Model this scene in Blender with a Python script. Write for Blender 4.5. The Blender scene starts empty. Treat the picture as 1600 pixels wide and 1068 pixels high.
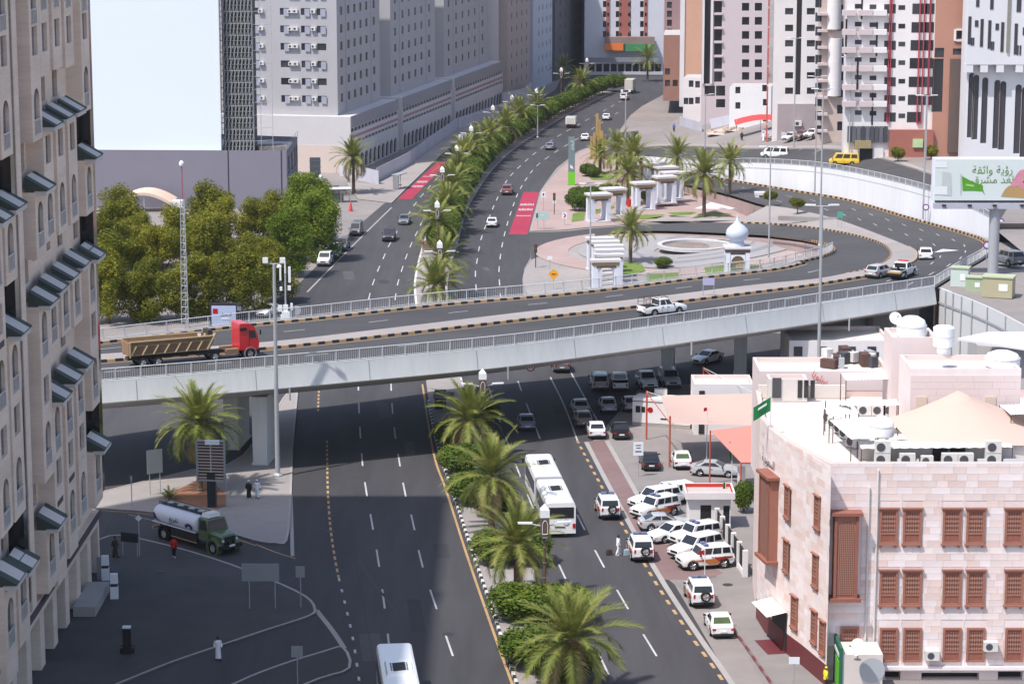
import bpy, bmesh, math, random
import numpy as np
from mathutils import Vector, Matrix
R = math.radians
random.seed(7)
SC = bpy.context.scene
COL = SC.collection
# ---------------------------------------------------------------- camera
F, CH, PITCH = 3930.0, 56.3, R(10.58)
cam_d = bpy.data.cameras.new('camera'); cam = bpy.data.objects.new('camera', cam_d); COL.objects.link(cam)
cam.location = (0, 0, CH); cam.rotation_euler = (R(90) - PITCH, 0, 0)
cam_d.sensor_width = 36.0; cam_d.lens = 36.0 * F / 1600.0; cam_d.clip_end = 6000; cam_d.clip_start = 1.0
SC.camera = cam
# ---------------------------------------------------------------- sky + sun
SUN_A, SUN_E = R(42), R(60)          # shadows run towards (cos a, sin a)
w = bpy.data.worlds.new('World'); SC.world = w; w.use_nodes = True
nt = w.node_tree; bg = nt.nodes['Background']; sky = nt.nodes.new('ShaderNodeTexSky')
sky.sky_type = 'NISHITA'; sky.sun_disc = False; sky.sun_elevation = SUN_E
sky.sun_rotation = math.atan2(-math.cos(SUN_A), -math.sin(SUN_A)); sky.air_density = 1.0; sky.dust_density = 2.0
nt.links.new(sky.outputs[0], bg.inputs[0]); bg.inputs[1].default_value = 0.14
sd = bpy.data.lights.new('sun', 'SUN'); sd.energy = 3.4; sd.angle = R(0.9); sd.color = (1.0, .955, .9)
sun = bpy.data.objects.new('sun', sd); COL.objects.link(sun); sun.location = (0, 0, 200)
sun.rotation_euler = Vector((math.cos(SUN_A)*math.cos(SUN_E), math.sin(SUN_A)*math.cos(SUN_E), -math.sin(SUN_E))).to_track_quat('-Z', 'Y').to_euler()
SC.view_settings.view_transform = 'Standard'; SC.view_settings.look = 'None'
SC.view_settings.exposure = 0.55; SC.view_settings.gamma = 1.0
SC.render.engine = 'CYCLES'
# ---------------------------------------------------------------- survey: photo point -> place in the world
def G(px, py, z=0.0):
    u, v = (px-800.0)/F, (534.0-py)/F
    dy = math.cos(PITCH) + v*math.sin(PITCH); dz = -math.sin(PITCH) + v*math.cos(PITCH)
    t = (z-CH)/dz
    return Vector((u*t, dy*t, z))
def GX(px, py, X):                    # point on the vertical plane x = X
    u, v = (px-800.0)/F, (534.0-py)/F
    t = X/u
    return Vector((X, (math.cos(PITCH)+v*math.sin(PITCH))*t, CH+(-math.sin(PITCH)+v*math.cos(PITCH))*t))
def GY(px, py, Y):                    # point on the vertical plane y = Y
    u, v = (px-800.0)/F, (534.0-py)/F
    t = Y/(math.cos(PITCH)+v*math.sin(PITCH))
    return Vector((u*t, Y, CH+(-math.sin(PITCH)+v*math.cos(PITCH))*t))
def ZT(x): return max(0.0, min(10.0, .28*(x-24.0)))
def GT(px, py):                       # point on the rising ground at the right
    z = 3.0
    for _ in range(25):
        p = G(px, py, z); z = .5*z + .5*ZT(p.x)
    return G(px, py, ZT(p.x))
# ---------------------------------------------------------------- materials
MATS = {}
def mat(name, col, rough=.8, var=.12, scale=1.5, metal=0., bump=0., spec=.3, rnd=0., isl=0., tint=None, stretch=None, emit=None, alpha=None, detail=5.):
    if name in MATS: return MATS[name]
    m = bpy.data.materials.new(name); m.use_nodes = True; MATS[name] = m
    t = m.node_tree; b = t.nodes['Principled BSDF']; L = t.links.new
    b.inputs['Roughness'].default_value = rough; b.inputs['Metallic'].default_value = metal
    b.inputs['Specular IOR Level'].default_value = spec
    c = (col[0], col[1], col[2], 1)
    b.inputs['Base Color'].default_value = c
    if emit: b.inputs['Emission Color'].default_value = c; b.inputs['Emission Strength'].default_value = emit
    if alpha is not None: b.inputs['Alpha'].default_value = alpha
    if var <= 0 and rnd <= 0 and isl <= 0: return m
    co = t.nodes.new('ShaderNodeTexCoord'); vec = co.outputs['Object']
    if stretch:
        mp = t.nodes.new('ShaderNodeMapping'); mp.inputs['Scale'].default_value = stretch; L(vec, mp.inputs[0]); vec = mp.outputs[0]
    n1 = t.nodes.new('ShaderNodeTexNoise'); n1.inputs['Scale'].default_value = scale; n1.inputs['Detail'].default_value = detail; n1.inputs['Roughness'].default_value = .65; L(vec, n1.inputs['Vector'])
    n2 = t.nodes.new('ShaderNodeTexNoise'); n2.inputs['Scale'].default_value = scale*.11; n2.inputs['Detail'].default_value = 3.; L(vec, n2.inputs['Vector'])
    def math_(op, a, b_):
        q = t.nodes.new('ShaderNodeMath'); q.operation = op
        for i, v in ((0, a), (1, b_)):
            if isinstance(v, (int, float)): q.inputs[i].default_value = v
            else: L(v, q.inputs[i])
        return q.outputs[0]
    s = math_('ADD', n1.outputs['Fac'], n2.outputs['Fac'])
    s = math_('MULTIPLY_ADD', math_('SUBTRACT', s, 1.0), 2.2*var); s.node.inputs[2].default_value = 1.0
    if rnd:
        oi = t.nodes.new('ShaderNodeObjectInfo'); r_ = math_('MULTIPLY_ADD', oi.outputs['Random'], 2*rnd); r_.node.inputs[2].default_value = 1.0-rnd
        s = math_('MULTIPLY', s, r_)
    if isl:
        ge = t.nodes.new('ShaderNodeNewGeometry'); r_ = math_('MULTIPLY_ADD', ge.outputs['Random Per Island'], 2*isl); r_.node.inputs[2].default_value = 1.0-isl
        s = math_('MULTIPLY', s, r_)
    mx = t.nodes.new('ShaderNodeVectorMath'); mx.operation = 'SCALE'; L(s, mx.inputs['Scale'])
    if tint:
        mm = t.nodes.new('ShaderNodeMix'); mm.data_type = 'RGBA'; mm.inputs[6].default_value = c; mm.inputs[7].default_value = (*tint, 1)
        src = n2.outputs['Fac']
        if isl:
            src = math_('MULTIPLY', ge.outputs['Random Per Island'], 7.31)
            if rnd: src = math_('ADD', src, math_('MULTIPLY', oi.outputs['Random'], 13.7))
            src = math_('POWER', math_('MODULO', src, 1.0), 1.6)
        elif rnd:
            src = math_('MODULO', math_('MULTIPLY', oi.outputs['Random'], 7.31), 1.0)
        L(src, mm.inputs[0]); L(mm.outputs[2], mx.inputs[0])
    else: mx.inputs[0].default_value = col
    L(mx.outputs[0], b.inputs['Base Color'])
    if bump:
        bp = t.nodes.new('ShaderNodeBump'); bp.inputs['Strength'].default_value = bump; bp.inputs['Distance'].default_value = .05
        L(n1.outputs['Fac'], bp.inputs['Height']); L(bp.outputs[0], b.inputs['Normal'])
    return m
def leafmat(name, col, col2, trans=.35):
    m = bpy.data.materials.new(name); m.use_nodes = True; MATS[name] = m
    t = m.node_tree; b = t.nodes['Principled BSDF']; L = t.links.new; out = t.nodes['Material Output']
    ge = t.nodes.new('ShaderNodeNewGeometry'); oi = t.nodes.new('ShaderNodeObjectInfo'); tc = t.nodes.new('ShaderNodeTexCoord')
    nz = t.nodes.new('ShaderNodeTexNoise'); nz.inputs['Scale'].default_value = 1.1; L(tc.outputs['Object'], nz.inputs['Vector'])
    a = t.nodes.new('ShaderNodeMath'); a.operation = 'MULTIPLY_ADD'; a.inputs[1].default_value = .45; L(ge.outputs['Random Per Island'], a.inputs[0])
    a2 = t.nodes.new('ShaderNodeMath'); a2.operation = 'MULTIPLY_ADD'; a2.inputs[1].default_value = .35; a2.inputs[2].default_value = -.15; L(oi.outputs['Random'], a2.inputs[0])
    L(a2.outputs[0], a.inputs[2])
    a3 = t.nodes.new('ShaderNodeMath'); a3.operation = 'MULTIPLY_ADD'; a3.inputs[1].default_value = 1.7; L(nz.outputs['Fac'], a3.inputs[0]); 
    a4 = t.nodes.new('ShaderNodeMath'); a4.operation = 'ADD'; a4.inputs[1].default_value = -.8; L(a.outputs[0], a4.inputs[0]); L(a4.outputs[0], a3.inputs[2])
    mx = t.nodes.new('ShaderNodeMix'); mx.data_type = 'RGBA'; mx.inputs[6].default_value = (*col, 1); mx.inputs[7].default_value = (*col2, 1); L(a3.outputs[0], mx.inputs[0])
    L(mx.outputs[2], b.inputs['Base Color']); b.inputs['Roughness'].default_value = .6; b.inputs['Specular IOR Level'].default_value = .25
    tr = t.nodes.new('ShaderNodeBsdfTranslucent'); L(mx.outputs[2], tr.inputs[0])
    ms = t.nodes.new('ShaderNodeMixShader'); ms.inputs[0].default_value = trans; L(b.outputs[0], ms.inputs[1]); L(tr.outputs[0], ms.inputs[2]); L(ms.outputs[0], out.inputs[0])
    return m
# ---------------------------------------------------------------- mesh helpers
def origin(o):
    v = Vector((0, 0, 0))
    while o is not None: v = v + o.location; o = o.parent
    return v
class MB:
    def __init__(s): s.v = []; s.f = []; s.m = []
    def face(s, pts, mi=0):
        n = len(s.v); s.v += [tuple(p) for p in pts]; s.f.append(tuple(range(n, n+len(pts)))); s.m.append(mi); return s
    def box(s, c, d, rz=0., mi=0, top=None, bottom=True):
        hx, hy, hz = d[0]/2, d[1]/2, d[2]/2; cs, sn = math.cos(rz), math.sin(rz); n = len(s.v)
        tx = ty = 1.0
        if top: tx, ty = top
        for z, kx, ky in ((-hz, 1, 1), (hz, tx, ty)):
            for x, y in ((-hx, -hy), (hx, -hy), (hx, hy), (-hx, hy)):
                X, Y = x*kx, y*ky
                s.v.append((c[0]+X*cs-Y*sn, c[1]+X*sn+Y*cs, c[2]+z))
        fs = [(4, 5, 6, 7), (0, 1, 5, 4), (1, 2, 6, 5), (2, 3, 7, 6), (3, 0, 4, 7)] + ([(3, 2, 1, 0)] if bottom else [])
        for f in fs: s.f.append(tuple(i+n for i in f)); s.m.append(mi)
        return s
    def bx(s, x0, x1, y0, y1, z0, z1, mi=0): return s.box(((x0+x1)/2, (y0+y1)/2, (z0+z1)/2), (x1-x0, y1-y0, z1-z0), 0, mi)
    def prism(s, poly, z0, z1, mi=0, cap=True, mside=None):
        n = len(s.v); k = len(poly); ms = mi if mside is None else mside
        for p in poly: s.v.append((p[0], p[1], z0 + (p[2] if len(p) > 2 else 0)))
        for p in poly: s.v.append((p[0], p[1], z1 + (p[2] if len(p) > 2 else 0)))
        for i in range(k): j = (i+1) % k; s.f.append((n+i, n+j, n+k+j, n+k+i)); s.m.append(ms)
        if cap: s.f.append(tuple(range(n+k, n+2*k))); s.m.append(mi); s.f.append(tuple(range(n+k-1, n-1, -1))); s.m.append(mi)
        return s
    def tube(s, p0, p1, r0, r1=None, n=8, mi=0, cap=True):
        r1 = r0 if r1 is None else r1; p0 = Vector(p0); p1 = Vector(p1); d = (p1-p0)
        if d.length < 1e-6: return s
        d.normalize(); a = d.orthogonal().normalized(); b = d.cross(a); k = len(s.v)
        for p, r in ((p0, r0), (p1, r1)):
            for i in range(n): t = 2*math.pi*(i+.5)/n; s.v.append(tuple(p+a*(r*math.cos(t))+b*(r*math.sin(t))))
        for i in range(n): j = (i+1) % n; s.f.append((k+i, k+j, k+n+j, k+n+i)); s.m.append(mi)
        if cap: s.f.append(tuple(range(k+n-1, k-1, -1))); s.m.append(mi); s.f.append(tuple(range(k+n, k+2*n))); s.m.append(mi)
        return s
    def path(s, pts, r, n=6, mi=0):
        for a, b in zip(pts[:-1], pts[1:]): s.tube(a, b, r, None, n, mi)
        return s
    def lathe(s, c, prof, n=16, mi=0, axis='z'):
        k = len(s.v); m = len(prof)
        for r, z in prof:
            for i in range(n):
                t = 2*math.pi*i/n; a, b = r*math.cos(t), r*math.sin(t)
                s.v.append((c[0]+a, c[1]+b, c[2]+z) if axis == 'z' else ((c[0]+a, c[1]+z, c[2]+b) if axis == 'y' else (c[0]+z, c[1]+a, c[2]+b)))
        for q in range(m-1):
            for i in range(n):
                j = (i+1) % n; f = (k+q*n+i, k+q*n+j, k+(q+1)*n+j, k+(q+1)*n+i)
                s.f.append(f if axis != 'y' else f[::-1]); s.m.append(mi)
        ring_ = prof[0] == prof[-1]
        if prof[-1][0] > 1e-4 and not ring_: s.f.append(tuple(k+(m-1)*n+i for i in range(n))); s.m.append(mi)
        if prof[0][0] > 1e-4 and not ring_: s.f.append(tuple(k+i for i in range(n-1, -1, -1))); s.m.append(mi)
        return s
    def strip(s, A, B, mi=0):
        for i in range(len(A)-1): s.face((A[i], A[i+1], B[i+1], B[i]), mi)
        return s
    def mesh(s, name, mats, off=None, smooth=False):
        me = bpy.data.meshes.new(name)
        v = s.v if off is None else [(a-off[0], b-off[1], c-off[2]) for a, b, c in s.v]
        me.from_pydata(v, [], s.f)
        mats = mats if isinstance(mats, (list, tuple)) else [mats]
        for m in mats: me.materials.append(m)
        if len(mats) > 1: me.polygons.foreach_set('material_index', s.m)
        if smooth:
            bm = bmesh.new(); bm.from_mesh(me); bmesh.ops.remove_doubles(bm, verts=bm.verts, dist=1e-4)
            bmesh.ops.recalc_face_normals(bm, faces=bm.faces)
            for f in bm.faces: f.smooth = True
            for e in bm.edges:
                if len(e.link_faces) == 2 and e.calc_face_angle(0) > R(smooth if smooth is not True else 40): e.smooth = False
            bm.to_mesh(me); bm.free()
        me.update(); return me
    def build(s, name, mats, parent=None, smooth=False, local=False, kind=None):
        off = None if (local or parent is None) else origin(parent)
        return put(name, s.mesh(name, mats, off, smooth), parent, kind)
def put(name, me, parent=None, kind=None, loc=None, rot=None, scale=None):
    o = bpy.data.objects.new(name, me); COL.objects.link(o)
    if parent is not None: o.parent = parent; KIDS.setdefault(parent.name, []).append(o)
    if loc is not None: o.location = loc
    if rot is not None: o.rotation_euler = rot if isinstance(rot, (tuple, list)) else (0, 0, rot)
    if scale is not None: o.scale = scale
    if kind: o['kind'] = kind
    return o
def tag(o, label, cat, group=None):
    o['label'] = label; o['category'] = cat
    if group: o['group'] = group
    return o
def thing(name, label, cat, loc=(0, 0, 0), rz=0., group=None):
    o = bpy.data.objects.new(name, None); COL.objects.link(o); o.location = loc; o.rotation_euler = (0, 0, rz); o.empty_display_size = .2
    return tag(o, label, cat, group)
def copy_tree(o, parent=None):
    c = o.copy(); COL.objects.link(c); c.parent = parent
    if parent is not None: KIDS.setdefault(parent.name, []).append(c)
    for ch in list(KIDS.get(o.name, [])): copy_tree(ch, c)
    return c
KIDS = {}
def struct(name, mb, mats, parent=None, smooth=False): return mb.build(name, mats, parent, smooth, kind='structure' if parent is None else None)
def polyline(pts, step):              # resample a world polyline
    out = []; carry = 0.
    for a, b in zip(pts[:-1], pts[1:]):
        L = (b-a).length; d = carry
        while d < L: out.append((a.lerp(b, d/L), (b-a).normalized())); d += step
        carry = d-L
    return out
def smoothline(pts, k=6):             # Catmull-Rom through points
    P = [pts[0]*2-pts[1]] + list(pts) + [pts[-1]*2-pts[-2]]; out = []
    for i in range(1, len(P)-2):
        a, b, c, d = P[i-1], P[i], P[i+1], P[i+2]
        for j in range(k):
            t = j/k; out.append(.5*((2*b)+(c-a)*t+(2*a-5*b+4*c-d)*t*t+(3*b-a-3*c+d)*t**3))
    out.append(pts[-1].copy()); return out
def offset(pts, d):                   # shift a polyline sideways in plan (positive = right of travel)
    out = []
    for i, p in enumerate(pts):
        a = pts[max(i-1, 0)]; b = pts[min(i+1, len(pts)-1)]; t = (b-a); n = Vector((t.y, -t.x, 0)).normalized(); out.append(p+n*d)
    return out
UB = {}
def unit_box(m):                      # shared 1 m cube, centred on its base
    if m.name not in UB: UB[m.name] = MB().box((0, 0, .5), (1, 1, 1)).mesh('unit_'+m.name, m)
    return UB[m.name]
def wallface(mb, p0, p1, z0, z1, holes, depth=.25, mi=0, mr=None):
    """wall from p0 to p1 (outside on the right hand side), openings (u0,u1,v0,v1) with reveals"""
    p0 = Vector((p0[0], p0[1])); p1 = Vector((p1[0], p1[1])); L = (p1-p0).length; d = (p1-p0)/L; n = Vector((d.y, -d.x))
    W = lambda u, v, e=0.: (p0.x+d.x*u-n.x*e, p0.y+d.y*u-n.y*e, v)
    mr = mi if mr is None else mr
    for h in holes:
        if len(h) > 4:                # round-headed opening: fill the two corners
            a, b, c, e = h[:4]; r = (b-a)/2; m_ = (a+b)/2; sp = e-r
            mb.face([W(a, e), W(a, sp)]+[W(m_-r*math.cos(t), sp+r*math.sin(t)) for t in (.3, .6, .9, 1.2)]+[W(m_, e)], mi)
            mb.face([W(m_, e)]+[W(m_+r*math.cos(t), sp+r*math.sin(t)) for t in (1.2, .9, .6, .3)]+[W(b, sp), W(b, e)], mi)
    holes = [h[:4] for h in holes]
    hs = [(max(0, a), min(L, b), max(z0, c), min(z1, e)) for a, b, c, e in holes if a < L and b > 0 and c < z1 and e > z0]
    us = sorted({0., L} | {h[0] for h in hs} | {h[1] for h in hs})
    for ua, ub in zip(us[:-1], us[1:]):
        if ub-ua < 1e-4: continue
        um = (ua+ub)/2; cut = sorted((h[2], h[3]) for h in hs if h[0] < um < h[1]); z = z0
        for c, e in cut:
            if c > z+1e-4: mb.face((W(ua, z), W(ub, z), W(ub, c), W(ua, c)), mi)
            z = max(z, e)
        if z < z1-1e-4: mb.face((W(ua, z), W(ub, z), W(ub, z1), W(ua, z1)), mi)
    for a, b, c, e in hs:
        mb.face((W(a, c), W(a, c, depth), W(a, e, depth), W(a, e)), mr); mb.face((W(b, c, depth), W(b, c), W(b, e), W(b, e, depth)), mr)
        mb.face((W(a, e), W(a, e, depth), W(b, e, depth), W(b, e)), mr); mb.face((W(a, c, depth), W(a, c), W(b, c), W(b, c, depth)), mr)
def panes(parent, p0, p1, holes, m, depth=.22, name='window', frame=None, mull=None):
    """one pane object per opening; frame: material of a thin bar child"""
    p0 = Vector((p0[0], p0[1])); p1 = Vector((p1[0], p1[1])); d = (p1-p0).normalized(); n = Vector((d.y, -d.x)); rz = math.atan2(d.y, d.x); og = origin(parent)
    out = []
    for h in holes:
        a, b, c, e = h[:4]; q = p0+d*((a+b)/2)-n*depth
        o = put(name, unit_box(m), parent, None, (q.x-og.x, q.y-og.y, c-og.z), rz, (b-a, .04, e-c)); out.append(o)
        if frame:
            put('frame', FRAME(frame), o, None, (0, -.6, 0), None, (1, 1, 1))
    return out
FR = {}
def FRAME(m):                         # thin frame with one mullion and one transom, in unit pane space
    if m.name not in FR:
        b = MB()
        for x0, x1, z0, z1 in ((-.5, -.44, 0, 1), (.44, .5, 0, 1), (-.03, .03, .04, .96), (-.44, .44, .96, 1), (-.44, .44, 0, .05)): b.bx(x0, x1, -.6, .6, z0, z1)
        FR[m.name] = b.mesh('frame_'+m.name, m)
    return FR[m.name]
ARH = {}
def arch_pane(m, n=10):               # unit pane with round head, width 1, height 1 (arch occupies the top share)
    if m.name not in ARH:
        b = MB(); pts = [(-.5, 0), (.5, 0), (.5, .78)] + [(.5*math.cos(t), .78+.22*math.sin(t)) for t in [math.pi*i/n for i in range(1, n)]] + [(-.5, .78)]
        k = len(pts); b.v = [(x, -.5, z) for x, z in pts]+[(x, .5, z) for x, z in pts]
        b.f.append(tuple(range(k))); b.f.append(tuple(range(2*k-1, k-1, -1))); b.m += [0, 0]
        for i in range(k): j = (i+1) % k; b.f.append((i, i+k, j+k, j)); b.m.append(0)
        ARH[m.name] = b.mesh('arch_'+m.name, m)
    return ARH[m.name]
# ================================================================ ground, roads, bridge
def px(pts, z=0.): return [G(p[0], p[1], p[2] if len(p) > 2 else z) for p in pts]
def ZP(x): return max(0., min(5., .12*(x-22.)))
def GP(a, b):
    z = 1.
    for _ in range(25): p = G(a, b, z); z = .5*z+.5*ZP(p.x)
    return G(a, b, ZP(p.x))
m_dust = mat('dusty_concrete', (.21, .195, .195), .9, .2, .35, tint=(.27, .235, .22))
m_asph = mat('asphalt', (.049, .048, .054), .85, .36, .5, bump=.15, stretch=(1.2, .12, 1), tint=(.068, .065, .070))
m_asph2 = mat('deck_asphalt', (.060, .058, .063), .85, .28, .5, bump=.1, stretch=(.15, .6, 1), tint=(.07, .068, .07))
m_lot = mat('worn_lot_asphalt', (.05, .05, .054), .88, .32, .3, bump=.12, tint=(.075, .072, .073))
m_pave = mat('pavement_slabs', (.27, .255, .25), .9, .14, .8, tint=(.33, .29, .275))
m_pinkp = mat('pink_pavers', (.34, .235, .22), .9, .14, .7, tint=(.38, .30, .28))
m_redp = mat('red_brown_pavers', (.19, .115, .115), .9, .16, .9, tint=(.21, .15, .145))
m_red = mat('red_bus_lane_paint', (.34, .03, .065), .75, .2, .8)
m_white = mat('white_road_paint', (.44, .44, .44), .8, .3, 2.)
m_yel = mat('yellow_road_paint', (.42, .27, .13), .8, .28, 2.)
m_kb = mat('kerb_black', (.035, .035, .04), .8, .2, 2.); m_ky = mat('kerb_yellow', (.47, .31, .17), .8, .2, 2.); m_kw = mat('kerb_white', (.62, .6, .58), .8, .12, 2.)
m_kp = mat('kerb_plain', (.33, .31, .30), .85, .15, 2.)
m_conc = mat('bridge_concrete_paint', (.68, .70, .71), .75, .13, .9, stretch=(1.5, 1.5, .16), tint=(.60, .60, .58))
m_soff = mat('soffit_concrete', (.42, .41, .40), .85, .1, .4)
m_wallw = mat('whitewashed_wall', (.76, .76, .79), .8, .09, .9, stretch=(1.2, 1.2, .2))
m_grass = mat('lawn_green', (.10, .17, .025), .95, .35, 1.2, tint=(.15, .2, .05))
m_soil = mat('red_soil', (.28, .14, .085), .95, .2, 1.)
m_steel = mat('galvanised_steel', (.45, .46, .48), .5, .08, 3., metal=.35)
m_dark = mat('dark_metal', (.03, .03, .035), .5, .1, 3.)

g = MB(); g.face([(-2500, -600, -.006), (2500, -600, -.006), (2500, 4500, -.006), (-2500, 4500, -.006)]); struct('ground', g, m_dust)
road = MB()
road.face(px([(-300, 1400), (60, 1100), (100, 900), (150, 800), (120, 640), (180, 560), (330, 520), (390, 485), (470, 440), (545, 365), (600, 318), (618, 312), (640, 285), (690, 240), (725, 212), (790, 180), (840, 158), (868, 140), (878, 120), (884, 90), (882, 20), (878, -60), (902, -60), (905, 60), (908, 118), (1030, 116), (1075, 110), (1085, 124), (1036, 148), (1003, 166), (985, 180), (962, 212), (940, 222), (903, 236), (870, 262), (853, 285), (843, 300), (827, 360), (829, 402), (819, 420), (817, 450), (820, 490), (860, 520), (1250, 520), (1190, 590), (1000, 606), (925, 690), (1140, 1060), (1330, 1400)])[::-1])
ROAD = struct('road', road, m_asph)
lot = MB(); lot.face(px([(-300, 1395), (-60, 1068), (120, 860), (170, 830), (235, 842), (330, 870), (420, 903), (478, 930), (494, 952), (484, 964), (420, 985), (340, 1012), (270, 1036), (190, 1068), (30, 1150), (-100, 1395)], .0)[::-1])
# paved lot by the tall building: a raised slab with a kerb
def island(name, pts, m, h=.13, rim=m_kp, rimw=.22, z=0., stones=None, step=.8, sm=3):
    P = px(pts, z); P = smoothline(P+[P[0]], sm)[:-1]
    b = MB(); b.prism([(p.x, p.y, p.z) for p in P], -.05, h)
    o = struct(name, b, m)
    if rim:
        A = P+[P[0]]; area = sum(a.x*b_.y-b_.x*a.y for a, b_ in zip(A[:-1], A[1:])); ins = offset(A, -rimw if area > 0 else rimw)
        ins[0] = ins[-1] = (ins[0]+ins[-1])/2
        r = MB()
        for i in range(len(A)-1):
            a, c, d, e = A[i], A[i+1], ins[i+1], ins[i]; zz = Vector((0, 0, h+.02))
            r.face((a+zz, c+zz, d+zz, e+zz)); r.face((a-zz*.3, c-zz*.3, c+zz, a+zz)); r.face((e+zz, d+zz, d+zz*.7, e+zz*.7))
        r.build('kerb', rim, o)
    return o
island('paved_lot', [(-60, 1090), (60, 960), (120, 872), (170, 838), (235, 846), (330, 872), (420, 905), (478, 932), (494, 952), (484, 964), (420, 985), (340, 1012), (270, 1036), (190, 1068), (60, 1120)], m_lot, .12)
island('traffic_island', [(250, 1130), (360, 1071), (430, 1042), (500, 1020), (537, 1012), (548, 1045), (500, 1062), (440, 1090), (400, 1130)], m_lot, .12)
PALM_ISL = island('sidewalk_island', [(100, 790), (165, 768), (300, 735), (380, 712), (461, 600), (458, 700), (455, 790), (449, 846), (430, 850), (398, 846), (330, 825), (245, 803), (160, 796)], m_pave, .14)
s_ = MB(); s_.prism([(p.x, p.y) for p in px([(255, 777), (300, 757), (318, 748), (352, 772), (352, 793), (338, 797), (290, 789)])], .1, .2); s_.build('planting_bed', m_soil, PALM_ISL)
KS = {}
def kstone(m, L, w, h):
    k = (m.name, L, w, h)
    if k not in KS:
        b = MB().box((0, 0, h/2), (L*.97, w, h), 0, 0, (1, .82)); KS[k] = b.mesh('kerb_stone', m)
    return KS[k]
def kerb_line(name, pts, mA, mB, L=.75, w=.24, h=.2):
    o = None
    for i, (p, d) in enumerate(polyline(pts, L)):
        me = kstone((mA, mB)[i % 2], L, w, h)
        if o is None:
            o = put(name, me, None, 'structure', tuple(p), (0, -math.asin(d.z), math.atan2(d.y, d.x)))
            inv = o.matrix_basis.inverted(); base = o
        else:
            mw = Matrix.Translation(p) @ Matrix.Rotation(math.atan2(d.y, d.x), 4, 'Z') @ Matrix.Rotation(-math.asin(d.z), 4, 'Y')
            c = put('kerb_stone', me, base); c.matrix_basis = inv @ mw
    return o
# median of the avenue
medL = [(860, 1215), (800, 1048), (770, 955), (737, 860), (706, 765), (686, 706), (672, 640), (665, 590), (655, 520), (648, 470), (647, 440), (654, 405), (664, 372), (676, 335), (694, 296), (716, 258), (745, 226), (785, 196), (835, 173), (885, 155), (925, 146), (953, 143)]
medR = [(985, 1215), (902, 1060), (866, 965), (825, 868), (786, 775), (758, 705), (736, 645), (724, 600), (705, 530), (700, 480), (700, 440), (707, 408), (717, 375), (728, 333), (748, 296), (773, 262), (803, 234), (840, 209), (880, 184), (915, 166), (938, 154), (957, 146)]
A, B = smoothline(px(medL), 4), smoothline(px(medR), 4)
md = MB(); up = Vector((0, 0, .15)); md.strip([p+up for p in B], [p+up for p in A]); md.strip([p+up for p in A], A); md.strip(B, [p+up for p in B])
MED = struct('median_strip', md, m_pave)
ofs = lambda pts: [p+Vector((0, 0, .02)) for p in pts]
kerb_line('median_kerb', [p for p in A if p.y < 268], m_kw, m_kb, .8, .26, .2)
kerb_line('median_kerb', [p for p in offset(B, -.12) if p.y < 330], m_kw, m_kp, 1.2, .24, .18)
kb = MB(); kb.strip([p+Vector((0, 0, .17)) for p in A if p.y > 280], [p+Vector((0, 0, .17)) for p in offset(A, .3) if 1][len([p for p in A if p.y <= 280]):]) ; kb.build('kerb_edge', m_kw, MED)
B2 = [p for p in B if p.y > 300]; kb = MB(); kb.strip([p+Vector((0, 0, .17)) for p in offset(B2, -.3)], [p+Vector((0, 0, .17)) for p in B2]); kb.strip([p+Vector((.02, 0, .17)) for p in B2], [p+Vector((.02, 0, 0)) for p in B2]); kb.build('kerb_edge', m_kp, MED)
def stripe(pts, w, m, z=.006, name='road_marking', parent=ROAD, sm=4):
    P = smoothline(px(pts), sm) if sm else px(pts); b = MB(); u = Vector((0, 0, z)); b.strip([p+u for p in offset(P, w/2)], [p+u for p in offset(P, -w/2)])
    return b.build(name, m, parent)
DASH = MB().face([(-.075, -2.7, 0), (.075, -2.7, 0), (.075, 2.7, 0), (-.075, 2.7, 0)]).mesh('dash', m_white)
DASHY = MB().face([(-.1, -.55, 0), (.1, -.55, 0), (.1, .55, 0), (-.1, .55, 0)]).mesh('dash_yellow', m_yel)
def dashes(pts, pitch, me=DASH, sc=(1, 1, 1), z=.006, parent=ROAD, name='lane_dash'):
    P = smoothline(px(pts), 5)
    for p, d in polyline(P, pitch): put(name, me, parent, None, (p.x, p.y, p.z+z), (0, 0, math.atan2(d.y, d.x)-math.pi/2), sc)
dashes([(628, 1180), (617, 1090), (603, 965), (591, 875), (580, 810), (572, 765), (566, 720), (562, 660), (560, 605), (562, 560), (570, 500), (577, 463), (583, 442), (591, 421), (599, 403), (606, 387), (620, 362), (632, 344), (643, 327), (652, 314), (662, 302), (690, 270), (715, 240), (745, 215)], 12.)
dashes([(757, 1180), (732, 1097), (709, 1028), (681, 947), (659, 879), (645, 815), (632, 765), (623, 715), (615, 660), (611, 600), (612, 540), (615, 490), (618, 463), (622, 441), (628, 421), (634, 403), (641, 385), (648, 370), (660, 345)], 12.)
dashes([(1120, 1180), (1068, 1090), (1021, 1016), (974, 938), (935, 869), (895, 790), (853, 706), (836, 665), (821, 626), (808, 591), (795, 545), (785, 490), (780, 435), (780, 417), (782, 399), (785, 381), (789, 363), (794, 345), (799, 330), (808, 305), (822, 280), (840, 258), (870, 236), (905, 215), (935, 195), (975, 170)], 12.)
dashes([(985, 1120), (940, 1030), (898, 935), (868, 870), (837, 803), (800, 710), (771, 627), (758, 580), (748, 500), (743, 435), (744, 417), (747, 397), (750, 381), (755, 363), (767, 333), (776, 312), (792, 282), (810, 262), (835, 240), (870, 214), (905, 194), (935, 178), (970, 158)], 12.)
dashes([(511, 690), (512, 760), (516, 820), (523, 870), (530, 905)], 1.9, DASHY)
dashes([(530, 905), (541, 950), (552, 1000), (562, 1068)], 3.2, DASH, (1.2, .16, 1))
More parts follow.
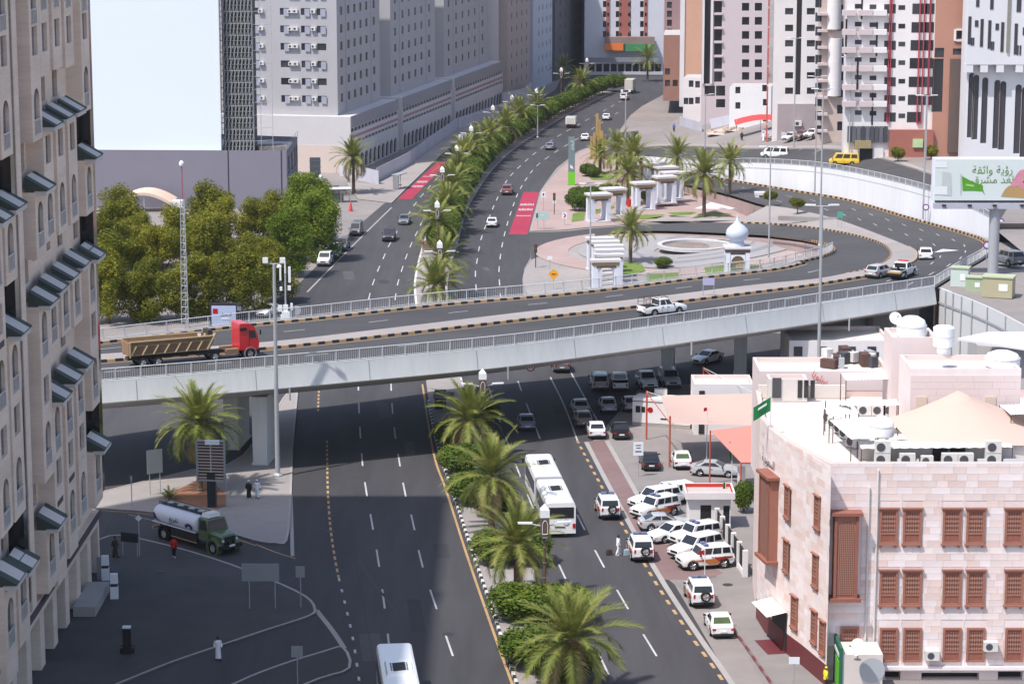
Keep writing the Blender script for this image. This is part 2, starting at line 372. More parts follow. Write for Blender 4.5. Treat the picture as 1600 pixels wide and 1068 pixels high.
dashes([(903, 690), (943, 765), (1012, 889), (1075, 986), (1127, 1059), (1190, 1165)], 2.7, DASHY, (1.3, 1.1, 1))
dashes([(497, 640), (499, 600), (505, 560)], 1.9, DASHY)
stripe([(846, 1190), (792, 1045), (760, 955), (728, 862), (697, 765), (677, 706), (660, 600)], .2, m_yel)
stripe([(916, 690), (955, 765), (1024, 889), (1087, 986), (1140, 1062), (1205, 1165)], .45, m_kp)
stripe([(948, 688), (995, 771), (1040, 850)], .45, m_kp)
stripe([(480, 456), (530, 405), (575, 360), (612, 324)], .25, m_kp)
stripe([(860, 589), (882, 634), (903, 690)], .16, m_white); stripe([(889, 576), (911, 616), (935, 660)], .16, m_white)
stripe([(200, 803), (260, 818)], .12, m_kp); stripe([(160, 797), (245, 805), (330, 828), (400, 852)], .14, m_yel); stripe([(400, 850), (430, 862), (462, 872)], .14, m_yel); stripe([(452, 705), (455, 790), (457, 868)], .3, m_kp)
stripe([(494, 952), (520, 985), (538, 1012)], .4, m_kp)
stripe([(560, 872), (580, 905), (600, 930), (625, 962)], .18, m_asph2)
for q in ([(818, 300), (842, 300), (824, 366), (795, 366)], [(621, 311), (643, 311), (699, 254), (683, 254)]):
    b = MB(); b.face([p+Vector((0, 0, .005)) for p in px(q)][::-1]); rb = b.build('bus_lane_panel', m_red, ROAD)
    P = px(q); b = MB()
    for t0 in (.3, .42, .56):
        for k in range(9):
            u0 = .08+k*.095; f = lambda u, t: (P[0].lerp(P[1], u)).lerp(P[3].lerp(P[2], u), t)+Vector((0, 0, .009))
            if t0 < .5: b.face([f(u0, t0), f(u0+.06, t0+.02*math.sin(k*2.)), f(u0+.06, t0+.045), f(u0, t0+.05)])
            else: b.face([f(u0, t0+.02), f(u0+.05, t0+.02), f(u0+.05, t0+.045), f(u0, t0+.045)])
    b.build('road_lettering', m_white, rb)
b = MB(); b.face([p+Vector((0, 0, .002)) for p in px([(912, 690), (948, 686), (1010, 790), (1060, 850), (1130, 895), (1100, 905), (1031, 905), (965, 785)])][::-1]); struct('brick_parking_band', b, m_redp)
b = MB(); b.face([p+Vector((0, 0, .001)) for p in px([(948, 690), (990, 680), (1165, 905), (1290, 1068), (1340, 1150), (1235, 1150), (1150, 990), (1045, 905), (1000, 790)])][::-1]); struct('pavement', b, mat('grey_pavement', (.2, .19, .19), .9, .18, .5, tint=(.25, .225, .215)))
kerb_line('red_kerb', px([(1146, 985), (1160, 1003), (1208, 1072), (1240, 1125)]), mat('kerb_dark_red', (.16, .05, .055), .8, .15, 2.), m_redp, 1.2, .2, .16)
m_cover = mat('manhole_iron', (.04, .04, .043), .6, .2, 6.)
for q in ((518, 806), (516, 830), (250, 895), (1137, 913), (885, 906), (700, 990)):
    p = G(*q); z = .14 if q[0] == 250 else .008; b = MB(); b.lathe((p.x, p.y, z), [(.42, 0), (.42, .012)], 16); b.build('manhole_cover', m_cover, ROAD)
rp_ = random.Random(5); m_patch = mat('asphalt_patch', (.048, .047, .052), .9, .2, 1.2); m_patch2 = mat('asphalt_patch_pale', (.088, .085, .088), .9, .2, 1.2)
for k, (x, y) in enumerate(((600, 640), (560, 760), (650, 960), (905, 1010), (960, 1020), (870, 640), (545, 430), (600, 440), (650, 350), (760, 420), (735, 450), (800, 300), (580, 1010), (860, 250), (530, 600), (640, 700), (690, 860))):
    p = G(x, y); a = .11+rp_.uniform(-.03, .03); w_, l_ = rp_.uniform(.6, 1.6), rp_.uniform(2, 9); b = MB(); b.box((p.x, p.y, .001), (w_, l_, .005), a); b.build('repair_patch', (m_patch, m_patch2)[k % 3 == 0], ROAD)
for q_ in (([(546, 700), (545, 800), (560, 900), (590, 1068)]), ([(590, 430), (640, 345), (700, 262)]), ([(905, 690), (960, 800), (1060, 1000)])): stripe(q_, .05, m_patch, .005, 'crack_seal')
# sidewalk left beyond the bridge and its kerb
island('sidewalk_by_hoarding', [(560, 312), (612, 318), (640, 290), (692, 240), (728, 212), (792, 181), (775, 179), (714, 203), (677, 229), (640, 259), (590, 288), (540, 286)], m_pave, .13, sm=1)
island('corner_pavement', [(818, 300), (846, 298), (858, 284), (878, 262), (906, 238), (945, 224), (975, 226), (1020, 250), (1060, 275), (1130, 300), (1200, 322), (1205, 345), (1099, 346), (1002, 350), (929, 355), (880, 360), (828, 362)][1:], m_pinkp, .1, sm=1)
def sheet(name, mk, pts, m, z=.0, fn=GP, parent=None):
    b = MB(); b.face([fn(*p)+Vector((0, 0, z)) for p in pts]); return struct(name, b, m, parent)
# plaza inside the loop
P_in = [(831, 408), (880, 383), (916, 371), (960, 365), (1010, 362), (1050, 361), (1110, 362), (1180, 367), (1225, 371), (1262, 377), (1280, 388), (1268, 402), (1240, 425), (1200, 450), (1100, 470), (950, 480), (850, 480), (819, 450), (819, 425)]
PL = [GP(*p) for p in P_in]; cen = sum(PL, Vector())/len(PL)
b = MB()
PLs = smoothline(PL+[PL[0]], 4)[:-1]; zf = lambda v: Vector((v.x, v.y, ZP(v.x)+.1))
for i in range(len(PLs)):
    a, c = PLs[i], PLs[(i+1) % len(PLs)]
    for k in range(10): f0, f1 = k/10, (k+1)/10; b.face([zf(cen.lerp(a, f0)), zf(cen.lerp(c, f0)), zf(cen.lerp(c, f1)), zf(cen.lerp(a, f1))][::-1] if k else [zf(cen), zf(cen.lerp(c, f1)), zf(cen.lerp(a, f1))])
PLAZA = struct('plaza', b, m_pave)
def disc(cx, cy, rx, z, m, name, inner=0., sq=1., n=48, parent=None):
    c = GP(cx, cy); b = MB(); pts = [(c.x+rx*math.cos(2*math.pi*i/n), c.y+rx*sq*math.sin(2*math.pi*i/n)) for i in range(n)]
    qs = [(c.x+inner*math.cos(2*math.pi*i/n), c.y+inner*sq*math.sin(2*math.pi*i/n)) for i in range(n)]
    for i in range(n):
        j = (i+1) % n; zz = lambda p: ZP(p[0])+z
        if inner: b.face(((*qs[i], zz(qs[i])), (*pts[i], zz(pts[i])), (*pts[j], zz(pts[j])), (*qs[j], zz(qs[j]))))
        else: b.face(((c.x, c.y, ZP(c.x)+z), (*pts[i], zz(pts[i])), (*pts[j], zz(pts[j]))))
    return b.build(name, m, parent or PLAZA)
for p in PL: pass
disc(1085, 388, 24., .16, m_pinkp, 'pink_paving_ring', 19.); disc(1085, 388, 17.5, .2, mat('pale_paving', (.30, .285, .29), .9, .1, .5), 'pale_paving_ring', 6.)
disc(1085, 388, 13.5, .22, mat('grey_paving', (.22, .22, .24), .9, .1, .5), 'dark_paving_ring', 11.8); disc(1085, 388, 9.2, .22, MATS['grey_paving'], 'dark_paving_ring', 8.6)
c = GP(1085, 388); fb = thing('fountain_basin', 'round dry fountain basin in the middle of the plaza', 'fountain', (c.x, c.y, c.z+.2))
b = MB(); b.lathe((0, 0, 0), [(5.6, 0), (5.6, .5), (5.2, .55), (4.9, .45), (4.9, .05)], 40); b.build('rim', mat('pale_stone', (.5, .49, .5), .8, .1, 1.), fb, local=True, smooth=30)
b = MB(); b.lathe((0, 0, .06), [(4.9, 0), (2., .12), (0, .25)], 40); b.build('basin_floor', mat('basin_brown', (.22, .18, .16), .9, .4, 1.5), fb, local=True)
for pts in ([(975, 412), (1000, 408), (1008, 425), (990, 432), (972, 430)], [(1100, 420), (1150, 414), (1190, 416), (1170, 432), (1105, 436)], [(1010, 430), (1060, 428), (1060, 440), (1010, 444)]):
    sheet('lawn', 0, pts[::-1], m_grass, .24, parent=PLAZA)
LAWN = None
for pts in ([(974, 344), (995, 337), (1035, 336), (1040, 338), (1010, 343)], [(1042, 333), (1075, 332), (1090, 333), (1078, 337), (1052, 338)], [(1095, 335), (1120, 333), (1145, 336), (1120, 339), (1080, 342)], [(915, 274), (940, 268), (960, 276), (955, 282), (925, 282)], [(895, 335), (915, 330), (912, 345), (893, 348)], [(925, 330), (960, 322), (960, 326), (928, 336)]):
    sheet('lawn', 0, pts[::-1], m_grass, .14).__setitem__('kind', 'structure')
sheet('white_marble_paving', 0, [(1085, 327), (1112, 317), (1155, 328)], mat('marble_white', (.62, .6, .6), .7, .05, .5), .14)
sheet('light_paving', 0, [(1010, 347), (1035, 340), (1140, 340), (1195, 345), (1100, 346)][::-1], m_pave, .13)
# ---------------------------------------------------------------- bridge
ZB = 10.
N_ = smoothline(px([(20, 611), (100, 604), (157, 599), (350, 584), (559, 566), (800, 543), (1000, 517), (1180, 492), (1340, 468), (1460, 450)], ZB), 4)
F_ = smoothline(px([(20, 549), (100, 541), (156, 534), (386, 507), (480, 498), (690, 475), (899, 457), (1070, 436), (1200, 421), (1245, 411)], ZB), 4)
DN = smoothline(px([(20, 578), (100, 571), (156, 566), (402, 547), (559, 531), (800, 503), (1000, 480), (1180, 458), (1273, 446), (1359, 432)], ZB), 4)
DF = smoothline(px([(20, 569), (100, 561), (156, 556), (402, 538), (559, 521), (800, 492), (1000, 469), (1180, 447), (1273, 438), (1334, 427)], ZB), 4)
b = MB(); b.strip(N_, F_); DECK = struct('bridge_deck', b, m_asph2)
def girder(E, s):                     # edge beam + sloping web on one side (s=+1: near side)
    out = offset(E, .06*s); e0 = [p+Vector((0, 0, .25)) for p in offset(E, .05*s)]; e0i = [p+Vector((0, 0, .25)) for p in offset(E, -.25*s)]; e0b = [p for p in offset(E, -.25*s)]
    e1 = [p-Vector((0, 0, 1.75)) for p in offset(E, .42*s)]; e2 = [p-Vector((0, 0, 1.9)) for p in offset(E, .2*s)]; e3 = [p-Vector((0, 0, 3.3)) for p in offset(E, -4.2*s)]
    return e0b, e0i, e0, out, e1, e2, e3
gb = girder(N_, 1)
b = MB()
for P_, Q_ in zip(gb[:-2], gb[1:-1]): b.strip(Q_, P_)
BR = thing('bridge', 'long pale concrete road bridge crossing over the avenue', 'bridge', (0, 270, 0))
b.build('fascia', m_conc, BR, smooth=30)
for p, d in polyline(N_, 11.5): b = MB(); n = Vector((d.y, -d.x, 0)).normalized(); e_ = d*.03; T_ = p+n*.075+Vector((0, 0, .1)); L_ = p+n*.435-Vector((0, 0, 1.75)); b.face((L_-e_, L_+e_, T_+e_, T_-e_)); b.build('segment_joint', mat('joint_grey', (.30, .30, .30), .9, .2, 2.), BR)
for p, d in polyline(offset(N_, .36), 23.): b = MB(); b.tube((p.x+3, p.y+1.3, p.z-3.), (p.x+3, p.y+1.3, p.z-1.7), .09, None, 6); b.build('drain_pipe', m_steel, BR)
b = MB(); b.strip(gb[-1], gb[-2]); gf = girder(F_, -1)
for P_, Q_ in zip(gf[:-1], gf[1:]): b.strip(P_, Q_)
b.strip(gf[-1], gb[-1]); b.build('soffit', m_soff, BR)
for cx, cy, rz in ((411, 728, .15), (366, 702, .15), (1160, 598, .2), (1046, 590, .2), (1235, 560, .2)):
    p = G(cx, cy); q = MB(); q.box((p.x, p.y+2.8, 3.4), (1.35, 5.6, 6.8), -.1, 0, (1.12, 1.0)); q.box((p.x, p.y+2.8, .15), (1.6, 5.9, .3), -.1); q.build('pier', m_conc, BR)
p = G(1430, 560); q = MB(); q.box((p.x+4, p.y+14, 4.2), (9, 34, 8.4), -.5); q.build('abutment', m_conc, BR)
# divider
b = MB(); u = Vector((0, 0, .2)); b.strip([p+u for p in DN], [p+u for p in DF]); b.strip(DN, [p+u for p in DN]); b.strip([p+u for p in DF], DF); DIV = struct('bridge_divider', b, m_pave)
kerb_line('bridge_kerb', DN, m_ky, m_kb, .8, .26, .26); kerb_line('bridge_kerb', offset(F_, .9)[:], m_ky, m_kb, .8, .24, .24)
FW = offset(F_, .9); b = MB(); b.strip([p+u for p in FW], [p+u for p in offset(F_, .1)]); struct('bridge_walkway', b, m_pave)
for L_, d_, nm in ((DN, .55, 'a'), (DF, -.4, 'b'), (FW, .5, 'c')):
    b = MB(); zz = Vector((0, 0, .006)); b.strip([p+zz for p in offset(L_, d_+.09)], [p+zz for p in offset(L_, d_-.09)]); b.build('edge_line', m_yel, DECK)
# lane dashes on deck (midway of each carriageway)
def mid(Aa, Bb, t): k = min(len(Aa), len(Bb)); return [Aa[i].lerp(Bb[i], t) for i in range(k)]
for P_ in (mid(N_, DN, .52), mid(DF, F_, .48)):
    for p, d in polyline(P_, 10.): put('lane_dash', DASH, DECK, None, (p.x, p.y, p.z+.006), (0, 0, math.atan2(d.y, d.x)-math.pi/2), (.9, .45, 1))
# ---------------------------------------------------------------- loop ramps
O_ = [(1460, 450, 10), (1500, 425, 9.8), (1535, 405, 9.3), (1550, 390, 8.6), (1545, 376, 7.8), (1489, 358, 6.6), (1427, 341, 5.5), (1334, 314, 4.2), (1254, 300, 3.4), (1180, 288, 2.6), (1131, 280, 2.), (1060, 268, 1.2), (985, 258, .3)]
I_ = [(1359, 432, 10), (1400, 421, 9.8), (1425, 411, 9.3), (1432, 402, 8.7), (1425, 390, 8.), (1403, 379, 7.1), (1381, 371, 6.4), (1334, 354, 5.2), (1285, 336, 4.2), (1200, 322, 3.2), (1138, 304, 2.4), (1065, 287, 1.5), (985, 274, .3)]
OO, II = smoothline(px(O_), 6), smoothline(px(I_), 6)
def ramp(name, Aa, Bb, m, z=0.):
    b = MB(); v = Vector((0, 0, z)); b.strip([p+v for p in Aa], [p+v for p in Bb])
    o = struct(name, b, m); s = MB(); d = Vector((0, 0, 1))
    for P_, rev in ((Aa, 0), (Bb, 1)):
        lo = [Vector((p.x, p.y, -.1)) for p in P_]; hi = [p+v-Vector((0, 0, .4)) for p in P_]
        s.strip(lo, hi) if not rev else s.strip(hi, lo)
    s.build('retaining_skirt', m_pinkp, o); return o
OUT = ramp('loop_ramp', OO, II, m_asph2)
b = MB(); b.face([N_[-1], OO[0], II[0], DN[-1]]); 
Q_ = [(1273, 438, 10), (1334, 427, 9.8), (1378, 413, 9.), (1392, 398, 8.), (1378, 382, 7.), (1334, 368, 5.9), (1273, 357, 4.4), (1205, 350.5, 2.9), (1099, 347.5, 1.4), (1002, 351.5, .5), (929, 356.5, .15), (880, 361.5, .05), (826, 363, .03)]
J_ = [(1245, 411, 10), (1280, 403, 9.6), (1298, 396, 9.), (1303, 391, 8.), (1295, 384, 6.9), (1262, 376, 4.9), (1225, 371, 3.9), (1180, 367, 2.9), (1050, 361, 1.2), (990, 362, .5), (930, 369, .15), (880, 382, .05), (830, 405, .03)]
QQ, JJ = smoothline(px(Q_), 6), smoothline(px(J_), 6)
INR = ramp('inner_loop_ramp', QQ, JJ, m_asph2, .012)
# divider pavement between the two ramps
K1 = smoothline(px([(1273, 438, 10), (1334, 427, 9.8), (1378, 413, 9.), (1392, 398, 8.), (1378, 382, 7.), (1334, 368, 5.9), (1273, 357, 4.4), (1205, 350.5, 2.9), (1150, 348.5, 2.1)]), 6)
K2 = smoothline(px([(1359, 432, 10), (1400, 421, 9.8), (1425, 411, 9.3), (1432, 402, 8.7), (1425, 390, 8.), (1381, 371, 6.4), (1310, 345, 4.6), (1250, 330, 3.7), (1200, 322, 3.2)]), 6)
b = MB(); u2 = Vector((0, 0, .18)); b.strip([p+u2 for p in K2], [p+u2 for p in K1]); b.strip(K2, [p+u2 for p in K2]); b.strip([p+u2 for p in K1], K1)
DV2 = struct('loop_divider', b, m_pave); b = MB(); b.face([DN[-1]+u, K2[0]+u2, K1[0]+u2, DF[-4]+u]); 
kerb_line('loop_kerb', [p for p in K1[5:]], m_ky, m_kb, .9, .26, .24); kerb_line('loop_kerb', [p for p in offset(OO, -.7)[16:]], m_ky, m_kb, 1.0, .26, .3)
kerb_line('loop_kerb', K2[:26], m_ky, m_kp, .9, .24, .24); kerb_line('loop_kerb', offset(JJ, .1)[:30], m_ky, m_kb, .9, .24, .24)
for L_, d_ in ((K1, .5), (K2[4:], -.5), (OO[14:], -1.2), (JJ[:40], -.5)):
    b = MB(); zz = Vector((0, 0, .022)); b.strip([p+zz for p in offset(L_, d_+.1)], [p+zz for p in offset(L_, d_-.1)]); b.build('edge_line', m_yel, OUT)
for t in (.36, .68):
    for p, d in polyline(mid(OO, II, t), 9.): put('lane_dash', DASH, OUT, None, (p.x, p.y, p.z+.04), (0, -math.asin(d.z)*0, math.atan2(d.y, d.x)-math.pi/2), (.9, .45, 1))
# ---------------------------------------------------------------- railings
m_rail = mat('railing_paint', (.60, .61, .63), .55, .05, 2.)
def railing(label, pts, h=1.1, post=2.4, z=.25, bars=True, cat='railing'):
    P = [p+Vector((0, 0, z)) for p in pts]; o = thing('railing', label, cat, tuple(P[len(P)//2])); hz = Vector((0, 0, h))
    pm = MB().box((0, 0, h/2), (.09, .09, h)).mesh('post', m_rail); og = o.location
    S = polyline(P, post)
    for p, d in S: put('post', pm, o, None, tuple(p-og), math.atan2(d.y, d.x))
    q = [p for p, d in S]+[P[-1]]
    for nm, hh, r in (('top_rail', h, .045), ('bottom_rail', .12, .03)):
        MB().path([p+Vector((0, 0, hh)) for p in q], r, 6).build(nm, m_rail, o)
    if bars:
        b = MB()
        for p, d in polyline(P, .22): b.box((p.x, p.y, p.z+h/2), (.02, .02, h-.1), math.atan2(d.y, d.x), 0, None, False)
        b.build('balusters', m_rail, o).__setitem__('kind', 'stuff')
    return o
railing('grey metal railing along the near edge of the bridge', offset(N_, -.05))
railing('grey metal railing along the far edge of the bridge', offset(F_, .05))
railing('grey metal railing curving round the outer bend of the loop', OO[:20])
railing('short curved railing at the inner bend of the loop', JJ[:15])
# ---------------------------------------------------------------- raised ground at the right, retaining wall
top = [(973, 208), (1020, 219), (1070, 231), (1142, 243), (1180, 252), (1300, 268), (1455, 289), (1545, 330)]
TW = [GT(*p) for p in top]
# wall base follows the outer ramp edge
base = [G(960, 252, .1), G(1000, 256, .4), G(1060, 266, 1.1), G(1131, 279, 2.), G(1180, 287, 2.6), G(1300, 307, 3.8), G(1455, 347, 6.), G(1560, 378, 8.)]
t2 = []
for w_, bs in zip(TW, base):          # the wall stands upright on the ramp edge; its head follows the street above
    t2.append(Vector((bs.x, bs.y, w_.z)))
hts = [.5, 1.8, 3.2, 4.6, 6.2, 8.3, 10.4, 10.6]
t2 = [Vector((bs.x, bs.y, max(h, bs.z+.3))) for bs, h in zip(base, hts)]
BS, TS = smoothline(base, 4), smoothline(t2, 4)
RW = thing('retaining_wall', 'long whitewashed retaining wall beside the outer loop ramp', 'wall', tuple(BS[14]))
b = MB(); th = Vector((-.05, .4, 0)); b.strip([p-Vector((0, 0, .3)) for p in BS], TS); b.strip(TS, [p+th for p in TS]); b.strip([p+th for p in TS], [p+th for p in BS])
b.build('wall_face', m_wallw, RW)
b = MB(); dn = Vector((0, 0, .9)); b.strip([p-dn-Vector((0, .06, 0)) for p in TS[5:]], [p-dn*.85-Vector((0, .06, 0)) for p in TS[5:]]); b.build('painted_groove_shade', mat('groove_shade_grey', (.45, .45, .48), .8, .05, 1.), RW)  # flat strip, the shade of a groove put into its grey
railing('low grey railing on top of the white retaining wall', TS[8:], .9, 3., 0., True)
# street above
bd = [p.copy() for p in t2]
b = MB()
far = [G(985, 160, 0), G(1035, 150, .1), G(1085, 140, 1.)]
PT = [(p.x, p.y, p.z-.15) for p in [t2[0]+th]+[p+th for p in TS[1:]]]
rows = []
for p in PT:                          # sweep the head of the wall back and right: terrain sheet
    x, y, z = p; rows.append([(x, y, z), (x+6, y+22, max(z, ZT(x+6))), (x+18, y+60, max(z, ZT(x+18))), (x+30, y+170, max(z, ZT(x+30))), (x+60, y+420, max(z, ZT(x+60)))])
for a, c in zip(rows[:-1], rows[1:]):
    for i in range(4): b.face((a[i], c[i], c[i+1], a[i+1]))
e = rows[-1]; px_, py_, pz_ = e[0]
AB = smoothline([OO[0]+Vector((.6, 0, 0)), G(1490, 458, 10), G(1520, 469, 9.9), G(1572, 493, 9.7), G(1640, 535, 9.5), G(1760, 640, 9.4)], 4)
outer = [p+Vector((.4, .1, -.02)) for p in OO[:25]][::-1]
ring = [Vector(e[0])]+outer+[p+Vector((.2, 0, 0)) for p in AB[1:]]
bx0 = 240.
for a, c in zip(ring[:-1], ring[1:]): b.face((a, c, (bx0, c.y, 10.), (bx0, a.y, 10.)))
for i in range(4): b.face((e[i], (bx0, e[i][1]+.01*i, 10.), (bx0, e[i+1][1], 10.), e[i+1]))
b.face([(62.6, 245, 9.62), (240, 245, 9.62), (240, 385, 9.62), (64.5, 385, 9.62), (64.2, 330, 9.62)]); struct('raised_ground', b, m_dust)
b = MB()
sA = [Vector(r_[0])+Vector((.1, .4, .03)) for r_ in rows]; sB = [Vector(r_[0]).lerp(Vector(r_[1]), .8)+Vector((0, 0, .03)) for r_ in rows]
sA = [Vector((sA[0].x-6, sA[0].y+46, .03)), Vector((sA[0].x-3, sA[0].y+14, .03))]+sA; sB = [Vector((sB[0].x+3, sB[0].y+40, .3)), Vector((sB[0].x-1, sB[0].y+16, .2))]+sB
b.strip(sA, sB); struct('upper_street', b, m_asph2)
b = MB(); sC = [Vector(r_[0]).lerp(Vector(r_[1]), .84)+Vector((0, 0, .05)) for r_ in rows]; sD = [Vector(r_[0]).lerp(Vector(r_[1]), .97)+Vector((0, 0, .05)) for r_ in rows]; b.strip(sC, sD); struct('upper_pavement', b, m_pave)
b = MB(); b.strip([Vector((p.x, p.y, 0)) for p in AB], AB); b.strip(AB, [p+Vector((.3, .2, 0)) for p in AB]); AW = thing('abutment_wall', 'curved grey panelled abutment wall at the end of the bridge', 'wall', tuple(AB[6])); b.build('wall_face', mat('abutment_grey', (.52, .53, .54), .8, .06, .4), AW)
for i in range(2, len(AB)-1, 2): q = MB(); p = AB[i]; q.tube((p.x-.1, p.y-.1, 0), (p.x-.1, p.y-.1, p.z), .07, None, 6); q.build('panel_joint', m_steel, AW)
b = MB(); b.strip([p-Vector((.12, .12, 1.7)) for p in AB], [p-Vector((.12, .12, 1.5)) for p in AB]); b.build('string_course', m_steel, AW)
# ================================================================ plants
rng = np.random.default_rng(11)
def quadmesh(name, V, m):             # V: (n,4,3)
    n = len(V); me = bpy.data.meshes.new(name); me.vertices.add(n*4); me.vertices.foreach_set('co', V.reshape(-1).astype(np.float32))
    me.loops.add(n*4); me.loops.foreach_set('vertex_index', np.arange(n*4, dtype=np.int32)); me.polygons.add(n)
    me.polygons.foreach_set('loop_start', np.arange(0, n*4, 4, dtype=np.int32)); me.polygons.foreach_set('loop_total', np.full(n, 4, dtype=np.int32))
    me.materials.append(m); me.update(); me.validate(); return me
def leafcloud(name, clumps, n, size, m, asp=.5, shell=.45, flat=0.):
    vol = np.array([c[1][0]*c[1][1]*c[1][2] for c in clumps])**(2/3); pr = vol/vol.sum(); idx = rng.choice(len(clumps), n, p=pr)
    C = np.array([c[0] for c in clumps])[idx]; Rr = np.array([c[1] for c in clumps])[idx]
    d = rng.normal(size=(n, 3)); d /= np.linalg.norm(d, axis=1, keepdims=True)
    r = 1-shell*rng.random(n)**1.6; r *= 1+.13*np.sin(d[:, 0]*7+C[:, 0])*np.sin(d[:, 1]*6+C[:, 1])
    P = C+d*Rr*r[:, None]
    nn = d+rng.normal(size=(n, 3))*.75; nn /= np.linalg.norm(nn, axis=1, keepdims=True)
    a = np.cross(nn, rng.normal(size=(n, 3))); a /= np.linalg.norm(a, axis=1, keepdims=True); b = np.cross(nn, a)
    s = (size*(.6+.8*rng.random(n)))[:, None]
    V = np.stack([P-a*s, P-b*s*asp, P+a*s, P+b*s*asp], 1)
    return quadmesh(name, V, m)
m_frond = leafmat('palm_green', (.13, .17, .03), (.36, .34, .10), .25)
m_frondd = leafmat('palm_dry', (.30, .25, .11), (.38, .31, .16), .25)
m_hedge = leafmat('hedge_green', (.06, .115, .010), (.18, .22, .025), .25)
m_tree = leafmat('acacia_green', (.10, .12, .008), (.33, .30, .025), .3)
m_tree2 = leafmat('bright_green', (.10, .16, .010), (.24, .28, .025), .3)
m_trunk = mat('palm_trunk', (.16, .115, .08), .95, .35, 4., bump=.5); m_bark = mat('bark', (.13, .10, .075), .95, .3, 5., bump=.4); m_date = mat('date_orange', (.42, .14, .03), .8, .3, 8.)
def frond(L, lift, droop, m, seed, nl=38):
    r = random.Random(seed); b = MB(); pts = []
    ang = lift; p = Vector((0, 0, 0)); k = 10
    for i in range(k+1):
        pts.append(p.copy()); p = p+Vector((math.cos(ang), 0, math.sin(ang)))*(L/k); ang -= droop/k*(.5+1.2*i/k)
    for i in range(k): b.face((pts[i]+Vector((0, -.035*(1-i/k)-.008, 0)), pts[i+1]+Vector((0, -.035*(1-(i+1)/k)-.008, 0)), pts[i+1]+Vector((0, .035*(1-(i+1)/k)+.008, 0)), pts[i]+Vector((0, .035*(1-i/k)+.008, 0))))
    for j in range(nl):
        t = .14+.86*j/nl; f = t*k; i = min(int(f), k-1); c = pts[i].lerp(pts[i+1], f-i); tg = (pts[i+1]-pts[i]).normalized(); nr = Vector((-tg.z, 0, tg.x))
        ll = (.34+.38*math.sin(math.pi*min(1, t*.9+.08)))*L/3.4*(.85+.3*r.random())
        for s in (-1, 1):
            d = (tg*(.55+.5*t)+Vector((0, s, 0))*(1.-.35*t)+nr*(.42-.55*r.random()*.6)).normalized()
            q = c+d*ll+Vector((0, 0, -.10*ll*(1+r.random()))); wv = tg*.042*L/3.4
            b.face((c-wv, c+wv, q))
    return b.mesh('frond', m)
FRONDS = {}
for q, (lift, droop) in enumerate(((.15, .5), (.15, .95), (.1, 1.35), (.05, 1.8))):
    FRONDS[q] = [frond(3.4, lift, droop, m_frond, q*5+i) for i in range(2)]
FRONDS['dry'] = [frond(3.1, .0, 1.7, m_frondd, 91), frond(3.0, .05, 2.2, m_frondd, 92)]
TRUNK = {}
def palm_trunk(h, r=.26):
    k = round(h*2)/2
    if k not in TRUNK:
        b = MB(); prof = []; n = int(k/.16)
        for i in range(n+1):
            z = k*i/n; rr = r*(1.25 if z < .3 else 1.0)*(1-.12*z/k); prof += [(rr*1.0, z), (rr*1.16, z+k/n*.45)]
        prof += [(r*1.5, k+.05), (r*1.35, k+.4), (0.02, k+.6)]
        b.lathe((0, 0, 0), prof, 10); TRUNK[k] = b.mesh('trunk', m_trunk)
    return TRUNK[k], k
def palm(cx, cy, h, label, group=None, n=46, S=1., z0=None, dry=5, dates=False, base=None):
    p = base if base is not None else G(cx, cy, h); z0 = (z0 if z0 is not None else (p.z if base is not None else 0.))
    rz = random.random()*6.28; t = thing('date_palm', label, 'palm tree', (p.x, p.y, z0), rz, group)
    hh = h-z0 if base is None else h; me, k = palm_trunk(max(1., hh-.4)); put('trunk', me, t, None, None, None, (S**.5, S**.5, max(.6, hh-.4)/k))
    n = int(n*1.25)
    for i in range(n):
        f = (i+.5)/n; el = R(84-112*f**.9)+random.uniform(-.12, .12); az = i*2.39996+random.uniform(-.2, .2)
        q = 0 if el > .9 else (1 if el > .35 else (2 if el > -.15 else 3)); me = random.choice(FRONDS[q])
        if i >= n-dry: me = random.choice(FRONDS['dry']); el -= .15
        s = S*1.22*(.82+.25*random.random())*(1.0 if f > .15 else .8)
        put('frond', me, t, None, (.1*math.cos(az), .1*math.sin(az), hh-.1+.25*(1-f)), (random.uniform(-.25, .25), -el, az), (s, s, s))
    if dates:
        for i in range(5):
            az = i*1.3; b = MB(); b.lathe((.55*math.cos(az), .55*math.sin(az), hh-.5), [(.03, .45), (.16, .25), (.2, 0), (.1, -.25), (.01, -.35)], 8); b.build('date_cluster', m_date, t, local=True)
    return t
palm(310, 662, 6.5, 'tall date palm standing alone in the red soil bed', S=1.12, n=56, base=None, z0=.14)
NEARG = 'date palms on the near median'
palm(735, 655, 4.2, 'date palm on the median just in front of the bridge', NEARG, S=1.1, n=40, z0=.15)
palm(768, 745, 4.9, 'date palm on the median left of the long bus', NEARG, S=1.12, n=44, z0=.15)
palm(808, 850, 4.6, 'date palm on the median behind the bus tail, second from the bottom', NEARG, S=1.08, n=42, z0=.15)
palm(893, 1000, 4.3, 'lowest date palm of the median, with orange date clusters', NEARG, S=1.15, n=44, dates=True, z0=.15)
fm = [(680, 446, 5), (692, 408, 5), (682, 350, 4.6), (698, 320, 4.6), (706, 290, 4.8), (714, 262, 4.8), (728, 240, 4.8), (745, 226, 5), (764, 212, 5), (790, 196, 5), (812, 178, 5), (838, 165, 5), (908, 128, 5)]
wd = ['nearest the bridge', 'second beyond the bridge', 'third beyond the bridge', 'fourth beyond the bridge', 'fifth beyond the bridge', 'sixth beyond the bridge', 'seventh beyond the bridge', 'eighth beyond the bridge', 'ninth beyond the bridge', 'tenth beyond the bridge', 'eleventh beyond the bridge', 'twelfth beyond the bridge', 'at its far end']
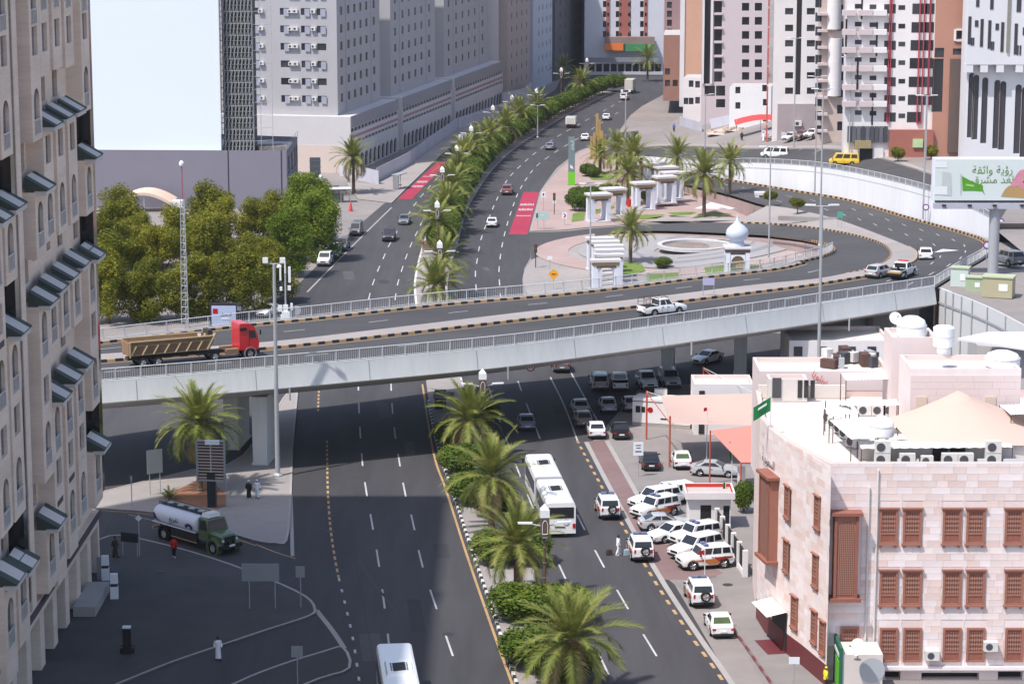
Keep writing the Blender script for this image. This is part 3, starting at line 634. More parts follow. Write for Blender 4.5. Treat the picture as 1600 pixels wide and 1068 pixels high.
for (x, y, h), s in zip(fm, wd): palm(x, y, h, 'date palm on the far median, '+s, 'date palms on the far median', n=42 if y > 240 else 30, S=1.1 if y > 400 else 1.18, z0=.15, dry=8)
palm(552, 248, 6.3, 'date palm on the pavement in front of the white hoarding', n=48, S=1.15, dry=16)
PG = 'palms of the plaza gardens'
palm(1099, 278, 7, 'tallest plaza palm, on the lawn right of the arches', PG, S=1.3, n=50, base=GP(1100, 340), dry=8)
palm(1138, 265, 6, 'plaza palm beside the white retaining wall', PG, S=1.05, base=GP(1140, 308), n=34)
palm(1056, 240, 5.5, 'plaza palm behind the arch gates', PG, S=1.1, base=GP(1058, 292), n=34)
palm(981, 282, 5.5, 'plaza palm between the two arch gate groups', PG, S=1.15, base=GP(981, 320), n=38)
palm(985, 240, 7, 'plaza palm furthest back of the arch group', PG, S=1.25, base=GP(990, 306), n=40)
palm(940, 245, 3.6, 'small plaza palm on the lawn by the golden columns', PG, S=.95, base=GP(938, 272), n=30)
palm(985, 370, 5., 'plaza palm on the lawn beside the row of white gates', PG, S=1.0, base=GP(985, 412), n=36)
palm(968, 232, 6, 'plaza palm just right of the golden columns', PG, S=1.1, base=GP(964, 286), n=34)
palm(1012, 93, 6, 'lone palm in front of the far white and red tower', n=30, S=1.2)
palm(880, 105, 6, 'distant palm by the far street entrance', n=24, S=1.0)
# shrubs
SHR = [leafcloud('shrub', [((0, 0, 1.0), (1.0, 1.0, .95)), ((.35, .3, 1.25), (.65, .6, .6)), ((-.4, .1, 1.15), (.6, .65, .62)), ((.1, -.45, .9), (.7, .55, .75))], 5200, .075, m_hedge, .5, .3) for _ in range(3)]
SHY = leafcloud('shrub_yellow', [((0, 0, 1.0), (.9, .9, .8)), ((.35, .3, 1.25), (.6, .5, .6)), ((-.45, .1, 1.1), (.55, .6, .5))], 3000, .09, m_tree, .5, .5)
STEM = MB().tube((0, 0, 0), (0, 0, 1.), .09, .06, 7).mesh('stem', m_bark)
CORE = {}
def shrub(p, rx, h, label, group, name='round_shrub', z0=.15, stem=.4, mesh=None, cat='shrub'):
    t = thing(name, label, cat, (p.x, p.y, z0), random.random()*6.28, group); put('stem', STEM, t, None, None, None, (1, 1, stem+h*.3))
    me = mesh or random.choice(SHR); put('foliage', me, t, None, (0, 0, stem-.1), None, (rx, rx, h/1.9)); return t
near = [(708, 700, 1.5, 2.0, 'by the bridge shadow'), (752, 668, 1.4, 2.0, 'behind the palm nearest the bridge'), (720, 742, 1.7, 2.2, 'left of the palm by the bus, upper'), (738, 788, 1.8, 2.2, 'left of the palm by the bus, lower'), (772, 808, 1.6, 2.2, 'under the palm by the bus'), (777, 882, 1.8, 2.1, 'left of the second palm from the bottom'), (822, 880, 1.7, 2.2, 'right of the second palm from the bottom'), (818, 968, 2.2, 2.0, 'in front of the lamp post, left half'), (868, 972, 2.3, 2.1, 'in front of the lamp post, right half'), (838, 1040, 2.2, 2.1, 'left of the lowest palm'), (880, 1066, 1.9, 2.0, 'under the lowest palm')]
for x, y, rx, h, s in near: shrub(G(x, y), rx*1.3, h*1.2, 'clipped round shrub on the median, '+s, 'clipped shrubs on the near median', stem=.25)
ORD = lambda i: str(i+1)+('th' if 9 < i % 100 < 13 else {0: 'st', 1: 'nd', 2: 'rd'}.get(i % 10, 'th'))
Bh = offset(B, -2.0); hp = [q for q in polyline([p for p in Bh if p.y > 370], 4.6)]
for i, (p, d) in enumerate(hp):
    shrub(p, 2.0+.5*random.random(), 3.1+.8*random.random(), ORD(i)+' trimmed hedge tree from the bridge in the far median row', 'hedge trees along the far median', 'hedge_tree', stem=.9, cat='hedge tree')
for x, y, rx, h, s in ((905, 330, 2.2, 3., 'dark shrub at the corner left of the arch gates'), (903, 318, 1.8, 2.6, 'olive shrub behind the corner shrub'), (918, 276, 1.6, 2.2, 'dark clipped shrub left of the golden columns'), (928, 278, 1.3, 1.8, 'small dark shrub below the golden columns'), (925, 308, 2.3, 1.6, 'low wide shrub behind the first arch gate'), (952, 305, 2., 1.8, 'low shrub between arch gates'), (1010, 318, 1., 2., 'narrow shrub inside the middle arch gate'), (1036, 420, 1.3, 1.4, 'sparse greyish shrub by the fountain plaza'), (960, 140, 3.4, 3.6, 'round dark tree on the far traffic island')):
    shrub(GP(x, y), rx, h, s, 'garden shrubs', 'garden_shrub', z0=GP(x, y).z+.1, stem=.3)
for x, y, zz, s in ((1203, 322, 3.3, 'small yellowish tree in the loop planter, left one'), (1246, 334, 3.8, 'small yellowish tree in the loop planter, right one')):
    p = G(x, y, zz); shrub(p, 1.3, 1.8, s, 'planter trees of the loop', 'planter_tree', z0=zz, stem=.9, mesh=SHY, cat='tree')
for x, y, s in ((1403, 252, 'leafy shrub against the red brick base, left one'), (1455, 249, 'leafy shrub against the red brick base, right one')):
    p = GT(x, y); shrub(p, 1.35, 2.2, s, None, 'garden_shrub', z0=p.z, stem=.3, mesh=SHY)
p = G(1162, 800); shrub(p, 1.0, 2.6, 'bright yellow-green shrub behind the guard hut', None, 'garden_shrub', z0=0)
p = G(265, 782); t = thing('spiky_plant', 'spiky plant at the corner of the red soil bed', 'plant', (p.x, p.y, .18))
for i in range(16): put('leaf', FRONDS[1][i % 2], t, None, None, (0, -R(75-50*random.random()), i*2.4), (.42, .42, .42))
# broad trees behind the bridge
def treemesh(seed, m, nc=30, R_=3.6, H=7.5):
    r = random.Random(seed); cl = []
    for i in range(nc):
        a = r.random()*6.28; q = R_*.72*math.sqrt(r.random()); z = H*(.0+.95*r.random()**.9); k = 1-.75*abs(z/H-.35)
        cl.append(((q*math.cos(a)*k, q*math.sin(a)*k, z), (.7+.7*r.random(), .7+.7*r.random(), .8+.8*r.random())))
    return leafcloud('crown', cl, 20000, .115, m, .5, .7)
TRM = [treemesh(i, m_tree) for i in range(3)]; TRB = [treemesh(9+i, m_tree2, 32, 3.2, 8.5) for i in range(2)]
def limb_mesh():
    b = MB(); b.tube((0, 0, 0), (.15, .1, 2.6), .24, .16, 8); r = random.Random(4)
    for i in range(6):
        a = i*1.05; e = Vector((1.5*math.cos(a), 1.5*math.sin(a), 4.6+r.random()*1.5)); b.tube((.15, .1, 2.3+.1*i), e, .1, .04, 6)
    return b.mesh('trunk', m_bark)
LIMB = limb_mesh()
TP = [(170, 505, 0), (232, 503, 0), (300, 500, 0), (372, 492, 0), (428, 474, 0), (185, 465, 0), (255, 458, 0), (325, 455, 0), (395, 448, 0), (455, 432, 1), (168, 425, 0), (222, 420, 0), (288, 415, 0), (352, 412, 0), (412, 406, 0), (468, 398, 1), (496, 408, 1), (198, 400, 0), (330, 392, 0), (440, 388, 0), (487, 378, 1)]
rows_ = ['front row', 'front row', 'front row', 'front row', 'front row', 'middle row', 'middle row', 'middle row', 'middle row', 'middle row', 'third row', 'third row', 'third row', 'third row', 'third row', 'third row', 'third row', 'back row', 'back row', 'back row', 'back row']
order = {}
for (x, y, k), rw in zip(TP, rows_):
    order[rw] = order.get(rw, 0)+1; num = ['leftmost', 'second from left', 'third from left', 'fourth from left', 'fifth from left', 'sixth from left', 'rightmost'][order[rw]-1]
    p = G(x, y); t = thing('broad_tree', ('bright green' if k else 'olive green')+' broad tree of the grove left of the avenue, '+rw+', '+num, 'tree', (p.x, p.y, 0), random.random()*6.28, 'grove of trees behind the bridge')
    s = .92+.25*random.random(); put('trunk', LIMB, t, None, None, None, (s, s, s)); put('crown', random.choice(TRB if k else TRM), t, None, (0, 0, .9*s), None, (s*1.27*random.uniform(.9, 1.15), s*1.27*random.uniform(.9, 1.15), s*random.uniform(.9, 1.15)))
# ================================================================ vehicles (local frame: +X forward, origin on the road under the middle)
def paint(name, c, r=.3): 
    m = mat('paint_'+name, c, r, .04, 2., spec=.5); m.node_tree.nodes['Principled BSDF'].inputs['Coat Weight'].default_value = .5; return m
PW = paint('white', (.80, .80, .81)); PS = paint('silver', (.42, .43, .45)); PG_ = paint('grey', (.16, .165, .18)); PK = paint('black', (.012, .012, .015)); PR = paint('red', (.55, .012, .02))
PY = paint('yellow', (.75, .48, .03)); PBR = paint('bronze', (.25, .2, .19)); PDB = paint('darkviolet', (.05, .04, .06)); PMR = paint('maroon', (.22, .10, .10)); PGN = paint('army_green', (.085, .13, .055)); PB = paint('bluegrey', (.22, .24, .31))
m_glass = mat('car_glass', (.02, .022, .028), .08, 0, 1., spec=.6); m_glassg = mat('glass_painted_green_reflection', (.07, .10, .04), .15, .3, 3., spec=.6); m_tyre = mat('tyre_rubber', (.022, .022, .023), .9, .1, 5.)  # green rear glass: a reflection painted into the base colour
m_rim = mat('alloy_rim', (.40, .40, .41), .4, .1, 8., metal=.4); m_tail = mat('tail_light_red', (.42, .01, .015), .3, 0); m_head = mat('headlight_glass', (.62, .64, .66), .2, 0); m_trim = mat('black_trim', (.02, .02, .022), .6, .1, 4.)
m_plate = mat('number_plate', (.7, .7, .7), .6, 0); m_orange = mat('livery_orange', (.50, .17, .045), .45, .06, 3.); m_lred = mat('livery_red', (.36, .03, .025), .45, .06, 3.); m_blue = mat('lightbar_blue', (.12, .15, .28), .3, 0)
def lerpv(a, b, t): return tuple(a[i]+(b[i]-a[i])*t for i in range(3))
def quadpane(q, ins, m, name, off=.014):   # q: 4 corners ordered; inset; thin solid pane
    a, b, c, d = [Vector(p) for p in q]; f = lambda u, v: a.lerp(b, u).lerp(d.lerp(c, u), v); u0, u1, v0, v1 = ins
    P = [f(u0, v0), f(u1, v0), f(u1, v1), f(u0, v1)]; n = (P[1]-P[0]).cross(P[3]-P[0]).normalized(); mb = MB()
    T = [p+n*off for p in P]; mb.face(T); 
    for i in range(4): j = (i+1) % 4; mb.face((P[i], P[j], T[j], T[i]))
    return (name, mb.mesh(name, m))
def wheel_meshes(r, w):
    t = MB(); t.lathe((0, 0, 0), [(r*.62, -w/2), (r*.93, -w/2), (r, -w*.3), (r, w*.3), (r*.93, w/2), (r*.62, w/2), (r*.6, w*.3), (r*.6, -w*.3), (r*.62, -w/2)], 20, 0, 'y')
    k = MB(); k.lathe((0, 0, 0), [(.02, -w*.42), (r*.2, -w*.44), (r*.22, -w*.36), (r*.55, -w*.32), (r*.62, -w*.46), (r*.62, w*.46), (r*.55, w*.32), (r*.22, w*.36), (r*.2, w*.44), (.02, w*.42)], 14, 0, 'y')
    for i in range(5):
        a = i*2*math.pi/5
        for s in (-1, 1): k.tube((r*.15*math.cos(a), s*w*.42, r*.15*math.sin(a)), (r*.58*math.cos(a), s*w*.43, r*.58*math.sin(a)), .04, .05, 4)
    return t.mesh('tyre', m_tyre, None, 30), k.mesh('rim', m_rim)
WM = {}
def wheel(parts, x, y, r, w):
    if (r, w) not in WM: WM[(r, w)] = wheel_meshes(r, w)
    parts.append(('wheel', None, (x, y, r), [('tyre', WM[(r, w)][0]), ('rim', WM[(r, w)][1])]))
KIND = dict(
 sedan=dict(L=4.65, W=1.80, H=1.45, belt=.93, hood=.86, trunk=.96, xw0=.95, xw1=.18, xr1=-1.05, xr0=-1.72, wx=(1.42, -1.36), r=.33),
 coupe=dict(L=4.5, W=1.8, H=1.42, belt=.95, hood=.86, trunk=1.0, xw0=.95, xw1=.1, xr1=-1.0, xr0=-1.9, wx=(1.38, -1.32), r=.33),
 hatch=dict(L=4.2, W=1.78, H=1.52, belt=.98, hood=.90, trunk=.98, xw0=1.0, xw1=.3, xr1=-1.6, xr0=-1.98, wx=(1.32, -1.28), r=.33),
 suv=dict(L=4.85, W=1.92, H=1.86, belt=1.16, hood=1.08, trunk=1.16, xw0=1.02, xw1=.42, xr1=-2.1, xr0=-2.36, wx=(1.45, -1.42), r=.40),
 boxsuv=dict(L=4.55, W=1.90, H=1.86, belt=1.20, hood=1.12, trunk=1.2, xw0=.86, xw1=.5, xr1=-1.98, xr0=-2.12, wx=(1.38, -1.34), r=.42),
 van=dict(L=4.9, W=1.78, H=2.02, belt=1.12, hood=1.02, trunk=1.12, xw0=2.05, xw1=1.45, xr1=-2.28, xr0=-2.4, wx=(1.5, -1.3), r=.34),
 pickup=dict(L=5.3, W=1.84, H=1.8, belt=1.14, hood=1.06, trunk=1.1, xw0=1.05, xw1=.48, xr1=-.72, xr0=-.86, wx=(1.62, -1.45), r=.39, bed=(-2.6, -.92)))
CARS = {}
def car_parts(kind):
    if kind in CARS: return CARS[kind]
    K = KIND[kind]; L, W, H = K['L'], K['W'], K['H']; w = W/2; zb = .22 if H < 1.6 else .32; parts = []
    # ---- lower body loft
    xs = [-L/2, -L/2+.06, -L/2+.25, -L*.36, K['xr0'], -L*.12, L*.05, K['xw0'], L*.33, L/2-.3, L/2-.1, L/2]; xs = sorted(set(xs))
    def top(x):
        if x >= K['xw0']: f = (x-K['xw0'])/(L/2-K['xw0']); return K['belt']+(K['hood']-K['belt'])*f-.16*f**3-(.1 if f > .98 else 0)
        if x <= K['xr0']: f = (K['xr0']-x)/(K['xr0']+L/2+1e-6); return K['trunk']-.07*f**3
        return K['belt']
    def hw(x):
        f = abs(x)/(L/2); k = .14 if H < 1.6 else .07; return w*(1-k*f**5-.02*f**2)
    sec = []
    for x in xs:
        t, h = top(x), hw(x); b_ = zb+(.12 if abs(x) > L/2-.1 else 0)
        ring = [(x, h*.86, b_), (x, h*.985, b_+.1), (x, h, (b_+t)/2), (x, h*.985, t-.14), (x, h*.93, t-.02), (x, h*.6, t+.015), (x, 0, t+.025)]
        sec.append(ring+[(p[0], -p[1], p[2]) for p in ring[-2::-1]])
    if 'bed' in K: pass
    mb = MB(); n = len(sec[0])
    for a, c in zip(sec[:-1], sec[1:]):
        inbed = 'bed' in K and K['bed'][0]+.02 < (a[0][0]+c[0][0])/2 < K['bed'][1]-.02
        for i in range(n-1):
            if inbed and 4 <= i <= 7: continue
            mb.face((a[i], a[i+1], c[i+1], c[i]))
        mb.face((a[0], c[0], c[-1], a[-1]))
    mb.face(sec[0]); mb.face(sec[-1][::-1])
    # ---- cabin
    bw = w*.91; rw = w*.76 if H < 1.6 else w*.82; bz = K['belt']-.01; rz_ = H-.05
    A = [(K['xw0'], -bw, bz), (K['xw0'], bw, bz), (K['xr0'], bw, K['trunk']-.01), (K['xr0'], -bw, K['trunk']-.01)]
    T = [(K['xw1'], -rw, rz_), (K['xw1'], rw, rz_), (K['xr1'], rw, rz_), (K['xr1'], -rw, rz_)]
    mb.face((A[0], A[1], T[1], T[0])); mb.face((A[1], A[2], T[2], T[1])); mb.face((A[2], A[3], T[3], T[2])); mb.face((A[3], A[0], T[0], T[3]))
    C = [(K['xw1']-.14, -rw*.78, H), (K['xw1']-.14, rw*.78, H), (K['xr1']+.14, rw*.78, H), (K['xr1']+.14, -rw*.78, H)]
    for i in range(4): j = (i+1) % 4; mb.face((T[i], T[j], C[j], C[i]))
    mb.face(C)
    parts.append(('body', mb.mesh('body', PW, None, 33), 'paint'))
    g_ = lambda q, ins, nm, m=m_glass: parts.append(quadpane(q, ins, m, nm))
    g_((A[0], A[1], T[1], T[0]), (.06, .94, .08, .95), 'windshield'); g_((A[2], A[3], T[3], T[2]), (.08, .92, .12, .9), 'rear_window')
    cuts = ((.1, .45, .14, .9), (.49, .82, .14, .9)) if kind in ('sedan', 'coupe', 'hatch') else (((.12, .46, .12, .88), (.54, .9, .12, .88)) if kind == 'pickup' else ((.1, .36, .14, .9), (.4, .66, .14, .9), (.71, .95, .16, .88)))
    for u0, u1, v0, v1 in cuts:
        g_((A[1], A[2], T[2], T[1]), (u0, u1, v0, v1), 'side_window'); g_((A[3], A[0], T[0], T[3]), (1-u1, 1-u0, v0, v1), 'side_window')
    # ---- running gear and trim
    u_ = MB()
    for x in K['wx']:
        for s in (-1, 1):
            y = s*(hw(x)+.004); rr = K['r']*1.2; pts = [(x+rr*math.cos(t), y, K['r']+rr*math.sin(t)) for t in [math.pi*i/12 for i in range(13)]]+[(x-rr, y, zb), (x+rr, y, zb)]
            u_.face(pts if s < 0 else pts[::-1])
    u_.bx(-L/2+.25, L/2-.25, -w*.86, w*.86, zb-.1, zb+.01); parts.append(('wheel_arches', u_.mesh('wheel_arches', m_trim)))
    for x in K['wx']:
        for s in (-1, 1): wheel(parts, x, s*(w-.1), K['r'], .22 if H < 1.6 else .26)
    t = top(L/2-.1)
    for s in (-1, 1):
        q = MB(); q.box((L/2-.09, s*w*.70, t-.13), (.22, w*.36, .15), -s*.28); parts.append(('headlight', q.mesh('headlight', m_head)))
        q = MB(); zt_ = top(-L/2+.1); q.box((-L/2+.05, s*w*.74, zt_-.17 if H < 1.6 else zt_-.2), (.14, w*.34 if H < 1.6 else w*.16, .15 if H < 1.6 else .32), s*.2); parts.append(('tail_light', q.mesh('tail_light', m_tail)))
        q = MB(); q.box((K['xw0']-.12, s*(w+.07), K['belt']+.06), (.12, .2, .13)); parts.append(('mirror', q.mesh('mirror', m_trim)))
    q = MB(); q.bx(L/2-.06, L/2+.03, -w*.42, w*.42, t-.28, t-.1); parts.append(('grille', q.mesh('grille', m_trim)))
    q = MB(); q.bx(L/2-.12, L/2+.045, -w*.8, w*.8, zb+.06, zb+.24); parts.append(('front_bumper', q.mesh('front_bumper', m_trim if H > 1.6 else PG_)))
    q = MB(); q.bx(-L/2-.04, -L/2+.1, -w*.84, w*.84, zb+.05, zb+.22); parts.append(('rear_bumper', q.mesh('rear_bumper', m_trim)))
    q = MB(); q.bx(-L/2-.055, -L/2-.0, -.26, .26, zb+.3, zb+.43); parts.append(('number_plate', q.mesh('number_plate', m_plate)))
    for s in (-1, 1):
        q = MB()
        for u in (.47, .84): xx = K['xw0']+(K['xr0']-K['xw0'])*u; q.bx(xx-.01, xx+.01, s*(w*.995)-.012, s*(w*.995)+.012, zb+.16, K['belt']-.12)
        for u in (.40, .77): xx = K['xw0']+(K['xr0']-K['xw0'])*u; q.bx(xx-.09, xx+.09, s*w*1.0-.02, s*w*1.0+.02, K['belt']-.2, K['belt']-.16)
        parts.append(('door_seams', q.mesh('door_seams', m_trim)))
    if 'bed' in K:
        x0, x1 = K['bed']; q = MB(); q.bx(x0+.06, x1, -w*.86, w*.86, .68, .72); 
        for s in (-1, 1): q.bx(x0+.05, x1, s*w*.87-.03, s*w*.87+.03, .72, 1.11)
        parts.append(('cargo_bed', q.mesh('cargo_bed', mat('bed_grey', (.12, .12, .12), .8, .2, 3.))))
        q = MB(); q.bx(x0-.02, x0+.06, -w*.9, w*.9, .62, 1.1); parts.append(('tailgate', q.mesh('tailgate', PW), 'paint'))
    CARS[kind] = parts; return parts
def place(px1, py1, hx, hy, z=0., road=.0):
    a = G(px1, py1, z+road); b_ = G(hx, hy, z+road); return a, math.atan2(b_.y-a.y, b_.x-a.x)
def assemble(t, parts, col=None):
    made = {}
    for p in parts:
        nm, me = p[0], p[1]
        if me is None:
            e = None; kids = p[3]; w0 = put(nm, kids[0][1], t, None, p[2]); put(kids[1][0], kids[1][1], w0)
            w0['label'] = w0.get('label', '') or nm; del w0['label']; continue
        o = put(nm, me, t)
        if len(p) > 2 and p[2] == 'paint' and col is not None: o.material_slots[0].link = 'OBJECT'; o.material_slots[0].material = col
        made.setdefault(nm, o)
    return made
def car(kind, col, x, y, hx, hy, label, group=None, z=0., cat=None, glass=None, police=False, spare=False, name=None, rz=None):
    p, a = place(x, y, hx, hy, z)
    if rz is not None: a = rz
    nm = name or {'sedan': 'car', 'coupe': 'car', 'hatch': 'car', 'suv': 'sport_utility_car', 'boxsuv': 'patrol_car' if police else 'sport_utility_car', 'van': 'van', 'pickup': 'pickup_truck'}[kind]
    t = thing(nm, label, cat or {'van': 'van', 'pickup': 'pickup truck'}.get(kind, 'car'), (p.x, p.y, p.z+.012), a, group)
    made = assemble(t, car_parts(kind), col); K = KIND[kind]; w = K['W']/2; L = K['L']; H = K['H']
    if glass: made['rear_window'].material_slots[0].link = 'OBJECT'; made['rear_window'].material_slots[0].material = glass
    if police:
        for s in (-1, 1):
            q = MB(); e = s*(w+.012)
            q.face([(L*.36, e, .78), (L*.1, e, .72), (-L*.02, e, .45), (-L*.24, e, .45), (-L*.12, e, .9), (L*.36, e, .88)][::s]); q.build('livery_orange', m_orange, t, local=True)
            q = MB(); q.face([(-L*.12, e, .9), (-L*.24, e, .45), (-L*.30, e, .45), (-L*.2, e, .8), (-L*.46, e*.99, .86), (-L*.46, e*.99, 1.02), (-L*.1, e, 1.02)][::s]); q.build('livery_red', m_lred, t, local=True)
        q = MB(); q.bx(-.1, .22, -w*.62, w*.62, H, H+.06); lb = q.build('light_bar', m_trim, t, local=True); q = MB(); q.bx(-.12, .24, -w*.6, -w*.1, H+.06, H+.17); q.build('blue_lens', m_blue, lb, local=True); q = MB(); q.bx(-.12, .24, w*.1, w*.6, H+.06, H+.17); q.build('blue_lens', m_blue, lb, local=True)
        q = MB(); q.bx(-L/2-.03, -L/2+.02, -w*.25, -w*.02, .75, 1.1); q.build('rear_livery', m_orange, t, local=True)
    if spare:
        tm, rm = WM[(K['r'], .26)]; sp = put('spare_wheel', tm, t, None, (-L/2-.12, -w*.18, 1.02), (0, 0, math.pi/2)); put('rim', rm, sp)
    return t
PK_ = 'cars parked beside the pink building'
car('sedan', PW, 1123, 984, 1101, 942, 'white sedan parked at the kerb, lowest of the parked cars', PK_, glass=m_glassg)
car('boxsuv', PW, 1092, 938, 1070, 897, 'white patrol car with orange stripes parked behind the white sedan at the kerb', PK_, police=True, spare=True)
car('boxsuv', PW, 1101, 885, 1030, 891, 'white and orange patrol car seen side-on, nearest of the angled row', PK_, police=True, spare=True)
car('suv', PW, 1087, 868, 1022, 882, 'plain white sport utility car next to the side-on patrol car', PK_)
car('boxsuv', PW, 1086, 849, 1030, 858, 'white patrol car partly under a pale cover, in the angled row', PK_, police=True, spare=True)
car('sedan', PW, 1050, 842, 1000, 851, 'white sedan with orange side stripe in the angled row', PK_)
car('coupe', PS, 1038, 826, 1100, 824, 'silver grey sedan parked the other way among the patrol cars', PK_)
car('boxsuv', PW, 1024, 806, 968, 817, 'white patrol car with orange stripe in front of the guard hut', PK_, police=True, spare=True)
car('suv', PW, 1023, 792, 968, 801, 'white sport utility car just beyond the patrol car by the guard hut', PK_)
car('suv', PW, 1046, 785, 990, 792, 'white sport utility car furthest back beside the guard hut', PK_)
car('boxsuv', PW, 1000, 868, 986, 838, 'white patrol car with spare wheel stopped beside the angled row', PK_, police=True, spare=True)
car('boxsuv', PW, 949, 803, 936, 776, 'white patrol car driving alone right of the long bus', None, police=True, spare=True)
car('coupe', PS, 1117, 742, 1175, 745, 'silver sedan seen side-on by the salmon awning', PK_)
car('sedan', PW, 1064, 726, 1052, 699, 'white sedan with green-tinted rear window by the orange pole', PK_, glass=m_glassg)
car('sedan', PK, 1015, 728, 1006, 703, 'black sedan behind the white notice sign', PK_)
car('sedan', PK, 969, 680, 961, 656, 'black sedan beside the printed white container', PK_)
car('sedan', PW, 931, 679, 921, 654, 'clean white sedan at the edge of the bridge shadow', PK_)
UB_ = 'cars in the shade of the bridge'
car('sedan', PBR, 911, 662, 901, 638, 'bronze sedan behind the white sedan at the shadow edge', UB_)
car('sedan', PS, 906, 643, 897, 621, 'silver sedan leading the queue under the bridge', UB_)
car('sedan', PS, 949, 640, 939, 617, 'silver sedan beside the queue in the bridge shade', UB_)
car('coupe', PS, 985, 638, 975, 616, 'silver sedan half hidden by the printed container', UB_)
car('suv', PS, 936, 606, 927, 582, 'beige silver sport utility car parked under the bridge', UB_)
car('pickup', PW, 968, 606, 962, 582, 'white pickup parked tail-on under the bridge', UB_)
car('pickup', PW, 1010, 604, 1026, 622, 'white pickup facing out under the bridge', UB_)
car('suv', PS, 1046, 602, 1062, 619, 'pale sport utility car facing out under the bridge', UB_)
car('coupe', PW, 1105, 566, 1070, 575, 'white sedan parked behind the bridge pier', UB_)
car('suv', PG_, 876, 577, 868, 556, 'grey car driving under the bridge, furthest right lane', None)
car('sedan', PB, 822, 667, 813, 640, 'bluish silver sedan driving in the bridge shade', None)
car('sedan', PW, 420, 492, 392, 503, 'white sedan behind the far bridge railing on the left', None)
LP_ = 'cars parked along the left kerb'
car('suv', PW, 508, 413, 490, 433, 'white car parked first along the left kerb by the trees', LP_); car('suv', PW, 522, 401, 505, 421, 'second white car parked along the left kerb', LP_)
car('suv', PG_, 535, 390, 518, 410, 'grey car parked third along the left kerb', LP_); car('van', PG_, 557, 366, 542, 385, 'dark grey van parked ahead of the line at the left kerb', LP_)
car('suv', PDB, 608, 375, 600, 396, 'dark violet car coming towards us on the far left carriageway', None); car('sedan', PG_, 632, 349, 623, 367, 'grey sedan following the dark violet car', None)
car('sedan', PW, 769, 353, 776, 333, 'white sedan driving away beside the red panel', None); car('suv', PMR, 793, 303, 801, 286, 'maroon and silver car driving away above the red panel', None)
car('sedan', PB, 860, 233, 873, 222, 'blue grey sedan driving away on the far avenue', None); car('sedan', PW, 915, 219, 928, 208, 'white sedan waiting beside the golden columns', None); car('sedan', PMR, 942, 221, 952, 210, 'dark red sedan right of the golden columns', None)
car('sedan', PW, 948, 187, 958, 178, 'white sedan far up the avenue', None); car('suv', PW, 976, 156, 986, 149, 'white car right behind the distant box truck', None)
car('sedan', PW, 931, 136, 921, 142, 'tiny white car in the far left lanes', None); car('sedan', PG_, 903, 150, 893, 157, 'tiny grey car in the far left lanes', None)
car('sedan', PW, 873, 78, 873, 92, 'tiny white car in the street between the far towers', None); car('sedan', PG_, 868, 62, 867, 74, 'tiny dark car in the street between the far towers', None)
car('sedan', PW, 1446, 404, 1444, 390, 'white sedan on the bend of the loop', None, z=8.9); car('hatch', PS, 1375, 432, 1410, 424, 'silver hatchback behind the tow truck', None, z=10.)
ct = car('pickup', PW, 1034, 491, 1084, 486, 'white pickup with a brown cargo rack on the bridge', None, z=10.)
q = MB(); m_rack = mat('rack_brown', (.10, .055, .045), .7, .1, 4.)
for x in (-2.5, -1.75, -.98):
    for s in (-1, 1): q.tube((x, s*.8, 1.1), (x, s*.8, 1.95), .035, None, 6)
for s in (-1, 1): q.tube((-2.5, s*.8, 1.95), (.3, s*.8, 1.98), .03, None, 6); q.tube((-2.5, s*.8, 1.5), (-.98, s*.8, 1.5), .02, None, 6)
for x in (-2.5, -1.75, -.98, -.3, .3): q.tube((x, -.8, 1.96), (x, .8, 1.96), .025, None, 6)
q.build('cargo_rack', m_rack, ct, local=True)
p = GT(1211, 247); car('van', PW, 1211, 247, 1190, 247, 'white van on the street above the retaining wall', None, z=p.z, rz=math.pi-.35)
p = GT(1319, 258); car('van', PY, 1319, 258, 1290, 258, 'bright yellow van on the street above the retaining wall', None, z=p.z, rz=math.pi-.15)
for x, y, c_, s in ((1236, 219, PW, 'white car by the rubble at the foot of the grey block'), (1253, 216, PMR, 'dark red car between two parked cars under the towers'), (1270, 214, PW, 'white car nearest the narrow right-hand side street')):
    p = GT(x, y); car('sedan', c_, x, y, x+20, y-6, s, 'cars under the right-hand towers', z=p.z, rz=-2.2)
p = G(1574, 413, 9.9); car('suv', PG_, 1574, 413, 1560, 430, 'dark grey car beside the billboard column', None, z=9.9, rz=2.0)
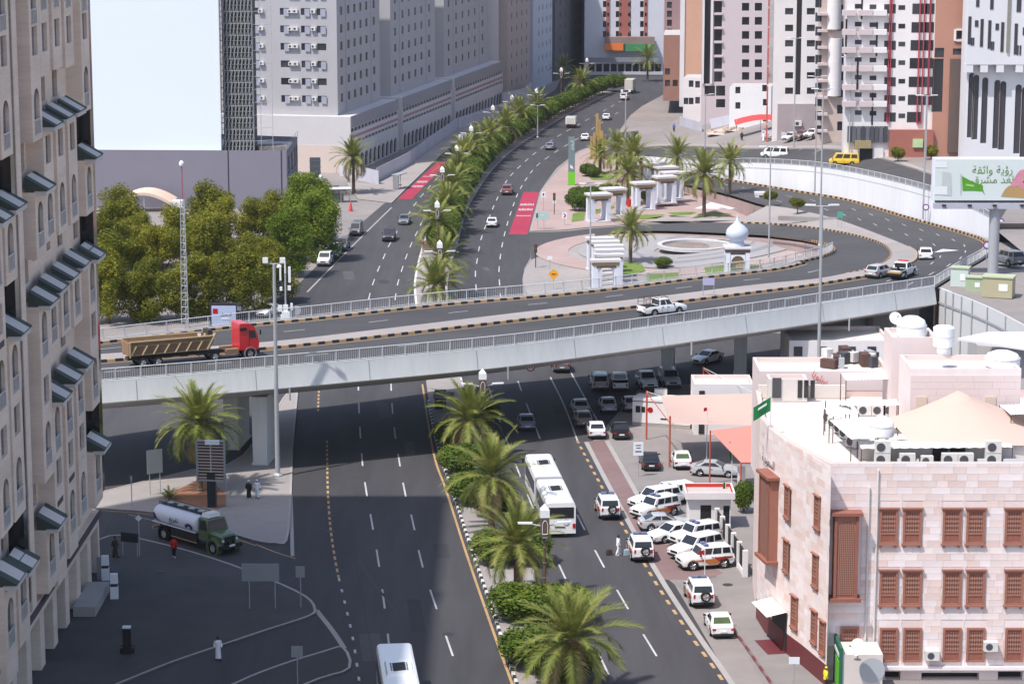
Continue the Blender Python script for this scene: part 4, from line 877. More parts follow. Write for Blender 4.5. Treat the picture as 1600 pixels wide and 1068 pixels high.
# ---------------------------------------------------------------- heavy vehicles
def bus(p, a, label, artic=True, name='bus', bend=.03):
    t = thing(name, label, 'bus', (p.x, p.y, p.z+.012), a); m_b = paint('bus_white', (.84, .84, .85), .35)
    def section(x0, x1, rear, front, og):
        w, z0, z1 = 1.27, .38, 3.1
        b = MB(); yz = [(-w, z0), (-w, 2.75), (-w+.08, 3.0), (-w+.25, z1), (w-.25, z1), (w-.08, 3.0), (w, 2.75), (w, z0)]; n = len(yz)
        for i in range(n): j = (i+1) % n; b.face(((x0, *yz[i]), (x1, *yz[i]), (x1, *yz[j]), (x0, *yz[j]))[::-1])
        b.face([(x0, *q) for q in yz][::1]); b.face([(x1, *q) for q in yz][::-1]); s = b.build('body_shell', m_b, t, local=True, smooth=20)
        for sd in (-1, 1):
            k = int((x1-x0)/1.5)
            for i in range(k):
                xa = x0+.3+(x1-x0-.6)*i/k; xb = x0+.3+(x1-x0-.6)*(i+1)/k-.06; q = MB(); q.bx(xa, xb, sd*w-.015, sd*w+.015, 1.35, 2.55); q.build('side_window', m_glass, s, local=True)
        xm = (x0+x1)/2; q = MB(); q.box((xm, 0, z1+.12), (3.2, 1.9, .24), 0, 0, (.92, .9)); ru = q.build('roof_unit', m_b, s, local=True)
        for i in range(6): q = MB(); q.box((xm-.75+i*.3, 0, z1+.25), (.24, .9, .03), .25); q.build('grille', m_trim, ru, local=True)
        for sg in (-1, 1):
            q = MB()
            for i in range(6): q.box((xm-.75+i*.3, sg*.55, z1+.245), (.18, .1, .02))
            q.build('vent_row', m_trim, ru, local=True)
        return s
    if artic: s1 = section(.6, 9.3, 0, 1, t); s2 = section(-9.2, -.6, 1, 0, t); q = MB(); [q.bx(-.6+i*.2, -.42+i*.2, -1.2, 1.2, .45, 3.0) for i in range(6)]; q.build('bellows', mat('bellows_grey', (.25, .25, .27), .8, .1, 2.), t, local=True); xr, xf = -9.2, 9.3
    else: s1 = s2 = section(-6, 6, 1, 1, t); xr, xf = -6, 6
    q = MB(); q.bx(xr-.03, xr+.02, -1.1, 1.1, 1.75, 2.7); q.build('rear_window', m_glass, t, local=True); q = MB(); q.bx(xf-.02, xf+.04, -1.15, 1.15, 1.2, 2.7); q.build('windshield', m_glass, t, local=True)
    for sd in (-1, 1):
        q = MB(); q.bx(xr-.04, xr+.05, sd*1.12-.12, sd*1.12+.12, .85, 1.25); q.build('tail_light', m_tail, t, local=True); q = MB(); q.bx(xf-.05, xf+.04, sd*.95-.16, sd*.95+.16, .75, 1.0); q.build('headlight', m_head, t, local=True); q = MB(); q.box((xf+.15, sd*1.42, 2.4), (.12, .25, .45)); q.build('mirror', m_trim, t, local=True)
    q = MB(); q.lathe((xr-.03, -.45, 1.38), [(.27, -.01), (.27, .01)], 18, 0, 'x'); em = q.build('emblem', mat('emblem_grey', (.35, .37, .36), .6, 0), t, local=True); q = MB(); q.lathe((xr-.045, -.45, 1.38), [(.22, -.01), (.22, .01)], 18, 0, 'x'); q.build('emblem_field', m_b, em, local=True); q = MB(); q.lathe((xr-.06, -.45, 1.38), [(.09, -.01), (.05, .01)], 5, 0, 'x'); q.build('emblem_star', m_trim, em, local=True)
    q = MB(); q.bx(xr-.04, xr, -.35, .55, .92, 1.0); q.build('number_plate', m_trim, t, local=True)
    parts = []
    for x in ((6.6, -.6-1.6, -6.3) if artic else (3.4, -2.8)):
        for sd in (-1, 1): wheel(parts, x, sd*1.1, .48, .3)
    assemble(t, parts); return t
pa = G(838, 752); pb = G(877, 841); c = (pa+pb)/2; d = (pa-pb).normalized(); c = pb+d*9.4; bus(c, math.atan2(d.y, d.x), 'long white articulated bus driving away on the right carriageway')
pb = G(620, 1087); c = pb; d = (G(636, 1180)-G(611, 1040)).normalized(); bus(G(619, 1085)-d*(-4.), math.atan2(d.y, d.x), 'white bus entering at the bottom of the left carriageway', artic=False)
def tip_truck(p, a):
    t = thing('dump_truck', 'red dump truck with a rusty tan trailer on the bridge', 'truck', (p.x, p.y, p.z+.012), a)
    m_tan = mat('tan_rusty', (.30, .21, .12), .85, .3, 1.3, tint=(.22, .10, .055)); m_rib = mat('tan_rib', (.36, .28, .17), .85, .2, 2.); m_ch = mat('chassis_grime', (.05, .045, .04), .9, .2, 3.)
    q = MB(); q.bx(-7.4, 6.8, -.45, .45, .75, 1.05); q.build('chassis', m_ch, t, local=True)
    # cab at front
    prof = [(5.1, .95), (7.3, .95), (7.38, 1.5), (7.25, 2.35), (6.85, 3.35), (6.2, 3.72), (5.2, 3.75), (5.1, 3.6)]; q = MB()
    for i in range(len(prof)): j = (i+1) % len(prof); a_, b_ = prof[i], prof[j]; q.face(((a_[0], -1.22, a_[1]), (b_[0], -1.22, b_[1]), (b_[0], 1.22, b_[1]), (a_[0], 1.22, a_[1]))[::-1])
    q.face([(x, -1.22, z) for x, z in prof]); q.face([(x, 1.22, z) for x, z in prof][::-1]); cab = q.build('cab', PR, t, local=True, smooth=25)
    q = MB(); q.face([(7.30, -1.1, 2.3), (7.30, 1.1, 2.3), (6.95, 1.05, 3.2), (6.95, -1.05, 3.2)]); q.build('windshield', m_glass, cab, local=True)
    for s in (-1, 1):
        e = s*1.235; q = MB(); q.face([(6.25, e, 2.15), (7.1, e, 2.15), (6.85, e, 2.95), (6.25, e, 2.95)][::-s]); q.build('side_window', m_glass, cab, local=True)
        q = MB(); q.box((5.55, s*1.25, 3.15), (.75, .12, .32)); q.build('air_intake', m_trim, cab, local=True); q = MB(); q.box((7.45, s*1.45, 2.75), (.12, .2, .5)); q.build('mirror', m_trim, cab, local=True)
        q = MB(); q.bx(6.2, 6.24, s*1.235-.01, s*1.235+.01, 1.2, 3.1); q.build('door_seam', m_trim, cab, local=True)
        q = MB(); q.lathe((6.35, s*1.05, .55), [(.72, -.22), (.72, .22), (.62, .22), (.62, -.22), (.72, -.22)], 20, 0, 'y'); q.build('mudguard', mat('mudguard_grey', (.22, .22, .22), .8, .1, 2.), t, local=True)
        q = MB(); q.bx(3.6, 5.0, s*.9-.3, s*.9+.3, .65, 1.15); q.build('fuel_tank', m_tan, t, local=True); q = MB(); q.bx(7.1, 7.45, s*.85-.3, s*.85+.3, .45, .85); q.build('bumper', m_trim, t, local=True)
    # body: open tub with ribs
    b = MB(); X0, X1, w0, w1, zb, zt = -7.3, 2.3, 1.05, 1.27, 1.35, 2.75
    lo = [(X0, -w0, zb), (X1-.9, -w0, zb), (X1-.9, w0, zb), (X0, w0, zb)]; hi = [(X0-.1, -w1, zt), (X1, -w1, zt), (X1, w1, zt), (X0-.1, w1, zt)]
    for i in range(4): j = (i+1) % 4; b.face((lo[i], lo[j], hi[j], hi[i])); b.face(tuple((p_[0]*.985, p_[1]*.95, p_[2]) for p_ in (lo[j], lo[i], hi[i], hi[j])))
    b.face([(x*.985, y*.94, zb+.12) for x, y, z in lo]); b.face(lo[::-1]); tub = b.build('tipper_body', m_tan, t, local=True)
    for s in (-1, 1):
        q = MB(); q.tube((X0-.1, s*w1, zt), (X1, s*w1, zt), .09, None, 6); q.build('top_rail', m_rib, tub, local=True); q = MB(); q.tube((X0, s*(w0+.02), zb), (X1-.9, s*(w0+.02), zb), .08, None, 6); q.build('bottom_rail', m_rib, tub, local=True)
        q = MB(); q.tube((X0-.05, s*(w0+.14), zb+.95), (X1-.35, s*(w0+.14), zb+.95), .06, None, 4); q.build('middle_rail', m_rib, tub, local=True)
        for i in range(8):
            x = X0+.1+i*(X1-.9-X0)/7.; q = MB(); q.tube((x, s*(w0+.05), zb), (x+.55, s*(w0+.17), zb+.95), .15, None, 4); q.build('rib', m_rib, tub, local=True)
        q = MB(); q.tube((X1-.9, s*w0, zb), (X1, s*w1, zt+.25), .2, None, 4); q.build('front_post', m_rib, tub, local=True); q = MB(); q.tube((X0, s*w0, zb-.2), (X0-.08, s*w1, zt), .14, None, 4); q.build('rear_post', m_rib, tub, local=True)
    q = MB(); q.box((1.9, 0, zt+.3), (.5, 1.6, .45)); q.build('hoist_head', m_ch, t, local=True); q = MB(); q.bx(-7.5, -7.35, -1.1, 1.1, 1.3, 2.6); q.build('tailgate', m_tan, t, local=True)
    parts = []
    for x in (6.35, 2.3, -4.2, -5.9):
        for s in (-1, 1): wheel(parts, x, s*1.0, .52, .36)
    assemble(t, parts); t.scale = (.88, .93, .93); return t
pa = G(215, 572, 10); pb = G(384, 557, 10); d = (pb-pa).normalized(); tip_truck(pb-d*5.5, math.atan2(d.y, d.x))
def letters(txt, size, m, parent, loc, rot, name='lettering', align='CENTER', ext=.004, local=False):
    cu = bpy.data.curves.new('text', 'FONT'); cu.body = txt; cu.size = size; cu.align_x = align; cu.align_y = 'CENTER'; cu.extrude = ext; cu.resolution_u = 2
    o = bpy.data.objects.new('tmp', cu); COL.objects.link(o); dg = bpy.context.evaluated_depsgraph_get(); me = bpy.data.meshes.new_from_object(o.evaluated_get(dg)); bpy.data.objects.remove(o); bpy.data.curves.remove(cu)
    me.materials.clear(); me.materials.append(m); l = Vector(loc) - (Vector() if local or parent is None else origin(parent)); return put(name, me, parent, None, tuple(l), rot)
def tanker(p, a):
    t = thing('tanker_truck', 'green bonneted tanker truck with a white printed tank', 'truck', (p.x, p.y, p.z+.012), a); m_tank = mat('tank_white', (.72, .72, .78), .3, .05, 2., spec=.5); m_pur = mat('lotus_purple', (.05, .03, .13), .5, 0); m_ch = MATS['chassis_grime']
    q = MB(); q.bx(-4.3, 4., -.45, .45, .8, 1.1); q.build('chassis', m_ch, t, local=True)
    n = 24; sec = [(1.2*math.copysign(abs(math.cos(2*math.pi*i/n))**.75, math.cos(2*math.pi*i/n)), 2.05+.82*math.copysign(abs(math.sin(2*math.pi*i/n))**.75, math.sin(2*math.pi*i/n))) for i in range(n)]
    q = MB()
    for x0, x1, k0, k1 in ((-4.35, -4.2, .8, 1.), (-4.2, 1.55, 1., 1.), (1.55, 1.7, 1., .8)):
        for i in range(n): j = (i+1) % n; f = lambda x, s, k: (x, s[0]*k, 2.05+(s[1]-2.05)*k); q.face((f(x0, sec[i], k0), f(x0, sec[j], k0), f(x1, sec[j], k1), f(x1, sec[i], k1)))
    q.face([(-4.35, y*.8, 2.05+(z-2.05)*.8) for y, z in sec]); q.face([(1.7, y*.8, 2.05+(z-2.05)*.8) for y, z in sec][::-1]); tk = q.build('tank', m_tank, t, local=True, smooth=35)
    q = MB(); q.bx(-4.2, 1.5, -.45, .45, 2.9, 2.94); wk = q.build('walkway', m_trim, tk, local=True)
    for s in (-1, 1): q = MB(); q.path([(-4.2, s*.5, 2.85), (-4.2, s*.5, 3.1), (1.5, s*.5, 3.1), (1.5, s*.5, 2.85)], .03); q.build('guard_rail', m_trim, tk, local=True)
    for x in (-3.3, -1.9, -.4, .9): q = MB(); q.lathe((x, 0, 2.94), [(.3, 0), (.3, .12), (.05, .16)], 12); q.build('hatch', m_steel, tk, local=True)
    for s in (-1, 1):                 # wrap artwork: purple sweep at the rear, lotus near the cab
        e = s*1.215; q = MB(); 
        for k in range(9):
            th = -.1+math.pi*(k+.5)/9; cx, cz = .65, 1.7; l = .62; wv = .11; dx, dz = math.cos(th), math.sin(th)*.75
            q.face([(cx+dx*.15, e, cz+dz*.15), (cx+dx*l*.6-dz*wv, e, cz+dz*l*.6+dx*wv), (cx+dx*l, e, cz+dz*l), (cx+dx*l*.6+dz*wv, e, cz+dz*l*.6-dx*wv)][::-s])
        q.build('lotus_print', m_pur, tk, local=True)
        q = MB(); q.face([(-4.18, e, 1.7), (-3.1, e, 1.62), (-3.7, e, 1.8), (-3.9, e, 2.1), (-4.18, e, 2.35)][::-s]); q.build('purple_sweep', m_pur, tk, local=True)
        letters('ﻎﻳﺮﻔﺗ', .62, m_pur, tk, (-1.4, s*1.222, 2.05), (math.pi/2, 0, 0 if s < 0 else math.pi), local=True)
        q = MB(); q.bx(-4.3, 1.6, s*1.2-.05, s*1.2+.05, 1.42, 1.5); q.build('side_strip', m_tank, tk, local=True)
        q = MB(); q.bx(-1.9, 1.6, s*1.0-.12, s*1.0+.12, .55, 1.35); q.build('side_locker', m_trim, t, local=True); q = MB(); q.bx(-1.9, 1.6, s*1.13-.01, s*1.13+.01, .52, .6); q.build('reflector_strip', m_yel, t, local=True)
        q = MB(); q.lathe((-2.9, s*.95, .55), [(.74, -.25), (.74, .25), (.66, .25), (.66, -.25), (.74, -.25)], 18, 0, 'y'); q.build('mudguard', m_trim, t, local=True)
    q = MB(); q.bx(-4.45, -4.3, -1.2, 1.2, .75, .95); q.build('rear_bumper', m_ky, t, local=True)
    # cab + bonnet
    q = MB(); A_ = [(1.8, -1.1, 1.0), (3.1, -1.1, 1.0), (3.1, -1.1, 1.85), (2.8, -1., 2.75), (1.8, -1., 2.8)]; B_ = [(x, -y, z) for x, y, z in A_]
    for i in range(5): j = (i+1) % 5; q.face((A_[j], A_[i], B_[i], B_[j]))
    q.face(A_); q.face(B_[::-1]); cab = q.build('cab', PGN, t, local=True, smooth=20)
    q = MB(); q.face([(3.12, -.98, 1.9), (3.12, .98, 1.9), (2.84, .9, 2.65), (2.84, -.9, 2.65)]); q.build('windshield', m_glass, cab, local=True)
    for s in (-1, 1): q = MB(); q.face([(2.0, s*1.115, 1.85), (2.95, s*1.115, 1.85), (2.72, s*1.035, 2.6), (2.0, s*1.035, 2.6)][::-s]); q.build('side_window', m_glass, cab, local=True)
    q = MB(); q.box((2.2, 0, 2.98), (.9, 1.3, .34), 0, 0, (.9, .9)); q.build('roof_cooler', PW, cab, local=True)
    q = MB(); ring = lambda x, w_, z: [(x, -w_, 1.05), (x, -w_, z-.18), (x, -w_*.7, z), (x, w_*.7, z), (x, w_, z-.18), (x, w_, 1.05)]
    S = [ring(3.0, .98, 1.85), ring(3.9, .9, 1.78), ring(4.55, .82, 1.68), ring(4.65, .78, 1.55)]
    for a_, b_ in zip(S[:-1], S[1:]): [q.face((a_[i], b_[i], b_[i+1], a_[i+1])[::-1]) for i in range(5)]
    q.face(S[-1]); bn = q.build('bonnet', PGN, t, local=True, smooth=30)
    q = MB(); q.bx(4.64, 4.7, -.55, .55, 1.1, 1.5); q.build('grille', m_trim, bn, local=True)
    for s in (-1, 1): q = MB(); q.lathe((4.66, s*.72, 1.22), [(.12, -.04), (.12, .04)], 10, 0, 'x'); q.build('headlight', m_head, bn, local=True); q = MB(); q.lathe((3.75, s*.95, .55), [(.8, -.25), (.8, .25), (.6, .25), (.6, -.25), (.8, -.25)], 20, 0, 'y'); q.build('mudguard', PGN, t, local=True)
    q = MB(); q.bx(4.6, 4.95, -1.1, 1.1, .55, .85); q.build('front_bumper', m_trim, t, local=True); q = MB(); q.bx(4.95, 5.0, -.3, .3, .72, .88); q.build('number_plate', m_plate, t, local=True)
    parts = []
    for x in (3.75, -2.9):
        for s in (-1, 1): wheel(parts, x, s*.98, .52, .34)
    assemble(t, parts); return t
MATS.setdefault('chassis_grime', mat('chassis_grime', (.05, .045, .04), .9, .2, 3.))
pa = G(262, 836); pb = G(350, 862); d = (pb-pa).normalized(); tanker((pa+pb)/2, math.atan2(d.y, d.x))
def box_truck(p, a, label, L=6., h=3., col=PW):
    t = thing('box_truck', label, 'truck', (p.x, p.y, p.z+.012), a); b = MB(); b.bx(-L/2, L/2-1.7, -1.1, 1.1, .9, h); b.build('cargo_box', col, t, local=True)
    q = MB(); q.box((L/2-.85, 0, 1.35), (1.6, 1.9, 1.6), 0, 0, (.85, .9)); cb = q.build('cab', PW, t, local=True); q = MB(); q.face([(L/2-.04, -.85, 1.45), (L/2-.04, .85, 1.45), (L/2-.16, .8, 2.1), (L/2-.16, -.8, 2.1)]); q.build('windshield', m_glass, cb, local=True)
    q = MB(); q.bx(-L/2+.1, L/2-.2, -.8, .8, .5, .9); q.build('chassis', m_trim, t, local=True); q = MB(); q.bx(-L/2-.03, -L/2, -.9, .9, 1., h-.15); q.build('rear_door', mat('door_cream', (.6, .58, .53), .7, .08, 1.), t, local=True)
    for s in (-1, 1): q = MB(); q.bx(-L/2-.05, -L/2, s*.85-.12, s*.85+.12, .62, .8); q.build('tail_light', m_tail, t, local=True)
    parts = []
    for x in (L/2-1.2, -L/2+1.3):
        for s in (-1, 1): wheel(parts, x, s*.88, .4, .26)
    assemble(t, parts); return t
a = place(893, 199, 905, 188); box_truck(a[0], a[1], 'small white box van truck driving up the avenue', 4.8, 2.5)
a = place(985, 145, 998, 137); box_truck(a[0], a[1], 'cream box truck far up the avenue', 7., 3.6, mat('cream_box', (.5, .47, .42), .7, .1, 1.))
a = place(1410, 432, 1450, 415, 10.); t = thing('tow_truck', 'white tow truck with black recovery gear at the loop divider', 'truck', (a[0].x, a[0].y, 10.012), a[1])
made = assemble(t, [p_ for p_ in car_parts('pickup') if p_[0] not in ('cargo_bed', 'tailgate')], PW)
q = MB(); q.bx(-2.6, -.95, -.9, .9, .75, 1.0); q.tube((-1.1, 0, 1.), (-2.9, 0, 1.9), .12, .08, 6); q.bx(-3.1, -2.5, -.85, .85, .55, .75); q.build('recovery_gear', m_trim, t, local=True); q = MB(); q.bx(.0, .25, -.6, .6, 1.8, 1.94); q.build('light_bar', m_tail, t, local=True); q = MB(); q.bx(-3.0, -2.6, -.8, .8, .78, .98); q.build('warning_board', m_ky, t, local=True)
# ================================================================ buildings
def proj(P):
    P = Vector(P); y, z = P.y, P.z-CH; d = y*math.cos(PITCH)-z*math.sin(PITCH); v = y*math.sin(PITCH)+z*math.cos(PITCH); return 800+F*P.x/d, 534-F*v/d
def RP(a, b, p0, p1):                  # photo point -> (u, z) on the upright plane through p0, p1
    u_, v_ = (a-800.)/F, (534.-b)/F; D = Vector((u_, math.cos(PITCH)+v_*math.sin(PITCH), -math.sin(PITCH)+v_*math.cos(PITCH)))
    d = Vector((p1[0]-p0[0], p1[1]-p0[1])).normalized(); n = Vector((d.y, -d.x)); t = (n.x*p0[0]+n.y*p0[1])/(n.x*D.x+n.y*D.y)
    q = D*t; return (q.x-p0[0])*d.x+(q.y-p0[1])*d.y, q.z+CH
def HP(p0, p1, x0, y0, x1, y1):
    a = RP(x0, y0, p0, p1); b = RP(x1, y1, p0, p1); return (min(a[0], b[0]), max(a[0], b[0]), min(a[1], b[1]), max(a[1], b[1]))
def HC(p0, p1, x, y, w_, h_, arch=False):    # opening of given size (m) centred on a photo point
    u, z = RP(x, y, p0, p1); r = (u-w_/2, u+w_/2, z-h_/2, z+h_/2); return r+(1,) if arch else r
m_win = mat('window_glass', (.035, .037, .045), .18, .25, .6, spec=.5, rnd=.5); m_win2 = mat('window_grey', (.10, .10, .12), .25, .2, .6, spec=.4, rnd=.4); m_winb = mat('window_black', (.012, .013, .016), .12, .1, .6, spec=.6)
m_fr = mat('frame_grey', (.3, .3, .32), .6, .05, 2.); m_ac = mat('ac_white', (.62, .61, .59), .6, .1, 3.); m_acd = mat('ac_grille', (.07, .07, .08), .7, .1, 6.); m_roof = mat('flat_roof', (.45, .43, .42), .9, .12, .6)
def bldg(name, label, poly, z0, z1, m, faces=None, glass=None, depth=.22, roof=m_roof, frame=None, cat='building', parapet=.0, group=None, wins='window'):
    """poly: plan corners, counter-clockwise; faces: {edge: openings}"""
    c = Vector((poly[0][0], poly[0][1], z0)); t = thing(name, label, cat, tuple(c), 0, group); b = MB(); k = len(poly); faces = faces or {}
    for i in range(k): wallface(b, poly[i], poly[(i+1) % k], z0, z1, faces.get(i, []), depth)
    wl = b.build('wall', m, t); r = MB(); r.face([(p[0], p[1], z1-parapet) for p in poly]); r.build('roof', roof, t)
    for i, hs in faces.items(): panes(t, poly[i], poly[(i+1) % k], hs, glass or m_win, depth*.9, wins, frame)
    return t
def ac_box(parent, P, d, s=1.):        # wall air conditioner; d: outward 2D
    rz = math.atan2(d[1], d[0])+math.pi/2; og = origin(parent)
    if 'ac' not in ARH:
        ARH['ac'] = MB().box((0, 0, .3), (.85, .5, .6)).mesh('ac', m_ac); ARH['acg'] = MB().lathe((-.1, -.26, .3), [(.22, 0), (.22, .02)], 12, 0, 'y').mesh('acg', m_acd)
    o = put('air_conditioner', ARH['ac'], parent, None, (P[0]-og.x, P[1]-og.y, P[2]-og.z), rz, (s, s, s)); put('fan_grille', ARH['acg'], o, None); return o
# ---------------------------------------------------------------- tall stone hotel at the left edge
m_trav = mat('travertine', (.72, .57, .47), .8, .16, 1.6, stretch=(.5, .5, 3.5), tint=(.78, .64, .54)); m_travd = mat('stone_band', (.10, .075, .085), .8, .1, 2.); m_awd = mat('awning_dark', (.055, .07, .062), .7, .08, 3.); m_awl = mat('awning_light', (.62, .57, .54), .7, .08, 3.)
HX, HR = -33.0, -34.2
HOTEL = thing('stone_hotel', 'tall stone-clad hotel with arched bay windows filling the left edge', 'building', (HR, 199, 0))
hb = MB(); Zat = lambda Y, py: GY(800, py, Y).z
cols = dict(A=dict(ref=(64, 350), bays=[(-330, 219), (296, 400), (473, 746), (818, 916)], arch=[-170, 2, 174, 350, 521, 692, 862], rect=[-110, 64, 247, 422, 608, 770]),
 B=dict(ref=(79, 335), bays=[(-330, 118), (197, 374), (453, 540), (622, 905)], arch=[-190, -20, 140, 335, 500, 668, 835], rect=[-110, 58, 233, 384, 548, 736]),
 C=dict(ref=(98, 318), bays=[(-330, 107), (185, 362), (434, 520), (594, 862)], arch=[-190, -22, 131, 318, 480, 643, 797], rect=[-105, 51, 222, 370, 525, 708]),
 D=dict(ref=(116, 305), bays=[(-330, 104), (175, 347), (415, 505), (570, 812)], arch=[-190, -22, 125, 305, 460, 613, 768], rect=[-105, 46, 213, 363, 520, 682]),
 E=dict(ref=(140, 292), bays=[(-330, 173), (247, 333), (402, 634), (698, 785)], arch=[-190, -15, 136, 292, 441, 590, 735], rect=[-105, 41, 209, 352, 507, 653]),
 L=dict(ref=(17, 385), bays=[(-330, 245), (325, 440), (520, 805), (885, 1000)], arch=[-190, 10, 195, 385, 575, 750, 930], rect=[-110, 80, 290, 470, 655, 840]),
 K=dict(ref=(-4, 410), bays=[(-330, 265), (345, 830), (905, 1060)], arch=[-190, 15, 215, 410, 600, 785, 970], rect=[-110, 95, 310, 500, 690, 880]))
rec = []; BW = 3.7
m_bal = mat('balustrade_white', (.58, .54, .52), .8, .12, 3.)
for cn, c_ in cols.items():
    Y = GX(c_['ref'][0], c_['ref'][1], HX).y; c_['Y'] = Y; bays = [(Zat(Y, b_), Zat(Y, a_)) for a_, b_ in c_['bays']]
    wins = [(Zat(Y, y), 2.0, 3.2, 1) for y in c_['arch']]+[(Zat(Y, y), 2.0, 2.0, 0) for y in c_['rect']]
    for zc, w_, h_, ar in wins:
        inb = [b_ for b_ in bays if b_[0] < zc < b_[1]]; hole = (w_, h_, zc, ar)
        if not inb: rec.append((Y, w_, h_*(.8 if ar else 1), zc, ar))
    for zl, zh in bays:
        bm_ = MB(); y0, y1 = Y-BW/2, Y+BW/2; hs = []
        for zc, w_, h_, ar in wins:
            if zl < zc < zh: lo, hi = max(zl+.35, zc-h_/2), min(zh-.2, zc+h_/2); hs.append((BW/2-w_/2, BW/2+w_/2, lo, hi)+((1,) if ar else ()))
        wallface(bm_, (HX, y0), (HX, y1), zl, zh, hs, .3); bm_.face([(HR, y0, zl), (HX, y0, zl), (HX, y0, zh), (HR, y0, zh)]); bm_.face([(HX, y1, zl), (HR, y1, zl), (HR, y1, zh), (HX, y1, zh)])
        bm_.face([(HR, y0, zl), (HR, y1, zl), (HX, y1, zl), (HX, y0, zl)]); bm_.face([(HR, y0, zh), (HX, y0, zh), (HX, y1, zh), (HR, y1, zh)])
        bay = bm_.build('bay', m_trav, HOTEL)
        panes(bay, (HX, y0), (HX, y1), hs, m_win2, .27)
        for h in hs:
            if len(h) > 4:
                q = MB(); q.bx(HX-.02, HX+.07, y0+h[0]-.02, y0+h[1]+.02, h[2], h[2]+.08); q.bx(HX-.02, HX+.07, y0+h[0]-.02, y0+h[1]+.02, h[2]+1., h[2]+1.1)
                for k in range(5): yy = y0+h[0]+.1+k*(h[1]-h[0]-.2)/4; q.bx(HX, HX+.05, yy-.06, yy+.06, h[2]+.08, h[2]+1.)
                q.build('balustrade', m_bal, bay)
                if h[2]-zl > 1.5: q = MB(); q.bx(HX, HX+.03, Y-1.1, Y+1.1, h[3]+.75, h[3]+1.15); q.build('dark_plaque', m_travd, bay)
        if zh < Zat(Y, -100):          # awning over the bay
            X0, X1, W2 = HX-.7, HX+.85, BW/2+.02; zt, zb_ = zh+1.1, zh+.2; q = MB()
            f = lambda s, t: (X0+(X1-X0)*t, Y-W2+2*W2*s, zt+(zb_-zt)*t)
            for s0, s1, mi in ((0, .25, 0), (.25, .75, 1), (.75, 1, 0)): q.face((f(s0, 0), f(s0, 1), f(s1, 1), f(s1, 0)), mi)
            for s, o_ in ((0, 1), (1, -1)): q.face([f(s, 0), (X0, Y-W2+2*W2*s, zb_-.1), (X1, Y-W2+2*W2*s, zb_-.1), f(s, 1)][::o_], 0)
            q.face([f(0, 1), (X1, Y-W2, zb_-.1), (X1, Y+W2, zb_-.1), f(1, 1)], 0); aw = q.build('awning', [m_awd, m_awl], HOTEL)
            q = MB(); q.bx(HX-.05, X1-.05, Y-W2+.05, Y+W2-.05, zb_-.42, zb_-.1); q.build('ledge', m_bal, aw)
wb = MB(); y0 = 100.; ZTOP = 66.
hs = [(Y-w_/2-y0, Y+w_/2-y0, zc-h_/2, zc+h_/2)+((1,) if ar else ()) for Y, w_, h_, zc, ar in rec]
gs1 = GX(24, 400, HR).y; gs2 = GX(33, 400, HR).y
hs += [(gs1-y0, gs2-y0, 7., 64.), (197.3-y0, 198.9-y0, 7., 64.)]
ZP_ = 5.2
wallface(wb, (HR, y0), (HR, 199), ZP_, ZTOP, hs, .3); wallface(wb, (HR, 199), (-60, 199), 0, ZTOP, [], .2); wallface(wb, (-60, 100), (HR, 100), 0, ZTOP, [], .2)
wb.face([(HR, 100, ZTOP), (HR, 199, ZTOP), (-60, 199, ZTOP), (-60, 100, ZTOP)]); wb.build('wall', m_trav, HOTEL)
panes(HOTEL, (HR, y0), (HR, 199), hs[:-2], m_win2, .27); panes(HOTEL, (HR, y0), (HR, 199), hs[-2:], m_winb, .25, 'glass_strip')
ga, gb_ = GX(24.5, 400, HX).y, GX(32, 400, HX).y; eY = cols['E']['Y']+BW/2
for y_0, y_1 in ((ga, gb_), (eY+.1, eY+1.7)): q = MB(); q.bx(HR, HX-.12, y_0, y_1, 7., 64.); q.build('glass_strip', m_winb, HOTEL)
q = MB(); q.bx(HR, HX-.05, gb_+.02, gb_+1.6, 6.2, 64); q.build('corner_pilaster', m_trav, HOTEL)
# ground floor: piers, shutters and doors under a cornice
g0 = MB(); gh = []
for k in range(19): gh.append((3.+5.1*k, 3.+5.1*k+3.5, .1, 4.1))
wallface(g0, (HR+.5, y0), (HR+.5, 199), 0, ZP_, gh, .9); g0.face([(HR, y0, ZP_), (HR+.5, y0, ZP_), (HR+.5, 199, ZP_), (HR, 199, ZP_)]); g0.face([(HR+.5, 199, 0), (HR, 199, 0), (HR, 199, ZP_), (HR+.5, 199, ZP_)]); g0.build('ground_floor_wall', m_trav, HOTEL)
m_shut = mat('poster_shutter', (.42, .40, .36), .8, .3, 1.4, tint=(.5, .5, .5)); m_door = mat('dark_doorway', (.03, .028, .027), .7, .2, 1.)
for k, h in enumerate(gh): panes(HOTEL, (HR+.5, y0), (HR+.5, 199), [h], m_shut if k % 4 in (0, 1) else m_door, .7, 'shutter' if k % 4 in (0, 1) else 'doorway')
q = MB(); q.bx(HR+.4, HR+.75, y0, 198.9, ZP_-.35, ZP_-.05); q.build('cornice', m_travd, HOTEL)
q = MB(); q.bx(HR+.5, HR+2.2, 186, 193, .12, .9); q.build('entrance_step', m_kp, HOTEL)
